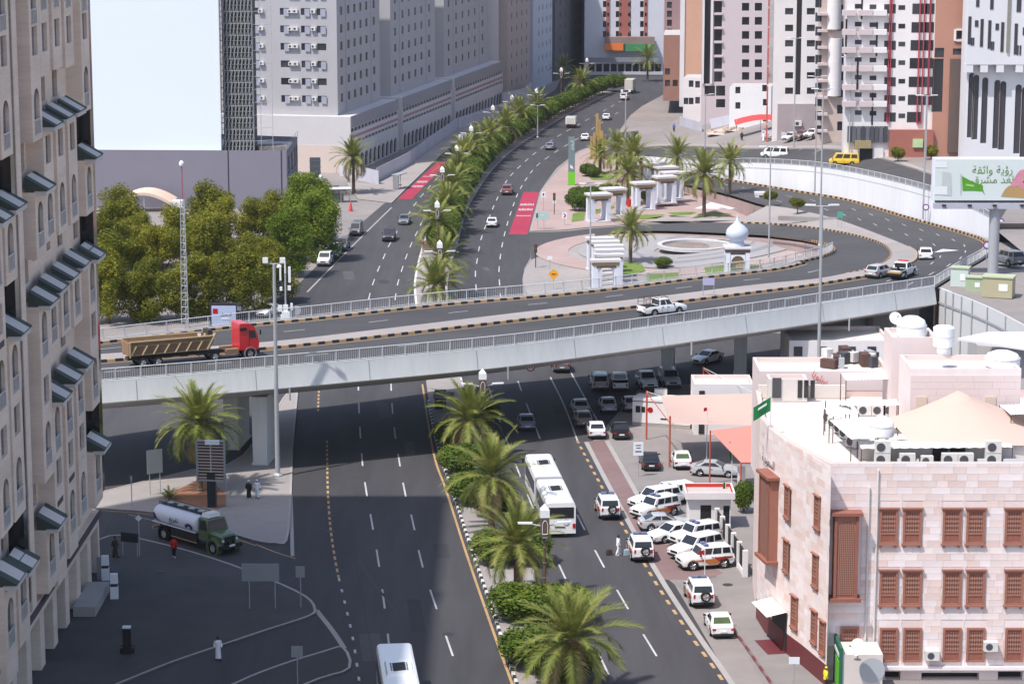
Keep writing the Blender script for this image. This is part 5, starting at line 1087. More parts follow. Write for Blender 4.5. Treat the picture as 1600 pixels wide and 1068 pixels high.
# ---------------------------------------------------------------- grey apartment slabs left of the avenue
m_grey = mat('lavender_grey_render', (.41, .40, .42), .85, .07, .3, stretch=(1, 1, .3)); m_greyd = mat('grey_render_band', (.30, .29, .32), .85, .06, .3); m_whitep = mat('white_podium', (.58, .56, .57), .8, .07, .4); m_pinkband = mat('pink_band', (.38, .22, .26), .8, .1, 1.)
C0 = Vector((-30.6, 476.)); ev = Vector((.194, .981)); fv = Vector((-.981, .194))
sash = mat('open_sash', (.34, .35, .42), .4, .1, 1.)
def slab(i, L0, L1, label, dfront, tower_in=3., wf=18., H=46., rows_only=False):
    p = C0+ev*L0; q = C0+ev*L1; tp = p+fv*tower_in+ev*2.; tq = q+fv*tower_in-ev*3.
    t = thing('apartment_slab', label, 'building', (p.x, p.y, 0), 0, 'grey apartment slabs along the avenue')
    # podium
    b = MB(); L = (q-p).length; hs = []; arc = []
    k = int(L/2.6)
    for j in range(k):
        a_ = .4+j*(L-.8)/k; b_ = a_+(L-.8)/k-.18; hs += [(a_, b_, 7.7, 8.4), (a_, b_, 5.4, 5.95)]
    k2 = int(L/3.4)
    for j in range(k2): a_ = .5+j*(L-1)/k2; arc.append((a_, a_+(L-1)/k2-.7, .15, 3.1, 1))
    wallface(b, p, q, 0, 10.7, hs+arc, .4); lb = p+fv*26; lc = q+fv*26; wallface(b, q, lc, 0, 10.7, [], .2); wallface(b, lb, p, 0, 10.7, [], .2); b.face([(x.x, x.y, 10.7) for x in (p, q, lc, lb)])
    pd = b.build('podium', m_whitep, t); panes(pd, p, q, hs, m_winb, .3); panes(pd, p, q, arc, m_door, .38, 'arcade_opening')
    n = Vector((ev.y, -ev.x)); b = MB(); b.prism([(x.x, x.y) for x in (p+n*.12, q+n*.12, q-n*.05, p-n*.05)], 8.55, 10.75); b.build('cornice_band', m_greyd, pd); b = MB(); b.prism([(x.x, x.y) for x in (p+n*.06+ev*.5, q+n*.06-ev*.5, q-n*.03-ev*.5, p-n*.03+ev*.5)], 6.5, 7.0); b.build('pink_band', m_pinkband, pd)
    # tower
    b = MB(); Lt = (tq-tp).length; rows = [12.2+3.3*r for r in range(10)]; hs = []
    for f in (.10, .26, .40, .54, .68, .86): hs += [(Lt*f-.95, Lt*f+.95, z+.8, z+2.4) for z in rows]
    wallface(b, tp, tq, 10.7, H, hs, .2); fb_, fc = tp+fv*wf, tq+fv*wf; fh = []
    if dfront:
        fh = [(wf-x-.9, wf-x+.9, z+.9, z+2.2) for x in (3.0, 6.1, 10.2, 16.2) for z in rows]
    wallface(b, fb_, tp, 10.7, H, fh, .2); wallface(b, tq, fc, 10.7, H, [], .2); b.face([(x.x, x.y, H) for x in (tp, tq, fc, fb_)]); b.build('wall', m_grey, t)
    panes(t, tp, tq, hs, m_win, .18); 
    if fh: 
        for j, o in enumerate(panes(t, fb_, tp, fh, m_win, .18)):
            if random.random() < .55: put('open_sash', unit_box(sash), o, None, (.22, -9, -.18), None, (.56, 3., 1.1))
        dn_ = Vector((-ev.x, -ev.y)); fd = (tp-fb_).normalized()
        for x in (4.5, 8.0, 9.0, 14.8, 17.5):
            for z in rows: P = fb_+fd*(wf-x)+dn_*.26; ac_box(t, (P.x, P.y, z+1.3), dn_, 1.1)
    for f in (.19, .78): P = tp+(tq-tp)*f; b = MB(); b.prism([(x.x, x.y) for x in (P+n*.05, P+ev*.25+n*.05, P+ev*.25-n*.05, P-n*.05)], 10.7, H); b.build('rain_pipe', m_greyd, t)
    return t
slab(0, 0, 38, 'nearest grey apartment slab, with air conditioners on its front', True)
slab(1, 42, 88, 'second grey apartment slab along the avenue', False); slab(2, 92, 146, 'third grey apartment slab along the avenue', False)
# front annex of first slab (cream lower wall)
pa_, pb_ = C0+fv*26-ev*.05, C0-ev*.05; b = MB(); b.prism([(x.x, x.y) for x in (pa_, pb_, pb_-ev*.1, pa_-ev*.1)][::-1], 0, 5.2); ANX = tag(b.build('cream_wall', mat('cream_render', (.62, .52, .47), .85, .08, .4)), 'cream lower wall at the foot of the nearest grey slab', 'wall')
# farther buildings of that side
def along(L, off=0.): p = C0+ev*L+fv*off; return (p.x, p.y)
m_beige = mat('beige_render', (.42, .36, .34), .85, .08, .4); m_fin = mat('dark_fin', (.13, .125, .135), .7, .1, .5); m_bluew = mat('pale_blue_clad', (.50, .52, .60), .6, .05, .4)
rows = [3.+3.3*r for r in range(12)]
def farb(L0, L1, H, m, label, cols_, off=0., name='tower_block', glass=None):
    p, q = along(L0, off), along(L1, off); Lt = L1-L0; hs = [(Lt*f-.6, Lt*f+.6, z+.8, z+2.2) for f in cols_ for z in rows if z+2.4 < H]
    return bldg(name, label, [p, q, along(L1, off+20), along(L0, off+20)], 0, H, m, {0: hs}, glass or m_win)
farb(152, 182, 46, m_beige, 'beige block with brown trim beyond the grey slabs', (.18, .4, .62, .84)); farb(150, 151.5, 46, m_whitep, 'white sliver wall before the beige block', (), 2.)
farb(186, 214, 50, m_bluew, 'dark finned block with a pale blue corner', (.3, .5, .7, .9)); t = farb(218, 300, 44, m_fin, 'long dark grey block near the far junction', (.1, .2, .3, .4, .5, .6, .7, .8, .9))
# dark blocks at the end of the narrow street
p0, p1 = G(862, 40, 0), G(905, 40, 0); p0 = (p0.x-8, 980.); p1 = (p1.x+12, 980.)
bldg('far_block', 'dark block closing the narrow street behind', [p0, p1, (p1[0], 1000), (p0[0], 1000)], 0, 40, m_fin, {0: [(u, u+2.4, z, z+1.5) for u in range(2, 30, 4) for z in range(4, 36, 4)]}, m_winb)
# ---------------------------------------------------------------- white and red tower at the junction
p0, p1 = G(913, 117), G(1036, 117); p0, p1 = (p0.x, 712.), (p1.x, 712.); m_brick = mat('brick_red_render', (.36, .13, .10), .85, .08, .5); m_wt = mat('white_tower', (.60, .60, .66), .8, .05, .4)
hp = lambda x0, y0, x1, y1: HP(p0, p1, x0, y0, x1, y1)
hs = []
ZW = [y for y in (6.8, 22.5, 38, 53.5)]+[-8.5, -24, -39.5]
for xa in (945, 965, 983, 1003): hs += [HC(p0, p1, xa, y, 1.0, 1.7) for y in ZW]
hs += [hp(920+i*11.5, 100, 929+i*11.5, 112) for i in range(10)]
t = bldg('junction_tower', 'white tower with red vertical bands at the far junction', [p0, p1, (p1[0], 735), (p0[0], 735)], 0, 44, m_wt, {0: hs}, m_winb)
for x0, x1 in ((947, 953), (967, 985), (1006, 1012)):
    a_ = hp(x0, 57, x1, -80); q = MB(); q.bx(p0[0]+a_[0], p0[0]+a_[1], 711.7, 711.99, a_[2], 44); q.build('red_band', m_brick, t)
    for y in ZW:
        r_ = HC(p0, p1, (x0+x1)/2, y, .5, .8)
        for dx in ((-1.2, 1.2) if x1-x0 > 10 else (0,)): q = MB(); q.bx(p0[0]+r_[0]+dx, p0[0]+r_[1]+dx, 711.6, 711.75, r_[2], r_[3]); q.build('small_window', m_winb, t)
q = MB(); a_ = hp(945, 68, 1022, 57); q.bx(p0[0]+a_[0], p0[0]+a_[1], 709, 711.5, a_[2], a_[3]); q.build('brown_canopy', mat('canopy_brown', (.28, .2, .18), .8, .2, .5), t)
def signb(parent, x0, y0, x1, y1, m, Yp, nm='sign_board', th=.3): a_ = GY(x0, y1, Yp); b_ = GY(x1, y0, Yp); q = MB(); q.bx(a_.x, b_.x, Yp-th, Yp, a_.z, b_.z); return q.build(nm, m, parent)
signb(t, 945, 68, 974, 79, mat('sign_orange', (.8, .2, .04), .6, .05, 1.), 708.5); signb(t, 977, 69, 1022, 80, mat('sign_green', (.06, .26, .10), .6, .15, .5), 708.5); signb(t, 913, 90, 1030, 97, mat('grey_canopy', (.25, .25, .27), .7, .1, .5), 708.)
# low brown block and brown/grey tower right of it
def frontb(name, label, x0, x1, ybase, H, m, wins=(), glass=None, dep=14., terr=True, size=(1.2, 1.5), zb=None, skew=0., arch=False, frame=None):
    """block whose front runs between two photo columns at the given foot line"""
    a_ = GT(x0, ybase) if terr else G(x0, ybase); b_ = GT(x1, ybase) if terr else G(x1, ybase); Yp = (a_.y+b_.y)/2
    a2, b2 = GY(x0, ybase, Yp), GY(x1, ybase, Yp); p0, p1 = (a2.x, Yp+skew), (b2.x, Yp-skew); z0 = min(ZT(p0[0]), ZT(p1[0]))-.3 if terr else 0.
    W_ = p1[0]-p0[0]; hs = []
    for w_ in wins:
        if len(w_) == 2: hs.append(HC(p0, p1, w_[0], w_[1], size[0], size[1], arch))
        else: hs.append(HP(p0, p1, *w_[:4])+((1,) if len(w_) > 4 else ()))
    t = bldg(name, label, [p0, p1, (p1[0]+1.5, p1[1]+dep), (p0[0]+1.5, p0[1]+dep)], z0, z0+H, m, {0: hs}, glass, frame=frame)
    return t, p0, p1, z0
m_brown = mat('brown_render', (.30, .18, .15), .85, .12, .5); m_orr = mat('orange_render', (.62, .36, .25), .85, .08, .4); m_wh = mat('white_render', (.72, .69, .69), .85, .08, .5); m_pk = mat('pinkish_render', (.58, .49, .50), .85, .06, .4); m_lg = mat('light_grey_panel', (.45, .45, .48), .8, .05, .4)
frontb('brown_block', 'low brown block at the far right of the avenue', 1036, 1063, 152, 15.5, m_brown, [(1043, 130), (1055, 130), (1043, 112)], dep=20)
frontb('striped_tower', 'brown and grey striped tower behind the low brown block', 1037, 1064, 138, 46, mat('striped_brown', (.34, .22, .22), .85, .2, .4, stretch=(6, 1, .02)), [(1046, y) for y in range(8, 70, 14)], dep=20)
t, p0, p1, z0 = frontb('orange_tower', 'white and orange tower behind the old white house', 1062, 1095, 160, 46, m_orr, [], dep=22)
a_ = HP(p0, p1, 1062, 150, 1071, -60); q = MB(); q.bx(p0[0]+a_[0]-.1, p0[0]+a_[1], p0[1]-.25, p0[1]-.02, z0, z0+46); q.build('white_strip', m_wh, t)
t, p0, p1, z0 = frontb('pink_tower', 'pale pink tower with a black glass strip', 1095, 1197, 182, 48, m_pk, [(1165, y, ) for y in (11, 33, 55, 77, 99, 119)]+[(1185, y) for y in (11, 33, 55, 77, 99, 119)]+[(1116, y-9, 1128, y+9) for y in (11, 33, 55, 77, 99, 119)]+[(1102, -40, 1109, 131), (1165, -11), (1185, -11)]+[(1101, 134, 1117, 150), (1119, 134, 1133, 150), (1119, 155, 1133, 168)], m_winb, size=(1.5, 1.6))
for y in (0, 22, 44, 66, 88, 110): a_ = HP(p0, p1, 1115, y+1.5, 1129, y-1.5); q = MB(); q.bx(p0[0]+a_[0], p0[0]+a_[1], p0[1]-.5, p0[1]+.1, a_[2], a_[3]); q.build('balcony_slab', m_pk, t)
for x0, x1 in ((1097, 1101.5), (1110, 1115)): a_ = HP(p0, p1, x0, 131, x1, -40); q = MB(); q.bx(p0[0]+a_[0], p0[0]+a_[1], p0[1]-.4, p0[1]-.01, a_[2], z0+48); q.build('white_pier', m_wh, t)
frontb('old_house', 'old white house with dark windows below the orange tower', 1067, 1095, 193, 10.5, m_wh, [(1080, 131), (1080, 158), (1090, 132), (1090, 157), (1072, 158)], dep=9, size=(1.0, 1.4))
frontb('white_house', 'plain white cube house in front of the pink tower', 1139, 1204, 198, 9.3, mat('bright_white_render', (.80, .79, .79), .85, .06, .6), [(1153, 141), (1153, 165), (1195, 138), (1196, 160), (1196, 185)], dep=9, size=(1.0, 1.3))
t, p0, p1, z0 = frontb('white_grey_tower', 'white and grey tower with stacked small windows', 1206, 1275, 212, 52, m_wh, [(x, y) for x in (1233, 1267) for y in (-12, 18, 44, 68, 93, 118, 142)]+[(1246.5, -60, 1250.5, 148)], m_win, size=(1.5, 1.2))
for x0, x1, y0_, y1_ in ((1226, 1240, 150, 40), (1206, 1219, 131, 33), (1261, 1274, 155, -60)): a_ = HP(p0, p1, x0, y0_, x1, y1_); q = MB(); q.bx(p0[0]+a_[0], p0[0]+a_[1], p0[1]-.12, p0[1]+.3, a_[2], a_[3]); 
a_ = HP(p0, p1, 1214, 212, 1275, 162); q = MB(); q.bx(p0[0]+a_[0], p0[0]+a_[1]+.5, p0[1]-.6, p0[1]+5, z0, a_[3]); q.build('base_block', mat('base_pinkgrey', (.36, .31, .32), .85, .12, .5), t)
P = HC(p0, p1, 1250, 192, 1, 1); ac_box(t, (p0[0]+P[0], p0[1]-.85, P[2]), (0, -1), 1.6)
a_ = HP(p0, p1, 1199, 212, 1206, -40); q = MB()
for k in range(13): q.bx(p0[0]+a_[0], p0[0]+a_[1]-.1, p0[1]+1.5, p0[1]+3, z0+k*3.6, z0+k*3.6+3.2)
q.build('red_panels', mat('red_panel', (.45, .12, .10), .8, .1, .5), t)
# tower with round stair columns
t, p0, p1, z0 = frontb('balcony_block', 'cluttered block with white round stair columns', 1276, 1318, 222, 44, mat('peach_render', (.55, .44, .40), .85, .12, .5), [(1279, y) for y in range(5, 210, 22)]+[(1313, y) for y in range(15, 200, 26)], m_win, size=(1.1, 1.6))
for y0_, y1_ in ((46, -60), (150, 60)): a_ = HP(p0, p1, 1294, y0_, 1314, y1_); q = MB(); q.lathe((p0[0]+(a_[0]+a_[1])/2, p0[1]+.2, 0), [(1.25, a_[2]), (1.25, a_[3])], 18); q.build('round_stair', m_wh, t, smooth=40)
for y in range(20, 210, 26): a_ = HP(p0, p1, 1277, y+4, 1292, y); q = MB(); q.bx(p0[0]+a_[0], p0[0]+a_[1], p0[1]-1.1, p0[1]+.1, a_[2], a_[3]); q.build('balcony_slab', m_pk, t)
# white tower with red-framed window strips
SM = (.9, .8)
lw = [(1341, y) for y in (10, 38, 66, 93, 121, 148, 176)]+[(1364, y+1) for y in (10, 38, 66, 93, 121, 148, 176)]
mw = [(1390.5, y) for y in (14, 43, 71, 99, 128, 156, 183)]; mr = [(1439-2.4*i*.6, y) for i, y in enumerate((14, 43, 71, 99, 128, 156, 183))]
sw = [(1409, y) for y in (12, 41, 69, 98, 127, 154, 181)]
t, p0, p1, z0 = frontb('red_strip_tower', 'white tower with red-framed window strips and brick base', 1318, 1457, 250, 56, m_wh, [], m_win)
hs = [HC(p0, p1, x, y, 1.1, .75) for x, y in lw+sw]+[HC(p0, p1, x, y, 1.9, 1.5) for x, y in mw]+[HC(p0, p1, x-2, y, 2.4, 1.7) for x, y in mr]+[HC(p0, p1, 1453-i*.8, y, 1.5, 1.7) for i, y in enumerate((14, 43, 71, 99, 128, 156))]
for i, h in enumerate(hs):
    q = MB(); q.bx(p0[0]+h[0], p0[0]+h[1], p0[1]-.03, p0[1]+.2, h[2], h[3]); q.build('window', m_win, t)
m_rs = mat('red_strip', (.38, .06, .085), .7, .05, 1.)
for x0, x1, y0_ in ((1385.5, 1396, 190), (1432, 1447, 192), (1449.5, 1456, 165)):
    a_ = HP(p0, p1, x0, y0_, x1, -80)
    for uu in (a_[0], a_[1]): q = MB(); q.bx(p0[0]+uu-.08, p0[0]+uu+.08, p0[1]-.35, p0[1]-.04, a_[2], z0+56); q.build('red_strip', m_rs, t)
    q = MB(); q.bx(p0[0]+a_[0], p0[0]+a_[1], p0[1]-.33, p0[1]-.04, a_[2]-.15, a_[2]+.15); q.build('red_strip', m_rs, t)
for i, y in enumerate((8, 38, 66, 95, 124, 150)):
    for x in (1326, 1352, 1374):
        a_ = HC(p0, p1, x, y+10, 2.2, 1.3); q = MB(); q.bx(p0[0]+a_[0], p0[0]+a_[1], p0[1]-1.0, p0[1]-.02, a_[2], a_[2]+.9); q.build('balcony', m_pk if x < 1370 else m_wh, t)
for x, y0_, y1_ in ((1322, 85, 30), (1347, 30, -30), (1370, 88, 35), (1340, 140, 90), (1363, 195, 145)): a_ = HP(p0, p1, x-2, y0_, x+2, y1_); q = MB(); q.bx(p0[0]+a_[0], p0[0]+a_[1], p0[1]-.06, p0[1]+.2, a_[2], a_[3]); q.build('slot_window', m_winb, t)
a_ = HP(p0, p1, 1388, 252, 1457, 202); q = MB(); q.bx(p0[0]+a_[0], p0[0]+a_[1], p0[1]-1.2, p0[1]-.01, z0, a_[3]); q.build('brick_base', mat('brick_base', (.34, .13, .10), .85, .12, 1.2), t)
a_ = HP(p0, p1, 1424, 229, 1440, 216); q = MB(); q.bx(p0[0]+a_[0], p0[0]+a_[1], p0[1]-1.5, p0[1]-1.2, a_[2], a_[3]); so = q.build('shop_sign', mat('sign_palegreen', (.45, .6, .35), .6, .3, 2.), t)
a_ = HP(p0, p1, 1323, 222, 1387, 197); n_ = 9
for k in range(n_): u0 = a_[0]+(a_[1]-a_[0])*k/n_; q = MB(); q.bx(p0[0]+u0+.05, p0[0]+u0+(a_[1]-a_[0])/n_-.05, p0[1]-.5, p0[1]-.1, a_[2], a_[3]); q.build('shop_window', m_win2, t)
a_ = HP(p0, p1, 1335, 231, 1360, 219); q = MB(); q.bx(p0[0]+a_[0], p0[0]+a_[1], p0[1]-.9, p0[1]-.5, a_[2], a_[3]); q.build('shop_sign', mat('sign_gold', (.32, .26, .14), .6, .2, 2.), t)
a_ = HP(p0, p1, 1343, 252, 1363, 232); q = MB(); q.bx(p0[0]+a_[0], p0[0]+a_[1], p0[1]-.12, p0[1]+.1, a_[2], a_[3]); q.build('doorway', m_door, t)
a_ = HP(p0, p1, 1364, 252, 1380, 232); q = MB(); q.bx(p0[0]+a_[0], p0[0]+a_[1], p0[1]-.3, p0[1]-.02, a_[2], a_[3]); q.build('white_stall_front', m_wh, t)
# brown block
t, p0, p1, z0 = frontb('terracotta_block', 'terracotta block between the red-strip tower and the arcade tower', 1455, 1512, 245, 56, mat('terracotta', (.42, .22, .165), .85, .08, .4), [(1493, 48, 1503, 61), (1489, 76, 1508, 86), (1461, 75, 1475, 90), (1458, 92, 1472, 175), (1482, 195, 1490, 217), (1496, 195, 1503, 217)], m_win)
a_ = HP(p0, p1, 1491, 64, 1506, 46); q = MB()
for e_ in ((a_[0]-.1, a_[0]+.25), (a_[1]-.25, a_[1]+.1)): q.bx(p0[0]+e_[0], p0[0]+e_[1], p0[1]-.25, p0[1]-.02, a_[2], a_[3])
for e_ in ((a_[2]-.1, a_[2]+.2), (a_[3]-.2, a_[3]+.1)): q.bx(p0[0]+a_[0]+.25, p0[0]+a_[1]-.25, p0[1]-.25, p0[1]-.02, *e_)
q.build('white_frame', m_wh, t)
a_ = HP(p0, p1, 1480, 238, 1512, 92); q = MB(); q.bx(p0[0]+a_[0], p0[0]+a_[1], p0[1]-.4, p0[1]-.03, a_[2], a_[3]); q.build('dark_stone_panel', mat('dark_brown_stone', (.13, .095, .085), .8, .15, .5), t)
# white tower with tall arched windows
t, p0, p1, z0 = frontb('arcade_tower', 'white tower with tall dark arched windows at the right edge', 1506, 1660, 262, 58, mat('arcade_white', (.66, .66, .69), .85, .05, .4), [(x-3, 1.0*y0_, x+3, y1_, 1) for x, y0_, y1_ in ((1517, 114, 215), (1524, 117, 218), (1538, 121, 224), (1557, 125, 232), (1566, 127, 234), (1590, 132, 240), (1600, 136, 246), (1625, 140, 250))], mat('arch_window_dark', (.05, .045, .055), .2, .3, .6, spec=.5))
a_ = HP(p0, p1, 1507, 100, 1650, -90); q = MB(); q.bx(p0[0]+a_[0], p0[0]+a_[1], p0[1]-1.6, p0[1]-.02, a_[2], z0+58); up_ = q.build('upper_overhang', MATS['arcade_white'], t)
for x, y0_, y1_, w_ in ((1512, 25, 68, 1.6), (1531, 29, 72, 1.6), (1543, 31, 75, 1.6), (1563, 34, 80, 1.6), (1584, 36, 84, 1.6), (1525, -20, 10, 2), (1547, -20, 14, 2), (1589, -10, 18, 3), (1523, 31, 41, 2.5), (1555, 36, 46, 2.5), (1598, 42, 54, 3), (1515, 58, 70, 1), (1518, 58, 70, 1), (1546, 64, 77, 1), (1549, 64, 77, 1), (1587, 70, 85, 1), (1591, 70, 85, 1)):
    h = HP(p0, p1, x-w_, y0_, x+w_, y1_); q = MB(); q.bx(p0[0]+h[0], p0[0]+h[1], p0[1]-1.68, p0[1]-1.5, h[2], h[3]); q.build('slot_window', MATS['arch_window_dark'], up_)
a_ = HP(p0, p1, 1568, 100, 1578, -80); q = MB(); q.bx(p0[0]+a_[0], p0[0]+a_[1], p0[1]-1.9, p0[1]-1.58, a_[2]+2, z0+58); q.build('olive_strip', mat('olive_strip', (.25, .23, .18), .8, .1, 1.), up_)
for x in (1512, 1535, 1560, 1590): h = HP(p0, p1, x-6, 112, x+6, 99); q = MB(); q.box((p0[0]+(h[0]+h[1])/2, p0[1]-.8, (h[2]+h[3])/2), (h[1]-h[0], 1.5, h[3]-h[2]), 0, 0); q.build('corbel', MATS['arcade_white'], t)
# ---------------------------------------------------------------- left middle distance
m_mauve = mat('mauve_cladding', (.20, .19, .235), .8, .06, .25)
p0 = G(120, 330); p1 = G(449, 326); p0 = (p0.x-12, p1.y+2.); p1_ = (p1.x, p1.y); pr = G(466, 300); zh = 9.9
t = bldg('mauve_hall', 'long low mauve-clad hall behind the tree grove', [p0, p1_, (pr.x, pr.y), (pr.x-20, pr.y+6), (p0[0], pr.y+6)], 0, zh, m_mauve, {1: [(2+6*k, 6+6*k, 5.4, 8.6) for k in range(4)]+[(2+6*k, 5+6*k, .2, 4.) for k in range(4)]}, m_win2, parapet=.9)
for x in (357, 440): u, z = RP(x, 280, p0, p1_); d_ = (Vector(p1_)-Vector(p0)).normalized(); P = Vector(p0)+d_*u; q = MB(); q.bx(P.x-.08, P.x+.08, P.y-.06, P.y+.05, 0, zh); q.build('panel_joint', m_dark, t)
q = MB(); q.box((p1_[0]-3.5, p1_[1]+9, zh-.5), (5, 5, .9), .3); q.box((p1_[0]-8, p1_[1]+14, zh-.5), (3, 4, .8), .1); q.build('roof_debris', mat('debris', (.2, .18, .17), .9, .3, 1.), t)
for i in range(7): q = MB(); f_ = i/6.; a_ = Vector(p1_).lerp(Vector((pr.x, pr.y)), f_); q.tube((a_.x, a_.y, zh), (a_.x, a_.y, zh+1.1), .04, None, 5); q.build('guard_post', m_steel, t)
# white clad tower and the scaffolded flank
pb0 = G(140, 236, zh); Yw = p1_[1]+3.5; a_, b_ = GY(100, 240, Yw), GY(346, 240, Yw)
t = bldg('white_clad_tower', 'huge blank pale blue-white clad tower face behind the mauve hall', [(a_.x-10, Yw), (b_.x, Yw), (b_.x-2, Yw+16), (a_.x-10, Yw+16)], zh-.95, 37.5, mat('blue_white_clad', (.70, .77, .85), .7, .012, .2), {})
Ys = Yw+1.5; a_, b_ = GY(347, 240, Ys), GY(397, 240, Ys)
sc = thing('scaffolded_block', 'dark half-built block wrapped in metal scaffolding', 'building', (a_.x, Ys, 0)); b = MB(); b.bx(a_.x+.2, b_.x-.2, Ys+1.6, Ys+8, zh-.95, 36); b.build('concrete_core', mat('raw_concrete_dark', (.075, .07, .07), .9, .3, .6), sc)
W_ = b_.x-a_.x; nx = 9
for lv in range(19): q = MB(); z = 2.*lv; q.bx(a_.x, b_.x, Ys-.05, Ys+1.2, z, z+.06); q.build('scaffold_deck', mat('scaffold_plank', (.2, .19, .18), .9, .2, 2.), sc)
for i in range(nx+1): q = MB(); x = a_.x+W_*i/nx; q.tube((x, Ys-.1, 0), (x, Ys-.1, 37), .05, None, 5); q.tube((x, Ys+1.2, 0), (x, Ys+1.2, 37), .05, None, 5); q.build('scaffold_standard', m_steel, sc)
q = MB()
for lv in range(18):
    for i in range(nx):
        x0 = a_.x+W_*i/nx; x1 = a_.x+W_*(i+1)/nx; z = 2.*lv; q.tube((x0, Ys-.12, z), (x1, Ys-.12, z+2), .03, None, 4); q.tube((x0, Ys-.12, z+1.), (x1, Ys-.12, z+1.), .025, None, 4)
q.build('scaffold_braces', m_steel, sc).__setitem__('kind', 'stuff')
q = MB()
for lv in range(17): q.tube((b_.x, Ys, 2.2*lv), (b_.x+3.2, Ys+1.5, 2.2*lv), .04, None, 4)
for x in (b_.x+1.2, b_.x+3.2): q.tube((x, Ys+.8, 0), (x, Ys+.8, 37), .05, None, 5)
q.build('tie_poles', m_steel, sc).__setitem__('kind', 'stuff')
# tent roofs behind the grove
p = G(250, 330); b = MB(); xs_ = [(-6, 0), (-3, 1.6), (0, 2.1), (3.2, 2.2), (5.5, 1.8)]
Ya = p1_[1]-5.; a_ = GY(182, 322, Ya); b_ = GY(268, 322, Ya); n_ = 10; ra = [(a_.x+(b_.x-a_.x)*i/n_, Ya, a_.z+2.3*math.sin(math.pi*min(1, .12+.8*i/n_))) for i in range(n_+1)]; rb = [(x+.5, y+4, z+.4) for x, y, z in ra]
t = thing('tent_roof', 'beige curved tent roof peeking over the tree grove', 'tent', (a_.x, Ya, 0)); b.strip(ra, rb); b.strip([(x, y, z-.5) for x, y, z in ra], ra); b.build('canopy', mat('tent_beige', (.62, .47, .38), .85, .05, .5), t)
q = MB(); 
for i in (0, 5, 10): q.tube((ra[i][0], ra[i][1]+.3, 0), (ra[i][0], ra[i][1]+.3, ra[i][2]), .08, None, 6)
q.build('poles', m_steel, t); q = MB(); q.bx(b_.x+.2, b_.x+1.8, Ya-.2, Ya+2, 0, b_.z+.9); q.build('white_cabin', m_wh, t)
# ================================================================ pink stone building and its neighbours
m_st = mat('pink_stone', (.79, .71, .71), .8, .12, 1.2, isl=.05, rnd=.07, tint=(.72, .56, .51)); m_wood = mat('terracotta_screen', (.32, .14, .10), .7, .12, 2.); m_wood2 = mat('terracotta_carved', (.27, .105, .075), .8, .2, 6., bump=.3); m_rw = mat('roof_white', (.66, .635, .62), .85, .16, .5, tint=(.58, .52, .48)); m_burg = mat('burgundy_stone', (.14, .03, .035), .5, .1, 1.)
def lattice():
    m = bpy.data.materials.new('screen_lattice'); m.use_nodes = True; t = m.node_tree; b = t.nodes['Principled BSDF']; L = t.links.new; co = t.nodes.new('ShaderNodeTexCoord'); mp = t.nodes.new('ShaderNodeMapping'); mp.inputs['Rotation'].default_value = (0, R(45), 0); mp.inputs['Scale'].default_value = (11, 11, 11)
    ck = t.nodes.new('ShaderNodeTexChecker'); ck.inputs['Scale'].default_value = 1.; ck.inputs[1].default_value = (.10, .04, .03, 1); ck.inputs[2].default_value = (.36, .17, .12, 1); L(co.outputs['Object'], mp.inputs[0]); L(mp.outputs[0], ck.inputs[0]); L(ck.outputs[0], b.inputs['Base Color']); b.inputs['Roughness'].default_value = .8; return m
m_lat = lattice()
SW = {}
def screen_window(parent, P, rz, w_=1.3, h_=2.5, ledge=True):   # carved timber screen window fixed on the wall
    if not SW:
        q = MB(); [q.bx(*a) for a in ((-.5, -.38, -.11, .0, 0, 1), (.38, .5, -.11, 0, 0, 1), (-.38, .38, -.11, 0, .94, 1), (-.38, .38, -.11, 0, .0, .05), (-.38, .38, -.1, 0, .26, .31))]; SW['frame'] = q.mesh('f', m_wood)
        q = MB(); pts = [(-.38, .31), (.38, .31), (.38, .72)]+[(.38*math.cos(t), .72+.17*math.sin(t)) for t in (.4, .8, 1.2, 1.57, 1.95, 2.35, 2.75)]+[(-.38, .72)]; q.face([(x, -.045, z) for x, z in pts]); SW['lattice'] = q.mesh('l', m_lat)
        q = MB(); q.bx(-.38, .38, -.06, 0, .05, .26); q.face([(-.38, -.03, .3), (.38, -.03, .3), (.38, -.03, .95), (-.38, -.03, .95)]); SW['panel'] = q.mesh('p', m_wood2)
        q = MB(); q.bx(-.58, .58, -.2, 0, 1., 1.04); SW['hood'] = q.mesh('h', m_wood); q = MB(); q.bx(-.56, .56, -.18, 0, -.05, 0); q.bx(-.45, -.35, -.13, 0, -.12, -.05); q.bx(.35, .45, -.13, 0, -.12, -.05); SW['ledge'] = q.mesh('g', m_wood)
    og = origin(parent); o = put('screen_window', SW['panel'], parent, None, (P[0]-og.x, P[1]-og.y, P[2]-og.z), rz, (w_, 1., h_)); put('frame', SW['frame'], o); put('lattice', SW['lattice'], o)
    if ledge: put('sill', SW['ledge'], o); put('hood', SW['hood'], o)
    return o
YF, ZR = 171., 15.8
rp = [G(*p, ZR) for p in ((1299, 729), (1262, 706), (1230, 688), (1202, 667), (1188, 650))]
XR = 47.
fc = [(rp[0].x, YF), (XR, YF)]
poly = [(rp[0].x, YF), (XR, YF), (XR, 196.), (rp[4].x+.6, 196.), (rp[4].x, rp[4].y), (rp[3].x, rp[3].y), (rp[2].x, rp[2].y), (rp[1].x, rp[1].y)]
PINK = thing('pink_stone_building', 'pink stone office building with terracotta screen windows and white roof', 'building', (rp[0].x, YF, 0))
gar = [HP(fc[0], fc[1], 1437, 1140, 1530, 1050), HP(fc[0], fc[1], 1380, 1140, 1407, 1048), HP(fc[0], fc[1], 1556, 1140, 1598, 1048)]
b = MB(); wallface(b, fc[0], fc[1], 0, ZR, gar, .9)
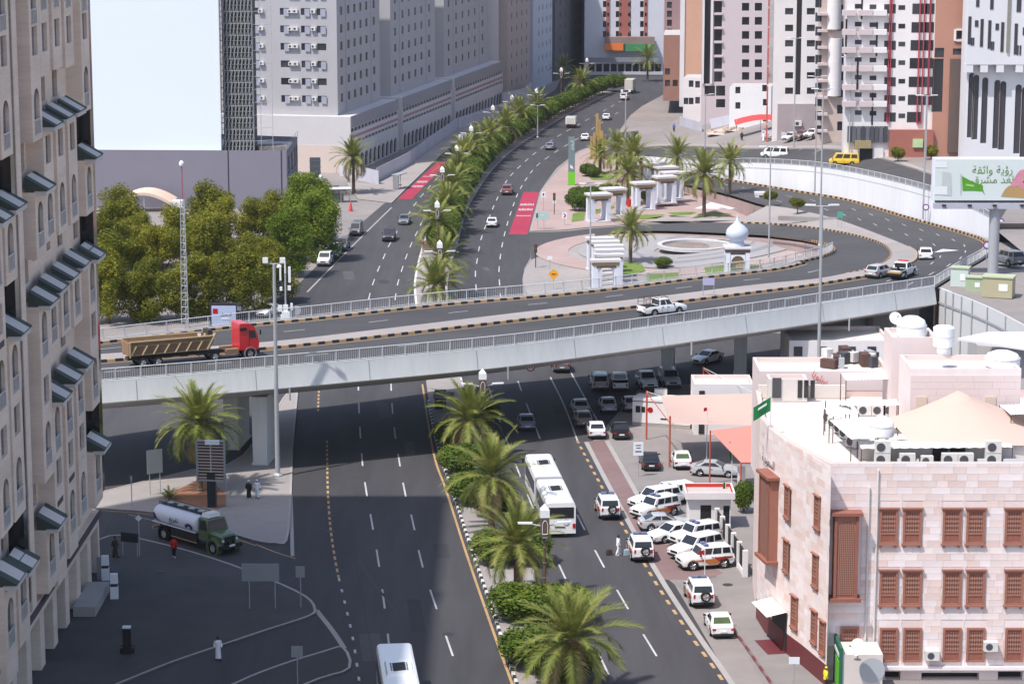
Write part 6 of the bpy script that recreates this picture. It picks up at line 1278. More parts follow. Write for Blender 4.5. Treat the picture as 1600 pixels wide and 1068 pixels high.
for i in range(1, 8): wallface(b, poly[i], poly[(i+1) % 8], 0, ZR, [], .2)
b.build('wall', m_st, PINK); panes(PINK, fc[0], fc[1], gar, m_door, .8, 'garage_opening')
b = MB(); b.face([(p[0], p[1], ZR-.55) for p in poly]); b.build('roof', m_rw, PINK)
b = MB(); k = len(poly); cx_, cy_ = sum(p[0] for p in poly)/k, sum(p[1] for p in poly)/k
ins = [(p[0]+(.35 if p[0] < cx_ else -.35), p[1]+(.35 if p[1] < cy_-6 or i in (0, 1) else (.05 if p[0] < 25 else -.35))) for i, p in enumerate(poly)]
for i in range(k): j = (i+1) % k; b.face([(*poly[i], ZR), (*poly[j], ZR), (*ins[j], ZR), (*ins[i], ZR)]); b.face([(*ins[i], ZR), (*ins[j], ZR), (*ins[j], ZR-.55), (*ins[i], ZR-.55)])
b.build('parapet', mat('parapet_pink', (.62, .47, .44), .8, .08, 1.), PINK)
# facing stones on the front: rows of slabs around the openings
wins = []
for x in (1388, 1425, 1487, 1524, 1584, 1621):
    for y in (821, 917, 1006): u, z = RP(x, y, fc[0], fc[1]); wins.append((u, z-1.25, y))
u_, z_ = RP(1327, 1004, fc[0], fc[1]); wins.append((u_, z_-1.25, 1004))
u0, u1 = RP(1302, 800, fc[0], fc[1])[0], RP(1340, 800, fc[0], fc[1])[0]; bz0, bz1 = RP(1320, 928, fc[0], fc[1])[1], RP(1320, 800, fc[0], fc[1])[1]
block = [(u-.72, u+.72, z-.15, z+2.65) for u, z, _ in wins]+[(u0-.3, u1+.3, bz0-.3, bz1+.3)]+gar
Lf = fc[1][0]-fc[0][0]; rh = .48; stones = []; r = random.Random(3); z = .6
while z < ZR-.1:
    h = min(rh, ZR-.05-z); u = -r.random()
    while u < Lf:
        wd_ = .7+r.random()*1.1; a_, c_ = max(.02, u), min(Lf-.02, u+wd_); segs = [(a_, c_)]
        for B_ in block:
            if B_[2] < z+h and B_[3] > z:
                ns = []
                for s0, s1 in segs:
                    if B_[1] <= s0 or B_[0] >= s1: ns.append((s0, s1))
                    else:
                        if s0 < B_[0]-.12: ns.append((s0, B_[0]))
                        if s1 > B_[1]+.12: ns.append((B_[1], s1))
                segs = ns
        stones += [(s0, s1, z, h) for s0, s1 in segs if s1-s0 > .1]; u += wd_
    z += rh
vis = [s for s in stones if proj((fc[0][0]+s[0], YF, s[2]))[0] < 1600 and proj((fc[0][0]+s[0], YF, s[2]))[1] < 1068]; vis.sort(key=lambda s: -(s[1]-s[0])); rest = [s for s in stones if s not in vis[:300]]
sm = MB().box((0, 0, .5), (1, 1, 1)).mesh('stone', m_st)
for s0, s1, z, h in vis[:300]: d_ = .022+.01*r.random(); put('facing_stone', sm, PINK, None, ((s0+s1)/2, -d_/2, z+.006), None, (s1-s0-.014, d_, h-.014))
b = MB()
for s0, s1, z, h in rest: d_ = .022+.01*r.random(); b.bx(fc[0][0]+s0+.005, fc[0][0]+s1-.005, YF-d_, YF, z+.004, z+h-.006)
b.build('facing_stones', m_st, PINK).__setitem__('kind', 'stuff')
for u, z, y in wins: screen_window(PINK, (fc[0][0]+u, YF-.05, z), 0, 1.3, 2.5, y < 960)
b = MB()
for a, c in zip(rp[4:0:-1], rp[3::-1]):
    d = (c-a).normalized(); n = Vector((d.y, -d.x, 0)); L_ = (c-a).length; z = 1.5
    while z < ZR-.1:
        u = -r.random()*.6; h = min(rh, ZR-.05-z)
        while u < L_:
            w1 = .7+r.random()*.9; s0, s1 = max(0., u)+.004, min(L_, u+w1)-.004; t_ = .02+.01*r.random(); u += w1
            if s1-s0 > .1: b.prism([(v.x, v.y) for v in (a+d*s0+n*t_, a+d*s1+n*t_, a+d*s1, a+d*s0)], z+.004, z+h-.006)
        z += rh
b.build('side_facing_stones', m_st, PINK).__setitem__('kind', 'stuff')
# corner bay and the tall bay of the side wall
def big_bay(p0, p1, za, zb, out, nm='projecting_bay', side=True):
    p0, p1 = Vector(p0), Vector(p1); d = (p1-p0).normalized(); n = Vector((d.y, -d.x)); L = (p1-p0).length; q = MB(); c4 = [p0+n*out, p1+n*out, p1, p0]; q.prism([(c.x, c.y) for c in c4], za, zb); o = q.build(nm, m_wood, PINK)
    q = MB(); e4 = [p0+n*(out+.25)-d*.25, p1+n*(out+.25)+d*.25, p1+d*.25, p0-d*.25]; q.prism([(c.x, c.y) for c in e4], zb, zb+.22); q.build('cornice', m_wood2, o); q = MB(); q.prism([(c.x, c.y) for c in e4], za-.25, za); q.build('sill', m_wood2, o)
    W = lambda u, z: (p0.x+d.x*u+n.x*(out+.03), p0.y+d.y*u+n.y*(out+.03), z)
    q = MB(); m_ = L/2; hw_ = L*.33; q.face([W(m_-hw_, za+.2), W(m_+hw_, za+.2), W(m_+hw_, zb-1.1)]+[W(m_+hw_*math.cos(t), zb-1.1+.75*math.sin(t)) for t in (.4, .8, 1.2, 1.57, 1.95, 2.35, 2.75)]+[W(m_-hw_, zb-1.1)]); q.build('lattice', m_lat, o)
    for f in (0.06, .94): q = MB(); c = p0+d*(L*f)+n*(out+.03); q.prism([(c.x+d.x*s*.09+n.x*t, c.y+d.y*s*.09+n.y*t) for s, t in ((-1, .06), (1, .06), (1, -.02), (-1, -.02))], za, zb); q.build('corner_post', m_wood2, o)
    return o
big_bay((fc[0][0]+u0, YF), (fc[0][0]+u1, YF), bz0, bz1, .9)
s0_, s1_ = Vector((rp[3].x, rp[3].y)), Vector((rp[2].x, rp[2].y)); dS = (s1_-s0_).normalized()
sp = RP(1187, 800, s0_, s1_), RP(1207, 800, s0_, s1_); zz0 = RP(1200, 862, s0_, s1_)[1]; zz1 = RP(1200, 735, s0_, s1_)[1]
big_bay(s0_+dS*max(.2, sp[0][0]), s0_+dS*(max(.2, sp[0][0])+2.6), zz0, zz1, .7)
def side_window(x, y, a, c, w_=1.1, h_=2.3):
    a, c = Vector((a.x, a.y)), Vector((c.x, c.y)); u, z = RP(x, y, a, c); d = (c-a).normalized(); n = Vector((d.y, -d.x)); P = a+d*u+n*.07; screen_window(PINK, (P.x, P.y, z-h_/2), math.atan2(d.y, d.x), w_, h_)
for x, y in ((1232, 783), (1230, 867)): side_window(x, y, rp[3], rp[2])
for x, y in ((1243, 955),): side_window(x, y, rp[2], rp[1])
for x, y in ((1279, 799), (1276, 890), (1274, 978), (1287, 994)): side_window(x, y, rp[1], rp[0], 1.0)
b = MB(); Q = [rp[4], rp[3], rp[2], rp[1], rp[0]]
for a, c in zip(Q[:-1], Q[1:]): d = (c-a).normalized(); n = Vector((d.y, -d.x, 0)); b.prism([(q_.x, q_.y) for q_ in (a+n*.06, c+n*.06, c-n*.05, a-n*.05)], 0, 1.5)
b.build('burgundy_plinth', m_burg, PINK)
d = (rp[2]-rp[3]).normalized(); n = Vector((d.y, -d.x, 0)); u, z = RP(1215, 915, (rp[3].x, rp[3].y), (rp[2].x, rp[2].y)); P = rp[2]+d*.2; b = MB(); W = lambda s, t, z_: tuple(Vector((P.x, P.y, 0))+d*s+n*t+Vector((0, 0, z_)))
b.face([W(-3., .04, .2), W(.6, .04, .2), W(.6, .04, 3.2), W(-3., .04, 3.2)]); b.build('side_entrance', m_door, PINK); b = MB(); b.face([W(-3.2, .05, 3.2), W(-3.2, 1.6, 2.9), W(.8, 1.6, 2.9), W(.8, .05, 3.2)]); b.build('entrance_canopy', m_st, PINK); b = MB(); b.face([W(-2.9, .0, .02), W(-2.9, 1.4, .02), W(.6, 1.4, .02), W(.6, 0., .02)][::-1]); b.build('burgundy_step', m_burg, PINK)
for x0, y0_, y1_ in ((1372, 733, 1012), (1358, 760, 1012)): u, zt = RP(x0, y0_, fc[0], fc[1]); q = MB(); q.tube((fc[0][0]+u, YF-.12, RP(x0, y1_, fc[0], fc[1])[1]), (fc[0][0]+u, YF-.12, zt), .075, None, 8); q.build('rain_pipe', m_ac, PINK)
for x, y in ((1455, 1021), (1546, 1007)): u, z = RP(x, y, fc[0], fc[1]); ac_box(PINK, (fc[0][0]+u, YF-.32, z-.3), (0, -1), 1.15)
b = MB(); u, z = RP(1380, 1044, fc[0], fc[1]); b.bx(fc[0][0]+u, fc[0][0]+Lf, YF-.35, YF-.06, z, z+.25); b.build('string_course', m_st, PINK)
letters('ﺔﻳدﻮﻌﺴﻟا', .9, m_trim, PINK, (W(0, .05, 0)[0]+n.x*.05-d.x*4.6, W(0, .05, 0)[1]+n.y*.05-d.y*4.6, 13.2), (math.pi/2, 0, math.atan2(d.y, d.x)), 'wall_lettering')
q = MB(); P = G(1193, 950); q.box((P.x, P.y+.1, 1.7), (.05, .7, 1.), .2); q.tube((P.x, P.y, 0), (P.x, P.y, 1.3), .04); 
# upper block, water tanks, roof clutter
def boxthing(name, label, cat, x0, x1, Yp, ya, yb, dep, m, parts=None, zlo=None, roof=None, group=None):
    a_ = GY(x0, yb, Yp); b_ = GY(x1, ya, Yp); t = thing(name, label, cat, (a_.x, Yp, zlo if zlo is not None else a_.z), 0, group); z0 = zlo if zlo is not None else a_.z
    q = MB(); wallface(q, (a_.x, Yp), (b_.x, Yp), z0, b_.z, [], .1); wallface(q, (b_.x, Yp), (b_.x, Yp+dep), z0, b_.z, [], .1); wallface(q, (b_.x, Yp+dep), (a_.x, Yp+dep), z0, b_.z, [], .1); wallface(q, (a_.x, Yp+dep), (a_.x, Yp), z0, b_.z, [], .1); q.build('wall', m, t)
    q = MB(); q.face([(a_.x, Yp, b_.z-.4), (b_.x, Yp, b_.z-.4), (b_.x, Yp+dep, b_.z-.4), (a_.x, Yp+dep, b_.z-.4)]); q.build('roof', roof or m_rw, t)
    q = MB(); A4 = [(a_.x, Yp), (b_.x, Yp), (b_.x, Yp+dep), (a_.x, Yp+dep)]; B4 = [(a_.x+.25, Yp+.25), (b_.x-.25, Yp+.25), (b_.x-.25, Yp+dep-.25), (a_.x+.25, Yp+dep-.25)]
    for i in range(4): j = (i+1) % 4; q.face([(*A4[i], b_.z+.003), (*A4[j], b_.z+.003), (*B4[j], b_.z+.003), (*B4[i], b_.z+.003)]); q.face([(*B4[i], b_.z), (*B4[j], b_.z), (*B4[j], b_.z-.4), (*B4[i], b_.z-.4)])
    q.build('parapet', mat('parapet_pale', (.66, .56, .53), .8, .08, 1.), t); return t, a_, b_
m_st2 = mat('pale_pink_stone', (.70, .61, .61), .8, .06, .6, isl=.05, tint=(.68, .55, .52))
t, a_, b_ = boxthing('upper_stone_block', 'upper pink stone block rising behind the beige tent', 'building', 1420, 1596, 181., 576, 690, 5.5, m_st, zlo=ZR-.5)
for z in [a_.z+.0+.5*k for k in range(12)]:
    u = a_.x
    while u < b_.x:
        wd_ = .9+r.random()*1.4
        if z > ZR-.4 and z+.5 < b_.z: q = MB(); q.bx(u+.006, min(b_.x, u+wd_)-.006, 181-.02-.01*r.random(), 181, z+.004, z+.494); q.build('facing_stone', m_st2, t)
        u += wd_
for x in (1439, 1547): h = HP((0, 181), (1, 181), x-9, 645, x+9, 619); q = MB(); q.bx(h[0], h[1], 180.9, 181.05, h[2], h[3]); q.build('blind_window', mat('blind_cream', (.60, .50, .42), .8, .05, 1.), t)
t2_, a2, b2 = boxthing('stair_block', 'small pink stair block with a domed tank on top', 'building', 1393, 1465, 188., 527, 570, 4.2, m_st2, zlo=ZR-.5)
boxthing('rear_roof_block', 'long low pink roof block behind the white roof', 'building', 1186, 1392, 197., 580, 640, 6., m_st2, zlo=8.)
def tank(x, y, zz, rr, hh, label, dome=True, legs=0.):
    p = G(x, y, zz); t = thing('water_tank', label, 'tank', (p.x, p.y, zz)); q = MB(); m_tk = mat('tank_plastic', (.80, .81, .84), .5, .04, 2.)
    prof = [(rr*.9, legs), (rr, legs+.1), (rr, legs+hh*.55), (rr*.85, legs+hh*.8), (rr*.45, legs+hh*.97), (.02, legs+hh)] if dome else [(rr, legs), (rr, legs+hh), (rr*.8, legs+hh+.12), (.02, legs+hh+.2)]
    q.lathe((0, 0, 0), prof, 24); q.build('shell', m_tk, t, smooth=40, local=True); q = MB(); q.lathe((0, 0, legs+hh*.5), [(rr*1.02, 0), (rr*1.02, .08)], 24); q.build('band', m_ac, t, local=True)
    if legs:
        for k in range(4): q = MB(); q.tube((rr*.6*math.cos(k*1.57+.8), rr*.6*math.sin(k*1.57+.8), 0), (rr*.6*math.cos(k*1.57+.8), rr*.6*math.sin(k*1.57+.8), legs), .05); q.build('leg', m_steel, t, local=True)
    return t
tank(1424, 525, b2.z-.35, 1.15, 1.6, 'large domed white water tank on the stair block'); tank(1474, 540, b2.z-.4, 0.8, 1.4, 'upright cylindrical white water tank behind the stair block', False); tank(1377, 700, ZR-.5, .9, 1.5, 'round white water tank on legs beside the beige tent', True, .9); tank(1566, 572, b_.z-.35, 1.3, 1.2, 'squat white water tank on the upper stone block')
tank(1474, 553, b2.z-.4, .5, .9, 'small white ball tank in front of the cylinder tank')
# beige pyramid tent
cs = [G(1398, 668, 16.6), G(1425, 694, 16.4), G(1614, 696, 16.4), G(1590, 655, 16.6)]; ap = G(1498, 609, 19.3); t = thing('pyramid_tent', 'big beige pyramid shade tent on the white roof', 'tent', (ap.x, ap.y, ZR-.5)); q = MB()
cs = [G(1388, 653, 17.), cs[1], cs[2], G(1616, 653, 17.)]; ap = Vector(((cs[1].x+cs[2].x)/2-.5, cs[1].y+3.4, 19.6))
for i in range(4):
    a_4, c_4 = cs[i], cs[(i+1) % 4]; N4 = 6
    for j in range(N4):
        f0, f1 = j/N4, (j+1)/N4; sag = lambda f: f*f*.25+f*.75
        q.face([a_4.lerp(ap, f0)-Vector((0, 0, .5*f0*(1-f0))), c_4.lerp(ap, f0)-Vector((0, 0, .5*f0*(1-f0))), c_4.lerp(ap, f1)-Vector((0, 0, .5*f1*(1-f1))), a_4.lerp(ap, f1)-Vector((0, 0, .5*f1*(1-f1)))])
q.build('canopy', mat('tent_sand', (.55, .41, .35), .85, .04, .6), t, smooth=50)
for c in cs: q = MB(); q.tube((c.x, c.y, ZR-.5), tuple(c), .06); q.build('pole', m_steel, t)
# corrugated sheds over the air conditioners
m_cor = mat('corrugated_white', (.72, .72, .74), .6, .1, .8)
def shed(label, pts, z, thick=.06, posts=True, zf=None):
    P = [G(a, b_, z) for a, b_ in pts]; c = sum(P, Vector())/len(P); t = thing('roof_canopy', label, 'canopy', (c.x, c.y, ZR-.5), 0, 'corrugated canopies on the white roof'); q = MB(); n_ = 14
    for i in range(n_*2):
        f0, f1 = i/(n_*2), (i+1)/(n_*2); dz0 = .05*(i % 2); dz1 = .05*((i+1) % 2); L_ = lambda f: P[0].lerp(P[1], f); M_ = lambda f: P[3].lerp(P[2], f); v0, v1 = Vector((0, 0, dz0)), Vector((0, 0, dz1)); q.face([L_(f0)+v0, L_(f1)+v1, M_(f1)+v1, M_(f0)+v0])
    q.build('roof_sheet', m_cor, t)
    for p in P: q = MB(); q.tube((p.x, p.y, ZR-.5), (p.x, p.y, z), .04, None, 6); q.build('post', m_rack, t)
    return t
shed('long corrugated canopy along the front parapet over the condensers', [(1346, 701), (1582, 699), (1578, 687), (1340, 689)], 16.5)
shed('sloping corrugated canopy left of the water tank', [(1330, 686), (1372, 684), (1345, 652), (1296, 656)], 17.0); shed('small corrugated canopy behind the sloping one', [(1302, 650), (1342, 645), (1322, 633), (1288, 638)], 17.3); shed('narrow corrugated canopy along the back wall of the roof', [(1328, 634), (1404, 633), (1402, 624), (1290, 626)], 17.6); shed('corrugated canopy at the right edge of the roof', [(1580, 648), (1640, 645), (1640, 630), (1562, 633)], 18.)
shed('corrugated canopy over the rear junk roof', [(1322, 594), (1396, 592), (1392, 581), (1314, 583)], 18.0)
def cond(x, y, label, z=ZR-.5, s=1., double=False, rz=0.):
    p = G(x, y, z); t = thing('condenser_unit', label, 'air conditioner', (p.x, p.y, z), rz, 'condensers on the white roof')
    for k in range(2 if double else 1):
        q = MB(); q.box((0, 0, .38*s+.78*s*k), (.95*s, .45*s, .74*s)); c = q.build('casing', m_ac, t, local=True); q = MB(); q.lathe((-.12*s, -.23*s, .38*s+.78*s*k), [(.27*s, -.02), (.27*s, .01)], 16, 0, 'y'); q.build('fan_grille', m_acd, c, local=True)
    q = MB(); q.bx(-.4*s, .4*s, -.2*s, .2*s, 0, .02); q.build('foot', m_acd, t, local=True)
for x, y, s_, db in ((1378, 727, 'stacked double condenser at the left end of the parapet row', 1), (1417, 727, 'single condenser second in the parapet row', 0), (1448, 727, 'small condenser third in the parapet row', 0), (1483, 727, 'single condenser fourth in the parapet row', 0), (1508, 727, 'slatted condenser fifth in the parapet row', 0), (1551, 727, 'stacked double condenser at the right end of the parapet row', 1)): cond(x, y-1, s_, s=.9 if 'small' in s_ else 1.15, double=bool(db))
for i, (x, y) in enumerate(((1296, 660), (1304, 668), (1313, 676), (1322, 684), (1333, 698))): cond(x, y, 'condenser in the slanting row left of the canopies, '+('backmost', 'second', 'third', 'fourth', 'front')[i], rz=-.9, s=1.1)
for i, x in enumerate((1350, 1372, 1390)): cond(x, 648, 'condenser under the back wall canopy, '+('left', 'middle', 'right')[i], s=1.1)
for i, x in enumerate((1585, 1598)): cond(x, 664, 'condenser under the right edge canopy, '+('left', 'right')[i], s=1.15)
for x, y in ((1472, 724), (1500, 724)): p = G(x, y, ZR-.5); q = MB(); q.bx(p.x-.5, p.x+.5, 173.7, 173.98, ZR-.55, ZR+.45); q.build('roof_doorway', m_door, PINK)
q = MB(); p = G(1460, 718, ZR-.5); q.bx(fc[0][0]+2.5, XR-.4, 174.0, 174.2, ZR-.55, ZR+.5); q.build('roof_screen_wall', m_rw, PINK)
for x in (1415, 1540, 1580): q = MB(); p = G(x, 726, ZR-.5); q.tube((p.x-.6, p.y, ZR-.25), (p.x+.9, p.y, ZR-.25), .22, None, 10); q.build('duct', m_steel, PINK)
def dish(x, y, zz, rr, label, az=0., tilt=.6, gx=None):
    p = G(x, y, zz); t = thing('satellite_dish', label, 'satellite dish', (p.x, p.y, zz), az); q = MB(); q.lathe((0, 0, 0), [(.02, 0), (rr*.5, rr*.06), (rr, rr*.25), (rr*1.02, rr*.26), (rr*.5, rr*.09), (.02, .03)], 24); o = q.build('reflector', mat('dish_white', (.75, .75, .74), .6, .05, 2.), t, smooth=60, local=True); o.location = (0, 0, rr+.25); o.rotation_euler = (tilt+math.pi/2*0, 0, 0); o.rotation_euler = (R(62), 0, 0)
    q = MB(); q.tube((0, 0, 0), (0, 0, rr+.2), .05); q.lathe((0, 0, 0), [(.25, 0), (.25, .04)], 12); q.build('mast', m_steel, t, local=True); q = MB(); q.tube((0, -.1, rr+.05), (0, -rr*1.25, rr+.5), .025); q.box((0, -rr*1.25, rr+.52), (.12, .14, .12)); q.build('feed_arm', m_steel, t, local=True); return t
dish(1398, 512, b2.z-.4, .5, 'white satellite dish on the corner of the stair block', .2); dish(1351, 716, ZR-.5, .5, 'white dish at the left of the parapet condensers', .4)
# junk on rear block
zr3 = GY(1290, 580, 197.).z-.4
for i in range(16):
    x, y = 1283+r.random()*85, 560+r.random()*16; p = G(x, y, zr3); q = MB(); q.box((p.x, p.y, zr3+.3+r.random()*.3), (.5+r.random()*1.0, .4+r.random()*.5, .5+r.random()*.6), r.random()*3); k_ = i % 4; c = q.build('discarded_appliance', (m_ac, m_acd, m_steel, m_rack)[k_]); tag(c, ('white', 'black', 'metallic', 'brown')[k_]+' discarded appliance in the junk heap on the rear roof', 'junk', 'junk heap on the rear roof')
t3, a3, b3 = boxthing('roof_room', 'small white roof room with barred window on the rear roof', 'building', 1200, 1262, 194., 592, 640, 2., m_rw, zlo=ZR-.5); q = MB()
for k in range(3): q.bx(a3.x+2.3+k*.5, a3.x+2.65+k*.5, 193.94, 194.02, ZR-.2, ZR+1.2)
q.build('barred_window', m_winb, t3); q = MB(); q.bx(a3.x+.3, a3.x+1., 193.9, 194, ZR-.2, ZR+1.4); q.build('dark_louvre', m_acd, t3); letters('ﺎﻧﻮﻠﺳ', .7, mat('sign_red_letters', (.6, .1, .05), .6, 0), t3, (a3.x+4.4, 196.9, ZR+.8), (math.pi/2, .5, 0), 'red_lettering')
q = MB(); q.bx(rp[4].x+.7, GY(1320, 640, 195.5).x, 195.2, 195.5, ZR-.5, ZR+.55); q.build('rear_parapet', m_rw, PINK)
# white canopy roof top right
P = [G(1496, 528, 17.5), G(1610, 545, 17.), G(1610, 518, 18), G(1545, 518, 18)]; t = thing('white_canopy_roof', 'wide white canopy roof behind the stone blocks at the right edge', 'canopy', (P[0].x, P[0].y, 8)); q = MB(); q.face(P); q.face([p-Vector((0, 0, .2)) for p in P][::-1]); 
for a, c in zip(P, P[1:]+P[:1]): q.face([a-Vector((0, 0, .2)), c-Vector((0, 0, .2)), c, a])
q.build('roof_sheet', m_cor, t); q = MB(); q.prism([(P[0].x+2, P[0].y+1.5), (P[1].x, P[1].y+1.5), (P[1].x, P[1].y+6), (P[0].x+2, P[0].y+6)], 0, 16.6); q.build('wall', mat('canopy_wall_grey', (.40, .39, .39), .85, .08, .5), t)  # wall below the sheet in one even mid grey
# ---------------------------------------------------------------- white house under the bridge, cabins, canopies
t, a_, b_ = boxthing('white_outbuilding', 'white outbuilding with small windows beneath the bridge', 'building', 1232, 1392, 268., 532, 600, 9., m_wh, zlo=0.)
for x in (1247, 1285, 1330, 1362): h = HP((0, 268), (1, 268), x-7, 556, x+7, 541); q = MB(); q.bx(h[0], h[1], 267.93, 268.05, h[2], h[3]); q.build('window', m_win, t)
t, a_, b_ = boxthing('site_cabin', 'plain white site cabin between the bridge pier and the pink building', 'cabin', 1084, 1178, 250., 600, 680, 5., m_wh, zlo=0.); h = HP((0, 250), (1, 250), 1092, 640, 1101, 610); q = MB(); q.bx(h[0], h[1], 249.93, 250.02, .1, h[3]); q.build('door', m_door, t)
p0, p1 = G(988, 664), G(1078, 670); d_ = (p1-p0).normalized(); t = thing('printed_container', 'white printed container with black and red icons by the parking', 'container', (p0.x, p0.y, 0)); n = Vector((d_.y, -d_.x, 0)); back = -n*2.6
q = MB(); q.prism([(v.x, v.y) for v in (p0, p1, p1+back, p0+back)], .35, 2.9); q.build('body', m_wh, t); W = lambda s, z: tuple(p0+d_*s+n*.03+Vector((0, 0, z)))
for s, w_, z0_, z1_, m_ in ((.35, .5, 1.4, 2.1, m_trim), (.95, .4, 1.45, 2.05, m_trim)): q = MB(); q.face([W(s, z0_), W(s+w_, z0_), W(s+w_, z1_), W(s, z1_)]); q.build('black_icon', m_, t)
q = MB(); cc = W(1.9, 1.75); q.face([tuple(Vector(cc)+d_*.3*math.cos(a)+Vector((0, 0, .3*math.sin(a)))) for a in [2*math.pi*i/16 for i in range(16)]]); q.build('red_icon', m_tail, t); q = MB(); q.face([W(3.0, .8), W(5.2, .8), W(5.2, .95), W(3.0, .95)]); q.build('printed_bar', m_trim, t); q = MB(); q.face([W(0, 2.55), W(5.5, 2.55), W(5.5, 2.63), W(0, 2.63)]); q.build('trim_line', m_acd, t)
q = MB(); q.box((p0.x+3, p0.y+1.7, 3.2), (1.3, .8, .6)); q.build('roof_unit', m_ac, t); q = MB(); q.prism([(v.x, v.y) for v in (p0, p1, p1+back, p0+back)], 0., .3); q.build('skirt', m_kp, t)
m_pole = mat('orange_pole', (.48, .10, .06), .6, .08, 2.); m_sand = mat('shade_sand', (.50, .36, .31), .85, .04, .6)
cn = [G(1046, 662, 4.2), G(1175, 664, 4.2), G(1178, 614, 5.2), G(1032, 618, 5.2)]; t = thing('shade_sail', 'large sand-coloured shade sail on orange poles over the parking', 'shade sail', (cn[0].x, cn[0].y, 0)); q = MB(); N4 = 8
gp = [[(cn[0].lerp(cn[1], i/N4)).lerp(cn[3].lerp(cn[2], i/N4), j/N4)-Vector((0, 0, 1.0*math.sin(math.pi*i/N4)*math.sin(math.pi*j/N4)*.6)) for i in range(N4+1)] for j in range(N4+1)]
for j in range(N4):
    for i in range(N4): q.face([gp[j][i], gp[j][i+1], gp[j+1][i+1], gp[j+1][i]])
q.build('fabric', m_sand, t, smooth=50)
for x, y, h in ((1010, 686, 5.), (1046, 729, 5.), (1098, 650, 5.3), (1134, 674, 5.)): p = G(x, y); q = MB(); q.tube((p.x, p.y, 0), (p.x, p.y, h), .1, None, 8); q.build('pole', m_pole, t)
for a, c in (((1010, 686, 4.8), (1046, 729, 4.3)), ((1098, 650, 5.1), (1134, 674, 4.6))): pa, pc = G(a[0], a[1]), G(c[0], c[1]); q = MB(); q.tube((pa.x, pa.y, a[2]), (pc.x, pc.y, c[2]), .05, None, 6); q.build('cable_beam', m_pole, t)
q = MB(); pa = G(1010, 686); q.tube((pa.x, pa.y, 4.9), tuple(cn[3]), .03); pa = G(1098, 650); q.tube((pa.x, pa.y, 5.2), tuple(cn[2]), .03); q.build('stay', m_rail, t)
cn = [G(1110, 672, 5.2), G(1178, 664, 5.4), G(1177, 722, 3.4), G(1158, 722, 3.4)]; t = thing('salmon_awning', 'salmon pink fabric awning attached to the pink building', 'awning', (cn[2].x, cn[2].y, 0)); q = MB(); q.face(cn); q.face([c-Vector((0, 0, .05)) for c in cn][::-1]); q.build('fabric', mat('salmon_fabric', (.60, .22, .18), .85, .06, .6), t)
for c in (cn[0], cn[3]): q = MB(); q.tube((c.x, c.y, 0), tuple(c), .08); q.build('pole', m_pole, t)
# guard hut
p0, p1 = G(1076, 826), G(1141, 832); Yh = p0.y; t = thing('guard_hut', 'white guard hut with red-edged flat roof by the parked patrol cars', 'hut', (p0.x, Yh, 0)); x0, x1 = p0.x, G(1141, 826).x; q = MB(); dh = [(1.0, 1.95, .05, 2.15), (3.0, 3.55, .05, 2.1)]
wallface(q, (x0, Yh), (x1, Yh), 0, 2.75, dh, .1); wallface(q, (x1, Yh), (x1, Yh+3), 0, 2.75, [], .1); wallface(q, (x0, Yh+3), (x0, Yh), 0, 2.75, [], .1); q.build('wall', m_wh, t); panes(t, (x0, Yh), (x1, Yh), dh, m_trim, .08, 'door')
q = MB(); q.bx(x0-.35, x1+.35, Yh-.4, Yh+3.2, 2.75, 3.0); q.build('roof_slab', m_wh, t); m_redp2 = mat('roof_red', (.5, .05, .04), .8, .1, 1.)
for a in ((x0-.35, x1+.35, Yh-.4, Yh-.25, 3.0, 3.35), (x0-.35, x1+.35, Yh+3.05, Yh+3.2, 3.0, 3.35), (x0-.35, x0-.2, Yh-.25, Yh+3.05, 3.0, 3.35), (x1+.2, x1+.35, Yh-.25, Yh+3.05, 3.0, 3.35)): q = MB(); q.bx(*a); q.build('roof_parapet', m_wh, t)
q = MB(); q.bx(x0-.19, x1+.19, Yh+3.0, Yh+3.04, 3.02, 3.33); q.bx(x0-.19, x0-.16, Yh-.2, Yh+2.99, 3.02, 3.33); q.bx(x1+.16, x1+.19, Yh-.2, Yh+2.99, 3.02, 3.33); q.build('red_lining', m_redp2, t)
q = MB(); q.bx(x0-.19, x1+.19, Yh-.2, Yh+2.99, 3.0, 3.02); q.build('roof_deck', mat('roof_pinkish', (.5, .42, .4), .9, .1, 1.), t)
# fence with white posts
fa, fb = G(1120, 832), G(1164, 900); t = thing('panel_fence', 'black panel fence with white posts beside the pink building', 'fence', (fa.x, fa.y, 0)); d_ = (fb-fa).normalized(); n = Vector((d_.y, -d_.x, 0)); L_ = (fb-fa).length; rz = math.atan2(d_.y, d_.x)
for k in range(6):
    c = fa+d_*(L_*k/5); q = MB(); q.box((c.x, c.y, 1.1), (.4, .4, 2.2), rz); q.build('post', m_wh, t)
    if k < 5: c = fa+d_*(L_*(k+.5)/5); q = MB(); q.box((c.x, c.y, 1.25), (L_/5-.45, .06, 1.7), rz); q.build('fence_panel', m_trim, t); q = MB(); q.box((c.x, c.y, .2), (L_/5-.4, .3, .4), rz); q.build('fence_base', m_wh, t)
q = MB(); q.prism([(v.x, v.y) for v in (fa+Vector((.5, 0, 0)), fb+Vector((.5, 0, 0)), Vector((rp[2].x-1, fb.y, 0)), Vector((rp[4].x-1, fa.y+6, 0)))], .0, .08); struct('fenced_yard', q, m_pinkp)
p = G(1158, 765); q = MB(); q.bx(p.x-.35, p.x+.35, p.y-.2, p.y+.2, 0, 2.2); tag(q.build('gate_pillar', m_wh), 'white gate pillar behind the yellow-green shrub', 'pillar')
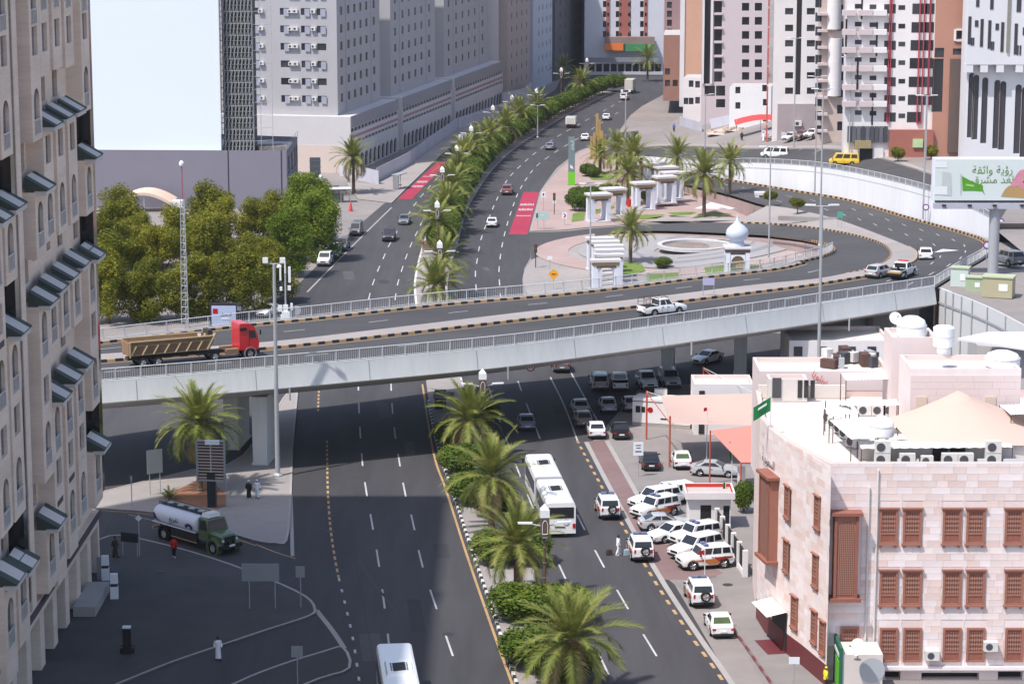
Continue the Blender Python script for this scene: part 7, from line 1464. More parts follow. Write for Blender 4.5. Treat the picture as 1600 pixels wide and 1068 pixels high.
# cash booth at the bottom
p0 = G(1312, 1085); x1 = G(1378, 1085).x; t = thing('cash_booth', 'cream service booth with a green front at the bottom right', 'booth', (p0.x, p0.y, 0)); H = GY(1340, 1022, p0.y).z; q = MB(); q.bx(p0.x+.15, x1, p0.y, p0.y+3., 0, H); q.build('body', mat('booth_cream', (.62, .56, .52), .8, .05, .8), t)
q = MB(); q.bx(p0.x-.05, p0.x+.15, p0.y-.1, p0.y+3.4, 0, H+.5); fp = q.build('green_front', mat('booth_green', (.02, .12, .075), .5, .05, 1.), t); q = MB(); q.bx(p0.x-.1, p0.x-.04, p0.y+.3, p0.y+2.0, .3, H-.6); q.build('lime_panel', mat('booth_lime', (.12, .42, .03), .5, .1, 1.), fp); q = MB(); q.bx(p0.x-.1, p0.x-.04, p0.y+.4, p0.y+2.6, H-.3, H-.05); q.build('white_lettering_strip', mat('dull_white', (.6, .62, .6), .6, .3, 6.), fp)  # side panel in a brighter lime than the green front
q = MB(); q.lathe((p0.x+2.2, p0.y-.02, 1.8), [(.9, -.01), (.9, .01)], 24, 0, 'y'); q.build('grey_disc', mat('grey_disc', (.4, .42, .45), .6, 0), t)
dish(1340, 1030, H, .62, 'white satellite dish on the cash booth roof', -.9)
# ================================================================ plaza monuments
m_pst = mat('pavilion_white', (.66, .68, .76), .8, .05, 1.); m_gold = mat('gold_frieze', (.36, .27, .14), .6, .3, 5.); m_slab = mat('pavilion_slab', (.55, .53, .54), .8, .08, 1.); m_fz = mat('dark_frieze', (.12, .10, .09), .8, .3, 5.)
GM = None
def gate_meshes(w=3.4, d=2.4, h=4.6):
    P = {}
    q = MB(); 
    for sy in (-1, 1):
        for sx in (-1, 1): q.box((sx*(w/2-.35), sy*(d/2-.3), h/2), (.7, .6, h))
    P['pillars'] = [MB().box((sx*(w/2-.35), sy*(d/2-.3), (h-.75)/2), (.7, .6, h-.75)).mesh('pillar', m_pst) for sx in (-1, 1) for sy in (-1, 1)]
    A = []
    for axis in (0, 1):
        L = (w-1.4) if axis == 0 else (d-1.2); off = (d/2-.3) if axis == 0 else (w/2-.35)
        for s in (-1, 1):
            q = MB(); n = 6; r = L/2; ap = h-.9; sp = ap-r*1.25
            for sg in (-1, 1):
                pts = [(sg*r*(1-(k/n)**1.0)*1.0 if False else sg*r*math.cos(k/n*math.pi/2)**.8, sp+(ap-sp)*math.sin(k/n*math.pi/2)**1.15) for k in range(n+1)]
                poly = [(sg*r, h-.75)]+pts+[(0, h-.75)]
                for t in (-.12, .12):
                    f = [((x, s*off+t, z) if axis == 0 else (s*off+t, x, z)) for x, z in poly]; q.face(f)
                for a, c in zip(pts[:-1], pts[1:]): q.face([((x, s*off+t, z) if axis == 0 else (s*off+t, x, z)) for (x, z), t in ((a, -.12), (c, -.12), (c, .12), (a, .12))])
            A.append(q.mesh('arch', m_pst))
    P['arches'] = A; P['frieze'] = MB().box((0, 0, h-.5), (w+.06, d+.06, .5)).mesh('frieze', m_gold); P['slab'] = MB().box((0, 0, h-.08), (w+.5, d+.5, .34)).mesh('slab', m_slab); P['base'] = MB().box((0, 0, .1), (w+.3, d+.3, .2)).mesh('base', m_slab); P['panel'] = MB().box((0, -d/2-.02, h-.9), (w-.9, .04, .32)).mesh('panel', m_fz)
    return P
GM = gate_meshes(); GM2 = gate_meshes(3.6, 1.3, 4.6)
def gate(x, y, rz, label, group, M=None, s=1.):
    M = M or GM; p = GP(x, y); t = thing('arch_gate', label, 'gate', (p.x, p.y, p.z+.1), rz, group)
    for m_ in M['pillars']: put('pillar', m_, t)
    for m_ in M['arches']: put('arch', m_, t)
    for k in ('frieze', 'slab', 'base', 'panel'): put({'frieze': 'frieze', 'slab': 'roof_slab', 'base': 'plinth', 'panel': 'inscription_panel'}[k], M[k], t)
    t.scale = (s, s, s); return t
g1 = [(935, 347), (958, 338), (1005, 328), (1038, 318), (1050, 311), (1040, 302), (1022, 296)]; nm = ['leftmost and nearest', 'second from the left', 'in the middle by the red pot', 'fourth, right of the middle', 'rightmost', 'behind the rightmost', 'furthest back']
for (x, y), s in zip(g1, nm): gate(x, y, .35, 'white arched gate of the back garden group, '+s, 'arch gates of the garden')
g2 = [(937, 422), (945, 428), (951, 435), (952, 442), (951, 450), (946, 459)]; nm = ['furthest back', 'second from the back', 'third from the back', 'third from the front', 'second from the front', 'front one']
for (x, y), s in zip(g2, nm): gate(x, y, .12, 'white arched gate in the close row by the bridge, '+s, 'close row of arch gates', GM2)
p = GP(1151, 428); t = thing('domed_kiosk', 'white kiosk with a pale blue onion dome on the plaza', 'kiosk', (p.x, p.y, p.z)); m_dome = mat('dome_paleblue', (.50, .56, .66), .55, .05, 1.)
for sx in (-1, 1):
    for sy in (-1, 1): q = MB(); q.box((sx*1.35, sy*1.35, 1.8), (.6, .6, 3.6)); q.build('pillar', m_pst, t, local=True)
for a in range(4):
    o = put('arch_panel', GM['arches'][0], t, None, (0, 0, -.9), a*math.pi/2, (1, 1.62, 1)); q = MB(); q.box((0, -1.2, 2.2), (2.1, .06, 2.4)); g_ = q.build('gold_panel', m_gold, t, local=True); g_.rotation_euler = (0, 0, a*math.pi/2)
q = MB(); q.box((0, 0, 3.5), (3.4, 3.4, .45)); q.build('frieze', m_fz, t, local=True); q = MB(); q.box((0, 0, 3.85), (3.7, 3.7, .25)); q.build('roof_slab', m_slab, t, local=True)
q = MB(); q.lathe((0, 0, 3.97), [(1.1, 0), (1.15, .25), (.95, .5), (.9, .7), (1.45, 1.2), (1.62, 1.75), (1.45, 2.35), (.95, 2.85), (.5, 3.2), (.25, 3.6), (.1, 4.1), (.02, 4.6)], 28); q.build('onion_dome', m_dome, t, smooth=50, local=True)
# golden columns, pylon sign
p = GP(932, 250); t = thing('golden_columns', 'cluster of tall golden slab columns at the road corner', 'sculpture', (p.x, p.y, 0)); m_gc = mat('gold_column', (.46, .33, .13), .5, .1, 1., metal=.2)
for dx, h in ((-1.0, 4.6), (-.45, 5.4), (.1, 9.2), (.55, 8.0), (1.05, 5.8), (1.5, 4.6)): q = MB(); q.box((dx, .3*math.sin(dx*5), h/2), (.38, .5, h), .3); q.build('column', m_gc, t, local=True)
p = G(893, 290); t = thing('pylon_sign', 'tall grey-green pylon sign with a lime foot', 'sign', (p.x, p.y, 0)); q = MB(); q.box((0, 0, 5.7), (1.2, .35, 6.4)); q.build('panel', mat('pylon_greygreen', (.16, .22, .22), .6, .06, 1.), t, local=True); q = MB(); q.box((0, 0, 1.3), (1.3, .45, 2.4)); q.build('lime_foot', mat('pylon_lime', (.16, .52, .03), .5, .1, 1.), t, local=True); letters('طﺎﻘﻨﻟا', .75, m_pst, t, (.12, -.19, 7.4), (math.pi/2, -math.pi/2, 0), 'lettering', local=True); q = MB(); q.box((0, 0, .05), (1.5, .6, .1)); q.build('foot_plate', m_steel, t, local=True)
q = MB(); q.face([(-.3, -.185, 3.3), (.3, -.185, 3.0), (.25, -.185, 3.5), (-.25, -.185, 3.9)]); q.build('leaf_logo', m_pst, t, local=True)
p = GP(984, 324); q = MB(); q.lathe((p.x, p.y, p.z+.1), [(.45, 0), (.6, 1.2), (.62, 1.3), (.5, 1.3), (.45, 1.1), (.01, 1.1)], 14); tag(q.build('flower_pot', mat('pot_red', (.5, .03, .03), .6, .1, 1.)), 'tall red planter pot beneath the garden palm', 'pot')
p = GP(1193, 312); t = thing('stone_bench', 'chunky white bench block beside the loop planter', 'bench', (p.x, p.y, p.z)); q = MB(); q.box((0, 0, 1.1), (3., 1.2, .5)); q.build('seat', m_wh, t, local=True)
for sx in (-1, 1): q = MB(); q.box((sx*1.1, 0, .45), (.6, 1.1, .9)); q.build('leg', m_wh, t, local=True)
q = MB(); p = G(1262, 344, 4.3); q.box((p.x, p.y, 4.5), (9, .6, .7), -.25); tag(q.build('planter_wall', m_pave), 'low stone planter wall between the two ramps', 'wall')
# ================================================================ lamps, masts, signs
m_lp = mat('lamp_pole_brown', (.13, .085, .065), .6, .1, 3.); m_led = mat('lamp_head_white', (.75, .76, .78), .4, .03, 2.); m_mast = mat('mast_grey', (.42, .43, .45), .5, .05, 2., metal=.3)
LMP = {}
def lamp_meshes():
    q = MB(); q.tube((0, 0, 0), (0, 0, 6.2), .13, .09, 8); q.lathe((0, 0, 0), [(.28, 0), (.25, .5), (.14, .7)], 10); [q.lathe((0, 0, z), [(.12, 0), (.17, .06), (.12, .12)], 10) for z in (1.6, 2.8, 4., 5.2)]; LMP['pole'] = q.mesh('pole', m_lp)
    q = MB(); q.box((0, 0, 6.95), (.62, .62, 1.5), 0, 0, (1.1, 1.1)); LMP['lantern'] = q.mesh('lantern', m_lp); q = MB(); q.box((0, 0, 6.2), (.4, .4, .3)); LMP['collar'] = q.mesh('collar', m_led)
    q = MB(); q.box((0, 0, 8.0), (.72, .72, .6), 0, 0, (.95, .95)); q.box((0, 0, 8.5), (.68, .68, .42), 0, 0, (.1, .1)); LMP['cap'] = q.mesh('cap', m_led)
    q = MB(); pts = [(-.2, -.33, 6.4), (.2, -.33, 6.4), (.2, -.35, 7.2), (.1, -.355, 7.42), (0, -.36, 7.5), (-.1, -.355, 7.42), (-.2, -.35, 7.2)]
    for a, c in zip(pts, pts[1:]+pts[:1]): q.tube(a, c, .025, None, 4)
    LMP['trim'] = q.mesh('trim', m_led)
    for s, nm_ in ((-1, 'l'), (1, 'r')):
        q = MB(); q.tube((s*.3, 0, 7.0), (s*1.0, 0, 7.15), .03, None, 6); LMP['arm'+nm_] = q.mesh('arm', m_led); q = MB(); q.box((s*1.5, -.1, 7.25), (1.1, .16, .1), s*.12); q.box((s*1.5, .1, 7.25), (1.1, .16, .1), s*.12); LMP['head'+nm_] = q.mesh('lamp_head', m_led)
lamp_meshes()
def street_lamp(x, y, label, rz=0., s=1.):
    p = G(x, y, 8.6*s); t = thing('street_lamp', label, 'street lamp', (p.x, p.y, .15), rz, 'ornate lamps of the median')
    for k in ('pole', 'collar', 'lantern', 'cap', 'trim'): put({'trim': 'lantern_trim'}.get(k, k), LMP[k], t)
    for k in 'lr': a = put('arm', LMP['arm'+k], t); put('lamp_head', LMP['head'+k], a)
    t.scale = (s, s, s)
for (x, y), s in zip([(754, 580), (851, 792), (687, 378), (683, 316), (691, 262), (713, 229), (736, 198), (770, 166), (800, 150), (838, 140), (877, 107), (917, 92)], ['in front of the bridge', 'nearest us beside the bus tail', 'first beyond the bridge', 'second beyond the bridge', 'third beyond the bridge', 'fourth beyond the bridge', 'fifth beyond the bridge', 'sixth beyond the bridge', 'seventh beyond the bridge', 'eighth beyond the bridge', 'ninth beyond the bridge', 'last and farthest']): street_lamp(x, y, 'ornate brown lamp post with white cap on the median, '+s, .1)
def mast(p, h, label, head='flood', r=.17, cat='light pole'):
    t = thing('light_mast', label, cat, (p.x, p.y, p.z), 0, 'tall grey light poles'); q = MB(); q.tube((0, 0, 0), (0, 0, h), r, r*.6, 10); q.build('pole', m_mast, t, local=True); q = MB(); q.lathe((0, 0, 0), [(r*2, 0), (r*2, .12), (r*1.2, .3)], 10); q.build('base', m_mast, t, local=True)
    q = MB(); q.tube((-.9, 0, h), (.9, 0, h), .06, None, 6); q.build('cross_arm', m_mast, t, local=True)
    for s in (-1, 1):
        q = MB()
        if head == 'flood': q.box((s*.8, -.1, h+.35), (.5, .25, .5))
        else: q.box((s*1.1, 0, h+.12), (1.0, .3, .12), s*.2)
        q.build('lamp_head', m_led, t, local=True)
    return t
def top_mast(bx_, by_, z, ytop, label, head='led', r=.14):
    p = G(bx_, by_, z); h = GY(bx_, ytop, p.y).z-z; return mast(p, h, label, head, r)
top_mast(434, 743, .14, 412, 'tall grey mast with two floodlights in front of the bridge', 'flood', .24)
p = GY(1276, 700, 236.); mast(Vector((p.x, 236., 0)), GY(1276, 322, 236.).z, 'tall grey light mast behind the pink building, crossing the bridge', 'led', .2)
for a in ((1273, 303, 3.4, 120, 'light pole at the foot of the white retaining wall, right of the loop palms'), (1281, 384, 7.2, 140, 'light pole on the inner bend of the loop'), (1201, 408, 2.6, 230, 'light pole standing on the fountain plaza'), (1442, 346, 6., 150, 'light pole by the wall left of the billboard'), (922, 452, .1, 288, 'light pole beside the close row of gates'), (1101, 256, 1.4, 148, 'light pole at the start of the retaining wall'), (1240, 240, 6.5, 60, 'light pole above the retaining wall near the white van'), (1326, 262, 8.2, 90, 'light pole above the retaining wall near the yellow van'), (840, 215, .1, 165, 'light pole in the hedge of the far median'), (1446, 255, 9.5, 150, 'light pole before the brick base of the red-strip tower')): top_mast(a[0], a[1], a[2], a[3], a[4])
def lattice_mast(x, y, ytop, label):
    p = G(x, y); h = GY(x, ytop, p.y).z; t = thing('lattice_mast', label, 'mast', (p.x, p.y, 0)); c = [(-.45, -.4), (.45, -.4), (0, .5)]; q = MB()
    for i, (a, b_) in enumerate(c): q = MB(); q.tube((a, b_, 0), (a*.5, b_*.5, h*.8), .05, None, 6); q.build('leg', m_steel, t, local=True)
    q = MB(); n = int(h*.8/.9)
    for k in range(n):
        z0, z1 = k*.9, (k+1)*.9; f0, f1 = 1-.5*z0/(h*.8), 1-.5*z1/(h*.8)
        for i in range(3): a, b_ = c[i], c[(i+1) % 3]; q.tube((a[0]*f0, a[1]*f0, z0), (b_[0]*f1, b_[1]*f1, z1), .025, None, 4); q.tube((a[0]*f0, a[1]*f0, z0), (b_[0]*f0, b_[1]*f0, z0), .025, None, 4)
    q.build('bracing', m_steel, t, local=True).__setitem__('kind', 'stuff'); q = MB(); q.tube((0, 0, h*.8), (0, 0, h), .06, None, 6); q.build('top_pole', m_rs, t, local=True); q = MB(); q.lathe((0, -.1, h), [(.1, 0), (.3, .15), (.32, .45), (.15, .7), (.02, .75)], 12); q.build('camera_head', m_led, t, local=True)
lattice_mast(290, 512, 260, 'slim lattice mast with a white camera among the trees')
p = G(447, 508); h = GY(447, 415, p.y).z; t = thing('telecom_pole', 'telecom pole hung with white antennas behind the bridge railing', 'pole', (p.x, p.y, 0)); q = MB(); q.tube((0, 0, 0), (0, 0, h), .12); q.build('pole', m_mast, t, local=True)
for dx, z, sx, sz in ((-.6, h-.9, .22, 1.9), (.55, h-1.1, .3, 2.0), (0, h-.2, .15, 1.5), (-.55, h-2.9, .3, .5), (.5, h-2.8, .4, .6), (-.7, h-5.4, .55, .8), (0, h-5.4, .6, .9), (-.45, h-6.5, .4, .6), (.3, h-6.6, .5, .55), (.75, h-5.2, .3, .9)): q = MB(); q.box((dx, -.15, z), (sx, .25, sz)); q.build('antenna', m_led, t, local=True)
q = MB(); q.box((0, 0, .9), (1., .8, 1.8)); q.build('cabinet', m_led, t, local=True); q = MB(); q.lathe((-.75, 0, h-.2), [(.02, .35), (.3, .25), (.32, 0), (.02, 0)], 12); q.build('camera_dome', m_led, t, local=True); q = MB(); q.lathe((1.3, 0, 1.9), [(.62, -.03), (.62, .03)], 20, 0, 'y'); q.tube((1.3, 0, 0), (1.3, 0, 1.4), .05); q.build('round_sign_back', m_mast, t, local=True)
# ---- big billboard
p = G(1551, 428, 9.9); YB = p.y; a_ = GY(1459, 312, YB); b_ = GY(1668, 248, YB); t = thing('billboard', 'huge green and white billboard on a thick steel column', 'billboard', (p.x, YB, 9.9)); q = MB(); q.tube((p.x, YB, 9.9), (p.x, YB, a_.z), .62, None, 20); q.build('column', mat('column_steel', (.40, .41, .44), .5, .08, 1., metal=.2), t, smooth=40)
q = MB(); q.bx(a_.x-.2, b_.x, YB-.1, YB+.9, a_.z-.1, b_.z+.1); q.build('frame', m_pst, t); yb = YB-.62
m_bb = mat('billboard_print', (.60, .66, .66), .6, .05, .25); q = MB(); q.bx(a_.x, b_.x, yb, YB-.1, a_.z, b_.z); pr_ = q.build('print_panel', m_bb, t); q = MB(); q.bx(a_.x, b_.x, yb-.05, yb+.05, a_.z-.22, a_.z-.02); q.build('dark_edge', m_dark, t)
q = MB(); q.bx(a_.x-.1, b_.x, YB-1.0, YB-.1, a_.z-.95, a_.z-.3); q.build('catwalk', mat('catwalk_lilac', (.42, .42, .50), .6, .05, 1.), t)
for x in (1475, 1515, 1554, 1597): c = GY(x, 321, YB-1.2); q = MB(); q.box((c.x, YB-1.25, c.z), (.45, .3, .22)); q.build('flood_light', m_dark, t)
m_gt = mat('letter_green', (.13, .27, .05), .6, 0); BT = lambda x, y: GY(x, y, yb-.02)
c = BT(1551, 266); letters('ﺔﻘﺛاو ﺔﻳؤر', 1.25, m_gt, t, (c.x, yb-.03, c.z), (math.pi/2, 0, 0), 'lettering'); c = BT(1551, 281); letters('قﺮﺸﻣ ﺪﻐﻟ', 1.2, m_gt, t, (c.x, yb-.03, c.z), (math.pi/2, 0, 0), 'lettering')
def flat(pts, m, nm, e=.03, par=t): q = MB(); q.face([(lambda v: (v.x, yb-e, v.z))(BT(x, y)) for x, y in pts][::-1]); return q.build(nm, m, par)
flat([(1503, 275), (1516, 282), (1536, 290), (1535.5, 294), (1539, 305), (1535, 299), (1524, 298), (1504, 298)][::-1], mat('flag_green_print', (.08, .30, .015), .6, .2, .8), 'printed_flag'); flat([(1501, 272), (1502.2, 272), (1502.2, 305), (1501, 305)][::-1], m_mast, 'printed_flagpole')
flat([(1509, 287), (1522, 289), (1522, 292), (1509, 290)][::-1], mat('flag_script', (.35, .5, .2), .6, .3, 5.), 'flag_script', .045)
flat([(1564, 307), (1570, 296), (1577, 290), (1586, 292), (1592, 288), (1605, 290), (1620, 298), (1625, 311)][::-1], mat('print_robe_tan', (.42, .27, .12), .7, .1, 1.), 'printed_robe'); flat([(1578, 291), (1588, 273), (1594, 266), (1604, 264), (1612, 272), (1614, 292), (1600, 296), (1590, 290)][::-1], mat('print_scarf_rose', (.55, .22, .30), .7, .3, 5.), 'printed_headscarf', .04); flat([(1597, 272), (1606, 271), (1608, 284), (1602, 289), (1597, 282)][::-1], mat('print_skin', (.5, .3, .21), .7, .05, 1.), 'printed_face', .05); flat([(1598, 283), (1607, 283), (1602, 290)][::-1], m_trim, 'printed_beard', .06)
flat([(1460, 252), (1480, 252), (1480, 262), (1460, 262)][::-1], mat('print_pale', (.72, .74, .75), .6, .02, 1.), 'printed_block'); flat([(1472, 268), (1486, 270), (1487, 306), (1472, 305)][::-1], mat('print_arch_grey', (.48, .51, .52), .6, .15, 1.), 'printed_arch'); flat([(1459, 291), (1480, 291), (1480, 304), (1459, 304)][::-1], MATS['print_pale'], 'printed_block', .04)
# ---- utility cabinets beside the column
for x, y, sx, sy, sz, c_, s in ((1560, 464, 3.3, 2.2, 2.2, (.40, .37, .24), 'large mustard utility cabinet with a green lid'), (1523, 455, 1.9, 1.3, 1.5, (.34, .42, .28), 'pale green utility cabinet beside the mustard one'), (1500, 448, 2.0, 1.3, 2.1, (.5, .58, .55), 'pale mint utility cabinet, nearest the bridge end')):
    p = G(x, y, 9.9); t = thing('utility_cabinet', s, 'cabinet', (p.x, p.y, 9.85), -.35, 'utility cabinets by the billboard'); q = MB(); q.box((0, 0, sz/2+.15), (sx, sy, sz)); q.build('body', mat('cab_%d' % x, c_, .6, .08, 1.), t, local=True); q = MB(); q.box((0, 0, sz+.22), (sx+.2, sy+.2, .14)); q.build('lid', mat('lid_%d' % x, (.40, .45, .30), .6, .05, 1.), t, local=True); q = MB(); q.box((0, 0, .1), (sx*.9, sy*.9, .2)); q.build('plinth', m_kp, t, local=True)
    q = MB(); q.box((sx*.2, -sy/2-.02, sz*.6), (sx*.3, .03, sz*.35)); q.build('notice_plate', m_led, t, local=True)
# ---- generic signs
def sign(x, y, z, plate, label, h=2.6, m=None, rz=0., posts=(0,), w_=.7, ph=.7, shape='box', extra=None, cat='sign', group=None):
    p = G(x, y, z); t = thing('sign_post', label, cat, (p.x, p.y, z), rz, group)
    for px_ in posts: q = MB(); q.tube((px_, .06, 0), (px_, .06, h), .045, None, 7); q.build('post', m_mast, t, local=True)
    q = MB(); zc = h-ph/2+.1
    if shape == 'box': q.box((0, 0, zc), (w_, .05, ph))
    elif shape == 'disc': q.lathe((0, 0, zc), [(w_/2, -.02), (w_/2, .02)], 20, 0, 'y')
    elif shape == 'diamond': q.face([(0, -.02, zc-w_*.6), (w_*.6, -.02, zc), (0, -.02, zc+w_*.6), (-w_*.6, -.02, zc)]); q.face([(0, .02, zc-w_*.6), (-w_*.6, .02, zc), (0, .02, zc+w_*.6), (w_*.6, .02, zc)])
    elif shape == 'arrow': q.prism([(-w_/2, -.03), (w_/2, -.03), (w_/2, .03), (-w_/2, .03)], zc-ph/2, zc+ph/2); q.face([(w_/2, -.03, zc-ph/2), (w_/2+.5, -.03, zc), (w_/2, -.03, zc+ph/2)])
    pl = q.build('plate', m or m_mast, t, local=True)
    if extra:
        for ps, mm, nm_ in extra: q = MB(); q.face([(a, -.045, zc+b_) for a, b_ in ps]); q.build(nm_, mm, pl, local=True)
    return t
m_sb = mat('sign_back_grey', (.30, .31, .33), .55, .06, 1., metal=.2); m_sw = mat('sign_white', (.72, .74, .78), .5, .04, 1.); m_pur_ = mat('sign_purple', (.22, .07, .28), .5, .05, 1.)
sign(408, 950, .12, 0, 'large blank sign back on two posts on the paved lot', 3.5, m_sb, 0, (-.9, 1.1), 2.9, 1.4); sign(470, 948, .12, 0, 'small sign back near the tip of the paved lot', 3.2, m_sb, 0, (0,), .7, .9); sign(465, 1075, .12, 0, 'sign back on the bottom traffic island', 3., m_sb, 0, (0,), .8, .8)
sign(243, 772, .14, 0, 'sign back on two posts left of the lone palm', 4.1, m_sb, .5, (-.5, .5), 1.5, 2.2); sign(206, 790, .14, 0, 'thin post left of the sign by the palm', 2.7, m_sb, 0, (0,), .2, .4); sign(218, 868, .12, 0, 'thin road sign post behind the small frame sign', 3.4, m_sw, 0, (0,), .5, .5, 'diamond'); sign(203, 868, .12, 0, 'low frame sign on two posts by the hotel', 1.9, m_dark, -.35, (-.7, .7), 1.6, .8)
sign(311, 560, 10., 0, 'small white sign at the near edge of the bridge by the truck', 2.4, m_sw, 0, (0,), .5, 1.2)
sign(997, 745, 0, 0, 'white notice board sign in front of the black sedan', 3.3, m_sw, 0, (0,), .95, 1.3, extra=[([(-.25, .3), (.25, .3), (.25, .38), (-.25, .38)], m_acd, 'text_line'), ([(-.2, .05), (.2, .05), (.2, .12), (-.2, .12)], m_acd, 'text_line'), ([(-.3, -.3), (.3, -.3), (.3, -.2), (-.3, -.2)], m_acd, 'text_line')])
sign(1240, 1075, 0, 0, 'small white sign at the bottom kerb by the pink building', 2.2, m_sw, 0, (0,), .75, .5); sign(1197, 955, 0, 0, 'narrow blue sign on the side wall of the pink building', 2.6, mat('sign_blue', (.10, .16, .5), .5, .05, 1.), -1., (0,), .6, 1.5)
sign(865, 452, .1, 0, 'yellow diamond warning sign on the plaza corner', 2.6, mat('sign_amber', (.75, .33, .02), .5, .05, 1.), 0, (0,), 1.3, 1.2, 'diamond', extra=[([(-.3, -.05), (.3, -.05), (.3, .08), (-.3, .08)], m_dark, 'symbol')])
sign(882, 352, .1, 0, 'chevron sign with red arrow at the ramp entrance', 2.0, m_sw, 0, (0,), .8, 1., extra=[([(-.2, .35), (.02, .35), (.28, 0), (.02, -.35), (-.2, -.35), (.06, 0)], m_tail, 'chevron')])
sign(845, 358, .1, 0, 'pale green direction arrow sign by the red panel', 2.7, mat('sign_mint', (.42, .56, .52), .5, .05, 1.), 0, (-.5, .5), 1.9, 1.3, 'arrow', extra=[([(-.75, .4), (-.45, .4), (-.45, -.3), (-.75, -.3)], m_acd, 'symbol'), ([(-.1, .2), (.5, .2), (.5, .1), (-.1, .1)], m_sw, 'text_line')])
sign(849, 330, .1, 0, 'small white sign above the direction arrow', 3.2, m_sw, 0, (0,), .7, .9, extra=[([(-.12, -.2), (.12, -.2), (.12, .2), (-.12, .2)], m_acd, 'symbol')]); sign(859, 425, .1, 0, 'small white plate sign behind the yellow diamond', 2.2, m_sw, 0, (0,), .7, .5); sign(866, 330, .1, 0, 'small round white sign below the far traffic light', 1.7, m_sw, 0, (0,), .6, .6, 'disc')
NPX = [([(.5*.55*math.cos(a), .5*.55*math.sin(a)) for a in [2*math.pi*i/14 for i in range(14)]], m_sw, 'field'), ]
for x, y, z, s in ((1102, 268, 1.4, 'at the start of the retaining wall'), (1277, 303, 3.4, 'at the pole below the white van'), (1446, 347, 6., 'left of the billboard'), (1563, 372, 8.2, 'behind the billboard column'), (1541, 411, 9.6, 'on the outer bend railing')):
    t = sign(x, y, z, 0, 'round purple no-parking sign '+s, 2.6 if y > 300 else 2.8, m_pur_, 0, (0,), 1.0, 1., 'disc', [([(.32*math.cos(a), .32*math.sin(a)) for a in [2*math.pi*i/14 for i in range(14)]], m_sw, 'field')], group='round no-parking signs')
sign(1312, 355, 5.4, 0, 'small green sign on the loop divider', 2.2, mat('sign_teal', (.08, .35, .25), .5, .05, 1.), 0, (-.25, .25), .8, .9); sign(1107, 462, 10.2, 0, 'lilac framed sign on the bridge divider', 1.9, mat('sign_lilac', (.42, .42, .6), .5, .05, 1.), 0, (-.6, .6), 1.3, .8)
p = G(829, 569, 7.2); t = thing('road_sign', 'round red-bordered sign hanging under the bridge edge', 'sign', (p.x, p.y-1.2, 6.7)); q = MB(); q.lathe((0, 0, .45), [(.45, -.02), (.45, .02)], 24, 0, 'y'); q.build('rim', m_tail, t, local=True); q = MB(); q.lathe((0, -.03, .45), [(.33, -.02), (.33, .02)], 24, 0, 'y'); q.build('face', m_sw, t, local=True); letters('2.8', .4, m_trim, t, (0, -.06, .45), (math.pi/2, 0, 0), 'numerals', local=True); q = MB(); q.tube((0, .05, .5), (0, .3, 2.2), .03); q.build('bracket', m_mast, t, local=True)
for x, y, h, s in ((866, 335, 3.2, 'traffic light at the corner of the red panel'), (837, 418, 3.0, 'traffic light at the plaza corner'), (1150, 258, 3.2, 'dark traffic light above the retaining wall')):
    p = GT(x, y) if x > 1100 else G(x, y, .1); t = thing('traffic_light', s, 'traffic light', (p.x, p.y, p.z)); q = MB(); q.tube((0, 0, 0), (0, 0, h), .07); q.build('post', m_dark, t, local=True); q = MB(); q.box((0, 0, h-.2), (.42, .35, 1.2)); hd = q.build('housing', m_dark, t, local=True)
    for k, mm in enumerate((m_tail, mat('lens_amber', (.2, .12, .02), .4, 0), mat('lens_green', (.02, .12, .05), .4, 0))): q = MB(); q.lathe((0, -.19, h+.2-.38*k), [(.13, -.02), (.13, .02)], 12, 0, 'y'); q.build('lens', mm, hd, local=True)
# camera pole with red umbrella booth near the wall tip
p = G(977, 222); mast(p, 10.5, 'camera pole at the tip of the retaining wall', 'flood', .16)
# ---- slatted empty advertising frame by the palm
p = G(331, 792, .18); t = thing('empty_billboard_frame', 'stripped poster frame with bare slats beside the lone palm', 'billboard', (p.x, p.y, .18), -.12); q = MB(); q.box((0, .15, 1.6), (.75, .5, 3.2)); q.build('column', m_dark, t, local=True); m_slat = mat('slat_pale', (.50, .45, .42), .7, .15, 3.)
for x in (-1.25, 1.25): q = MB(); q.box((x, 0, 4.3), (.14, .3, 3.6)); q.build('side_frame', m_sb, t, local=True)
for z in (2.5, 6.1): q = MB(); q.box((0, 0, z), (2.6, .3, .14)); q.build('cross_frame', m_sb, t, local=True)
for k in range(12): q = MB(); q.box((0, -.05, 2.75+k*.28), (2.36, .04, .09), 0); q.build('slat', m_slat, t, local=True)
q = MB(); q.box((0, .08, 4.3), (2.3, .03, 3.4)); q.build('back_board', mat('board_brown', (.10, .06, .05), .9, .2, 2.), t, local=True); q = MB(); q.box((0, -.02, 4.3), (.1, .06, 3.4)); q.build('centre_bar', m_slat, t, local=True); q = MB(); q.box((.2, -.12, 6.0), (1.3, .25, .4), .1); q.build('torn_sheet', m_sw, t, local=True); q = MB(); q.tube((1.35, .3, .0), (1.35, .1, 3.), .03); q.build('stay', m_mast, t, local=True)
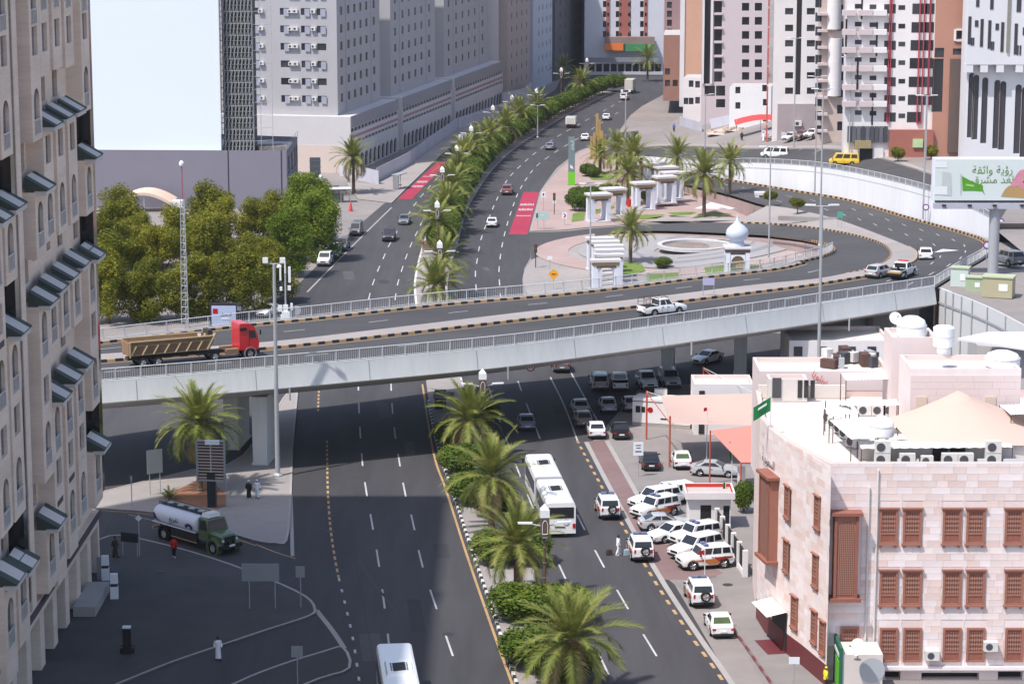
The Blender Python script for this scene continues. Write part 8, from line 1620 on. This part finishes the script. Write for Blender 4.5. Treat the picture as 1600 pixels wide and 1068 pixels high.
# ---- small billboard and bus shelter behind the bridge
p = G(350, 525); a_ = GY(329, 511, p.y); b_ = GY(370, 477, p.y); t = thing('poster_panel', 'pale blue poster panel with a red square behind the bridge railing', 'billboard', (p.x, p.y, 0)); q = MB(); q.bx(a_.x, b_.x, p.y-.2, p.y+.2, a_.z-.6, b_.z+.3); q.build('frame', m_dark, t); q = MB(); q.bx(a_.x+.2, b_.x-.1, p.y-.26, p.y-.2, a_.z-.4, b_.z); q.build('poster', mat('poster_blue', (.42, .48, .66), .5, .06, 1.), t); q = MB(); q.bx(a_.x+.35, a_.x+.95, p.y-.3, p.y-.25, b_.z-.95, b_.z-.35); q.build('red_square', m_tail, t); q = MB(); q.bx(a_.x+1.4, b_.x-.8, p.y-.3, p.y-.25, b_.z-1.7, b_.z-1.5); q.build('text_line', m_sw, t)
letters('ﻞﻴﻤﺠﻟا', .5, m_trim, t, ((a_.x+b_.x)/2+.3, p.y-.3, b_.z-1.05), (math.pi/2, 0, 0))
for x in (a_.x+.5, b_.x-.5): q = MB(); q.bx(x-.1, x+.1, p.y-.1, p.y+.1, 0, a_.z); q.build('post', m_dark, t)
p = G(355, 505); t = thing('bus_shelter', 'dark bus shelter behind the pale blue poster panel', 'bus shelter', (p.x, p.y, 0), -.3); q = MB(); q.box((0, 0, 2.5), (4., 1.6, .15)); q.build('roof', m_dark, t, local=True)
for x in (-1.8, 0, 1.8): q = MB(); q.box((x, .6, 1.2), (.1, .1, 2.4)); q.build('post', m_dark, t, local=True); 
q = MB(); q.box((0, .65, 1.9), (3.4, .05, .6)); q.build('panel', m_sw, t, local=True)
# far bus stop, hoarding
p = G(624, 294, .13); t = thing('bus_shelter', 'grey bus shelter on the pavement beside the red lane panel', 'bus shelter', (p.x, p.y, .13), 1.2); q = MB(); q.box((0, 0, 2.6), (3.6, 1.5, .14)); q.build('roof', m_mast, t, local=True)
for x in (-1.6, 1.6): q = MB(); q.box((x, .5, 1.3), (.12, .12, 2.6)); q.build('post', m_mast, t, local=True)
q = MB(); q.box((-1.8, -.2, 1.4), (.2, 1.0, 2.5)); q.build('info_panel', m_sb, t, local=True); q = MB(); q.box((.2, .3, .5), (2.2, .4, .1)); q.build('seat', mat('seat_red', (.4, .08, .06), .6, .1, 1.), t, local=True)
m_hd = mat('hoarding_lilac', (.52, .52, .60), .6, .05, .5, rnd=.05)
def hoarding(pts, label, h=2.5, z=0., pitch=2.8, m=m_hd, fn=G):
    P = [fn(*p) if fn is GT else fn(p[0], p[1], z) for p in pts]; t = thing('hoarding', label, 'hoarding', tuple(P[0])); og = P[0]; k = 0
    me = MB().box((pitch/2, 0, h/2), (pitch*.985, .06, h)).mesh('panel', m)
    for p, d in polyline(P, pitch): put('panel', me, t, None, tuple(p-og+Vector((0, 0, .0))), (0, -math.asin(max(-.5, min(.5, d.z))), math.atan2(d.y, d.x))); k += 1
    return t
hoarding([(531, 274), (584, 287), (638, 259), (677, 229), (714, 203), (790, 177)], 'long white panel hoarding in front of the grey slabs', 2.6); hoarding([(786, 168), (822, 160), (830, 150)], 'white site hoarding at the foot of the beige block', 3.6); hoarding([(1062, 196), (1092, 205), (1132, 196)], 'pale blue hoarding before the old white house', 1.9, fn=GT); hoarding([(1190, 214), (1222, 218)], 'low pale hoarding beside the red tarpaulin', 1.4, fn=GT)
p = GT(1188, 206); t = thing('red_tarpaulin', 'bright red tarpaulin stall beside the rubble', 'tarpaulin', (p.x, p.y, p.z)); q = MB(); m_tarp = mat('tarp_red', (.62, .06, .06), .7, .12, 1.); n4 = 6
for i in range(n4):
    f0, f1 = i/n4, (i+1)/n4; zz_ = lambda f: 2.2+.8*math.sin(f*3.1)+.5*f; q.face([(-5+10*f0, -1.5, zz_(f0)-.8), (-5+10*f1, -1.5, zz_(f1)-.8), (-5+10*f1, 1.5, zz_(f1)), (-5+10*f0, 1.5, zz_(f0))])
q.build('sheet', m_tarp, t, local=True)
for x in (-4.6, 0, 4.6): q = MB(); q.tube((x, 0, 0), (x, 0, 2.4), .06); q.build('pole', m_steel, t, local=True)
m_rub = mat('rubble', (.46, .38, .33), .95, .25, 1.5)
def heap(x, y, r_, h, label, fn=GT, n=26, m=m_rub):
    p = fn(x, y); q = MB(); rr = random.Random(x)
    for k in range(n): a, d = rr.random()*6.28, rr.random()**.6*r_; s = .3+.6*rr.random(); q.box((p.x+d*math.cos(a), p.y+d*math.sin(a), p.z+h*(1-d/r_)*.6+s*.2), (s, s*(.6+rr.random()), s*.7), rr.random()*3)
    q.lathe((p.x, p.y, p.z-.05), [(r_, 0), (r_*.6, h*.4), (.1, h*.8)], 12); return tag(q.build('rubble_heap', m), label, 'rubble')
heap(1128, 208, 3.2, 1.3, 'pale rubble heap at the end of the pale blue hoarding'); heap(1150, 203, 2.4, 1.1, 'brown rubble heap below the white cube house'); heap(1207, 214, 2., .9, 'small rubble heap beside the low hoarding'); heap(512, 298, 3., 1.4, 'construction debris heap beside the cream wall', G); heap(540, 302, 2., .8, 'small debris heap near the pavement palm', G)
# construction clutter
p = G(493, 300); t = thing('site_panel_tower', 'upright grey formwork panel stack by the cream wall', 'formwork', (p.x, p.y, 0), .1); q = MB(); q.box((0, 0, 3.1), (1.9, .5, 6.2)); q.build('panel', mat('formwork', (.33, .32, .30), .8, .25, 2., stretch=(1, 1, 5)), t, local=True)
for k in range(6): q = MB(); q.box((0, -.3, .6+k*1.0), (2.1, .12, .14)); q.build('waler', m_mast, t, local=True)
p = G(525, 316); t = thing('white_frame_stall', 'scaffold-framed clutter stall at the edge of the grove', 'stall', (p.x, p.y, 0), .15); m_cl = mat('clutter_green', (.16, .2, .15), .9, .3, 2.)
for x in (-2.4, -.8, .8, 2.4):
    for y in (-1, 1): q = MB(); q.tube((x, y, 0), (x, y, 2.4), .05); q.build('post', m_steel, t, local=True)
q = MB(); q.box((0, 0, 2.45), (5.2, 2.4, .1)); q.build('roof', m_sw, t, local=True); q = MB(); q.box((-.5, .2, .7), (3.6, 1.2, 1.4)); q.build('stacked_goods', m_cl, t, local=True)
p = G(548, 330); q = MB(); q.lathe((p.x, p.y, 0), [(.35, 0), (.3, .5), (.12, 1.4), (.05, 1.5)], 10); tag(q.build('red_barrel', m_tarp), 'red traffic barrel at the corner of the clutter stall', 'barrel')
p = G(470, 322); t = thing('white_trailer', 'small white trailer cabin right of the tent roof', 'cabin', (p.x, p.y, 0)); q = MB(); q.box((0, 0, 1.6), (6., 2.4, 2.4)); q.build('body', m_wh, t, local=True); q = MB(); q.tube((1.5, 0, 2.6), (3.6, .5, 5.2), .5, .35, 8); q.build('chute', m_wh, t, local=True); q = MB(); q.box((0, 0, .25), (5.4, 1.8, .5)); q.build('chassis', m_dark, t, local=True)
# pumps / cabinets and bollard by the hotel
for x, y, s in ((165, 905, 'white service pump nearer the hotel corner'), (179, 934, 'white service pump standing free on the lot')):
    p = G(x, y, .12); t = thing('service_pump', s, 'pump', (p.x, p.y, .12), .1, 'white service pumps'); q = MB(); q.box((0, 0, .5), (.62, .5, 1.0)); q.build('lower_body', m_sw, t, local=True); q = MB(); q.box((0, 0, 1.12), (.56, .44, .24)); q.build('neck', m_dark, t, local=True); q = MB(); q.box((0, 0, 1.62), (.62, .5, .76), 0, 0, (.92, .92)); q.build('upper_body', m_sw, t, local=True)
p = G(156, 905, .12); q = MB(); q.box((p.x, p.y, 1.0), (.4, .3, 2.0)); tag(q.build('slim_cabinet', m_sb), 'slim grey cabinet against the hotel corner', 'cabinet')
p = G(199, 1020, .12); t = thing('advert_bollard', 'black totem bollard with a pale top on the lot', 'bollard', (p.x, p.y, .12)); q = MB(); q.box((0, 0, 1.0), (.58, .4, 1.9)); q.build('body', m_trim, t, local=True); q = MB(); q.box((0, 0, 2.0), (.6, .42, .12)); q.build('top', m_sw, t, local=True)
for s in (-1, 1): q = MB(); q.box((s*.42, 0, .35), (.2, .35, .5)); q.build('foot', m_trim, t, local=True); q = MB(); q.box((s*.42, -.18, .5), (.16, .02, .06)); q.build('orange_stripe', m_orange, t, local=True)
# sign gantry boxes on median under the bridge
p = G(688, 640); t = thing('median_cabinet', 'dark cabinet with a grey board on the median under the bridge', 'cabinet', (p.x, p.y, .15)); q = MB(); q.box((0, 0, 1.0), (1.2, .8, 2.0)); q.build('body', m_dark, t, local=True); q = MB(); q.box((.4, -1.2, 1.7), (2.2, .1, .7)); q.build('board', m_sb, t, local=True); q = MB(); q.tube((.4, -1.1, 0), (.4, -1.1, 1.5), .05); q.build('board_post', m_mast, t, local=True)
# planter boxes on far median and ad box
for x, y, s in ((672, 392, 'pinkish planter box under the first lamp beyond the bridge'), (768, 216, 'pinkish board box among the far median palms')): p = G(x, y); q = MB(); q.box((p.x, p.y, .9), (2.4, 1.2, 1.5)); tag(q.build('planter_box', mat('planter_salmon', (.5, .34, .27), .8, .1, 1.)), s, 'planter')
# ---- flags
def flag(p, h, label, m, fw=1.3, fh=.8, rz=0., pole=m_rail, down=0., s2=None):
    t = thing('flagpole', label, 'flag', (p.x, p.y, p.z), rz); q = MB(); q.tube((0, 0, 0), (0, 0, h), .05, .035, 7); q.build('pole', pole, t, local=True); q = MB(); n = 8
    for i in range(n):
        f0, f1 = i/n, (i+1)/n; w_ = lambda f: .14*math.sin(f*6.)*f; dz = lambda f: -down*f; q.face([(-fw*f0, w_(f0), h-fh+dz(f0)), (-fw*f0, w_(f0), h-.05+dz(f0)), (-fw*f1, w_(f1), h-.05+dz(f1)), (-fw*f1, w_(f1), h-fh+dz(f1))])
    f_ = q.build('flag_cloth', m, t, smooth=60, local=True)
    if s2: q = MB(); q.face([(-fw*.25, -.06, h-fh*.6), (-fw*.75, -.16, h-fh*.6-down*.5), (-fw*.75, -.16, h-fh*.45-down*.5), (-fw*.25, -.06, h-fh*.45)]); q.build('flag_script', m_sw, t, local=True)
    return t
m_fg = mat('flag_green', (.015, .17, .05), .7, .1, 2.)
flag(G(1204, 668, ZR), 2.4, 'green flag flying over the corner of the white roof', m_fg, 1.3, 1.1, 0, m_rail, .8, True); flag(G(1104, 724), 5.6, 'tall white and red flagpole by the orange poles', m_tail, .35, .4); flag(G(1143, 765), 4.6, 'flagpole with a furled dark green flag by the salmon awning', m_fg, .3, 1.7); flag(G(1133, 815), 3.6, 'small dark green flag at the guard hut fence', m_fg, .25, 1.2); flag(G(1101, 905), 2.5, 'short pole with a red and white pennant by the side-on patrol car', m_tail, .5, .4)
p = G(1016, 835); 
# ================================================================ people
def body_mesh(name, stride=.16, m=None):
    V = [(0, 0, .95), (0, 0, 1.15), (.0, 0, 1.36), (.01, 0, 1.49), (.02, 0, 1.56), (.025, 0, 1.64), (.02, 0, 1.70)]; Rr = [.15, .135, .15, .055, .07, .088, .06]; E = [(0, 1), (1, 2), (2, 3), (3, 4), (4, 5), (5, 6)]
    def add(v, r, par): V.append(v); Rr.append(r); E.append((par, len(V)-1)); return len(V)-1
    nose = add((.115, 0, 1.62), .018, 5)
    for s in (-1, 1):
        sh = add((0, s*.18, 1.42), .065, 2); el = add((-.05+s*.04, s*.25, 1.14), .045, sh); wr = add((.06+s*.09, s*.24, .92), .032, el); pm = add((.09+s*.1, s*.235, .85), .035, wr)
        for k in range(4): k1 = add((.07+s*.1+k*.02, s*(.23+.006*k), .79), .0105, pm); add((.075+s*.1+k*.02, s*(.22+.006*k), .745-.006*abs(k-1.5)), .0085, k1)
        th = add((.125+s*.1, s*.225, .83), .012, pm); add((.14+s*.1, s*.215, .79), .009, th)
        hp_ = add((0, s*.09, .9), .1, 0); kn = add((s*stride*.45+.03, s*.1, .5), .065, hp_); an = add((s*stride-.03, s*.1, .1), .045, kn); add((s*stride+.13, s*.11, .045), .04, an)
    me = bpy.data.meshes.new(name); me.from_pydata(V, E, []); o = bpy.data.objects.new('tmp_body', me); COL.objects.link(o); o.modifiers.new('skin', 'SKIN'); sv = me.skin_vertices[0].data
    for i, r_ in enumerate(Rr): sv[i].radius = (r_, r_)
    sv[0].use_root = True; o.modifiers.new('sub', 'SUBSURF').levels = 1; dg = bpy.context.evaluated_depsgraph_get(); me2 = bpy.data.meshes.new_from_object(o.evaluated_get(dg)); bpy.data.objects.remove(o); me2.name = name
    me2.materials.clear(); me2.materials.append(m)
    for p_ in me2.polygons: p_.use_smooth = True
    return me2
m_skin = mat('skin_brown', (.20, .11, .075), .6, .05, 4.); BODY = body_mesh('person_body', .17, m_skin)
m_cw = mat('cloth_white', (.78, .78, .82), .85, .05, 3.); m_ck = mat('cloth_black', (.02, .02, .024), .9, .1, 3.); m_cr = mat('cloth_red', (.55, .02, .02), .85, .08, 3.); m_cb = mat('cloth_brownblack', (.055, .035, .035), .9, .1, 3.); m_hair = mat('hair_black', (.015, .012, .012), .8, 0); m_cy = mat('cloth_hivis', (.75, .6, .03), .8, .1, 3.)
CL = {}
def cloth(kind, m):
    k = (kind, m.name)
    if k in CL: return CL[k]
    q = MB()
    if kind in ('robe', 'shirt'):
        rings = [(1.49, .075, .09), (1.44, .11, .2), (1.34, .15, .215), (1.15, .15, .185), (.95, .17, .19)]+([(.6, .2, .2), (.3, .23, .21), (.14, .25, .22)] if kind == 'robe' else [(.84, .175, .195)])
        n = 16; k0 = len(q.v)
        for z, a, b_ in rings:
            for i in range(n): t = 2*math.pi*i/n; w_ = 1+.06*math.sin(5*t+z*9)*(1 if z < .9 else 0); q.v.append((a*math.cos(t)*w_, b_*math.sin(t)*w_, z))
        for r_ in range(len(rings)-1):
            for i in range(n): j = (i+1) % n; q.f.append((k0+r_*n+j, k0+r_*n+i, k0+(r_+1)*n+i, k0+(r_+1)*n+j)); q.m.append(0)
        for s in (-1, 1): q.tube((0, s*.17, 1.43), (-.05+s*.04, s*.25, 1.14), .085, .075, 10); q.tube((-.05+s*.04, s*.25, 1.15), (.05+s*.08, s*.242, .96), .072, .07, 10)
    elif kind == 'trousers':
        for s in (-1, 1): q.tube((0, s*.085, .98), (s*.17*.45+.03, s*.1, .5), .125, .09, 10); q.tube((s*.17*.45+.03, s*.1, .52), (s*.17-.03, s*.1, .11), .09, .075, 10)
    elif kind == 'cap': q.lathe((.02, 0, 1.64), [(.106, 0), (.108, .05), (.085, .1), (.03, .125), (.01, .126)], 14)
    elif kind == 'hair': q.lathe((.005, 0, 1.6), [(.098, 0), (.106, .06), (.088, .12), (.04, .15), (.01, .152)], 12)
    elif kind == 'wrap': q.lathe((0, 0, 0), [(.2, .45), (.21, .7), (.19, .95), (.16, 1.05)], 14)
    elif kind == 'shoe':
        for s in (-1, 1): q.box((s*.17+.05, s*.105, .05), (.27, .1, .1), 0, 0, (.8, .8))
    CL[k] = q.mesh(kind, m, None, 50); return CL[k]
def person(x, y, label, wear, rz=-1.6, z=0., s=1., group=None, fn=None):
    p = fn(x, y) if fn else G(x, y, z); o = put('person', BODY, None, None, (p.x, p.y, p.z+.01), rz, (s, s, s)); tag(o, label, 'person', group)
    for k, m in wear: put({'robe': 'robe', 'shirt': 'shirt', 'trousers': 'trousers', 'cap': 'cap', 'hair': 'hair', 'wrap': 'waist_wrap', 'shoe': 'shoes'}[k], cloth(k, m), o)
    return o
person(389, 779, 'person in a black robe and white cap walking beside another', [('robe', m_ck), ('cap', m_cw), ('shoe', m_cw)], 1.4, .14); person(402, 778, 'person in white shirt and trousers with white cap, walking', [('shirt', m_cw), ('trousers', m_cw), ('cap', m_cw), ('shoe', m_trim)], -1.4, .14)
person(272, 870, 'person in a red shirt and dark trousers behind the tanker', [('shirt', m_cr), ('trousers', m_ck), ('hair', m_hair), ('shoe', m_sw)], 1.5, .12); person(180, 870, 'person in a long dark robe near the hotel corner', [('robe', m_cb), ('hair', m_hair), ('shoe', m_trim)], -.6, .12, 1.02)
person(341, 1030, 'person in white robes crossing the lower side road', [('robe', m_cw), ('hair', m_hair), ('shoe', m_trim)], -1.2, 0.); t = person(966, 867, 'person in white carrying bags beside the stopped patrol car', [('shirt', m_cw), ('trousers', m_cw), ('hair', m_hair), ('shoe', m_sw)], .3)
for dx, m_, s in ((-.75, m_cb, 'dark travel bag left of the person in white'), (.7, mat('bag_blue', (.30, .42, .5), .7, .15, 3.), 'pale blue plastic bag right of the person in white')): p = G(966, 867); q = MB(); q.box((p.x+dx, p.y+.1, .24), (.55, .35, .46), .3, 0, (.75, .8)); b0 = q.build('bag', m_); tag(b0, s, 'bag')
person(1290, 1078, 'worker in yellow vest and helmet at the bottom right', [('shirt', m_cy), ('trousers', m_ck), ('cap', mat('helmet_yellow', (.8, .5, .02), .4, 0)), ('shoe', m_trim)], .4)
for i, x in enumerate((718, 722.5, 727)): person(x, 221-i*.6, 'person in white in the far trio on the left pavement, '+('left', 'middle', 'right')[i], [('robe', m_cw), ('hair', m_hair)], -1.6, .13, 1.0, 'far trio in white')
for i, x in enumerate((882, 886)): person(x, 93, ('person in white', 'person in maroon')[i]+' in the street between the far towers', [('robe', m_cw if i == 0 else m_cr), ('hair', m_hair)], -1.6)
person(1159, 220, 'person standing by the rubble below the white cube house', [('shirt', m_cb), ('trousers', m_ck), ('hair', m_hair)], -1.6, fn=GT); person(1193, 221, 'person in white beside the low pale hoarding', [('robe', m_cw), ('hair', m_hair)], -1.6, fn=GT); person(1053, 206, 'person in blue beside the pale blue hoarding', [('shirt', mat('cloth_blue', (.08, .15, .4), .85, .1, 3.)), ('trousers', m_ck), ('hair', m_hair)], -1.6, fn=GT)
# ================================================================ air
hz = MB(); hz.bx(-330, 330, -12, 1150, -1.5, 82); hm = bpy.data.materials.new('haze_air'); hm.use_nodes = True; ht = hm.node_tree
for n_ in list(ht.nodes):
    if n_.type != 'OUTPUT_MATERIAL': ht.nodes.remove(n_)
pv = ht.nodes.new('ShaderNodeVolumePrincipled'); pv.inputs['Color'].default_value = (.86, .88, .95, 1); pv.inputs['Density'].default_value = .00006; pv.inputs['Anisotropy'].default_value = .2
ht.links.new(pv.outputs[0], ht.nodes['Material Output'].inputs['Volume'])
hz.build('haze', hm, None, kind='stuff'); tag(bpy.data.objects['haze'], 'thin pale haze filling the air over the city', 'haze')
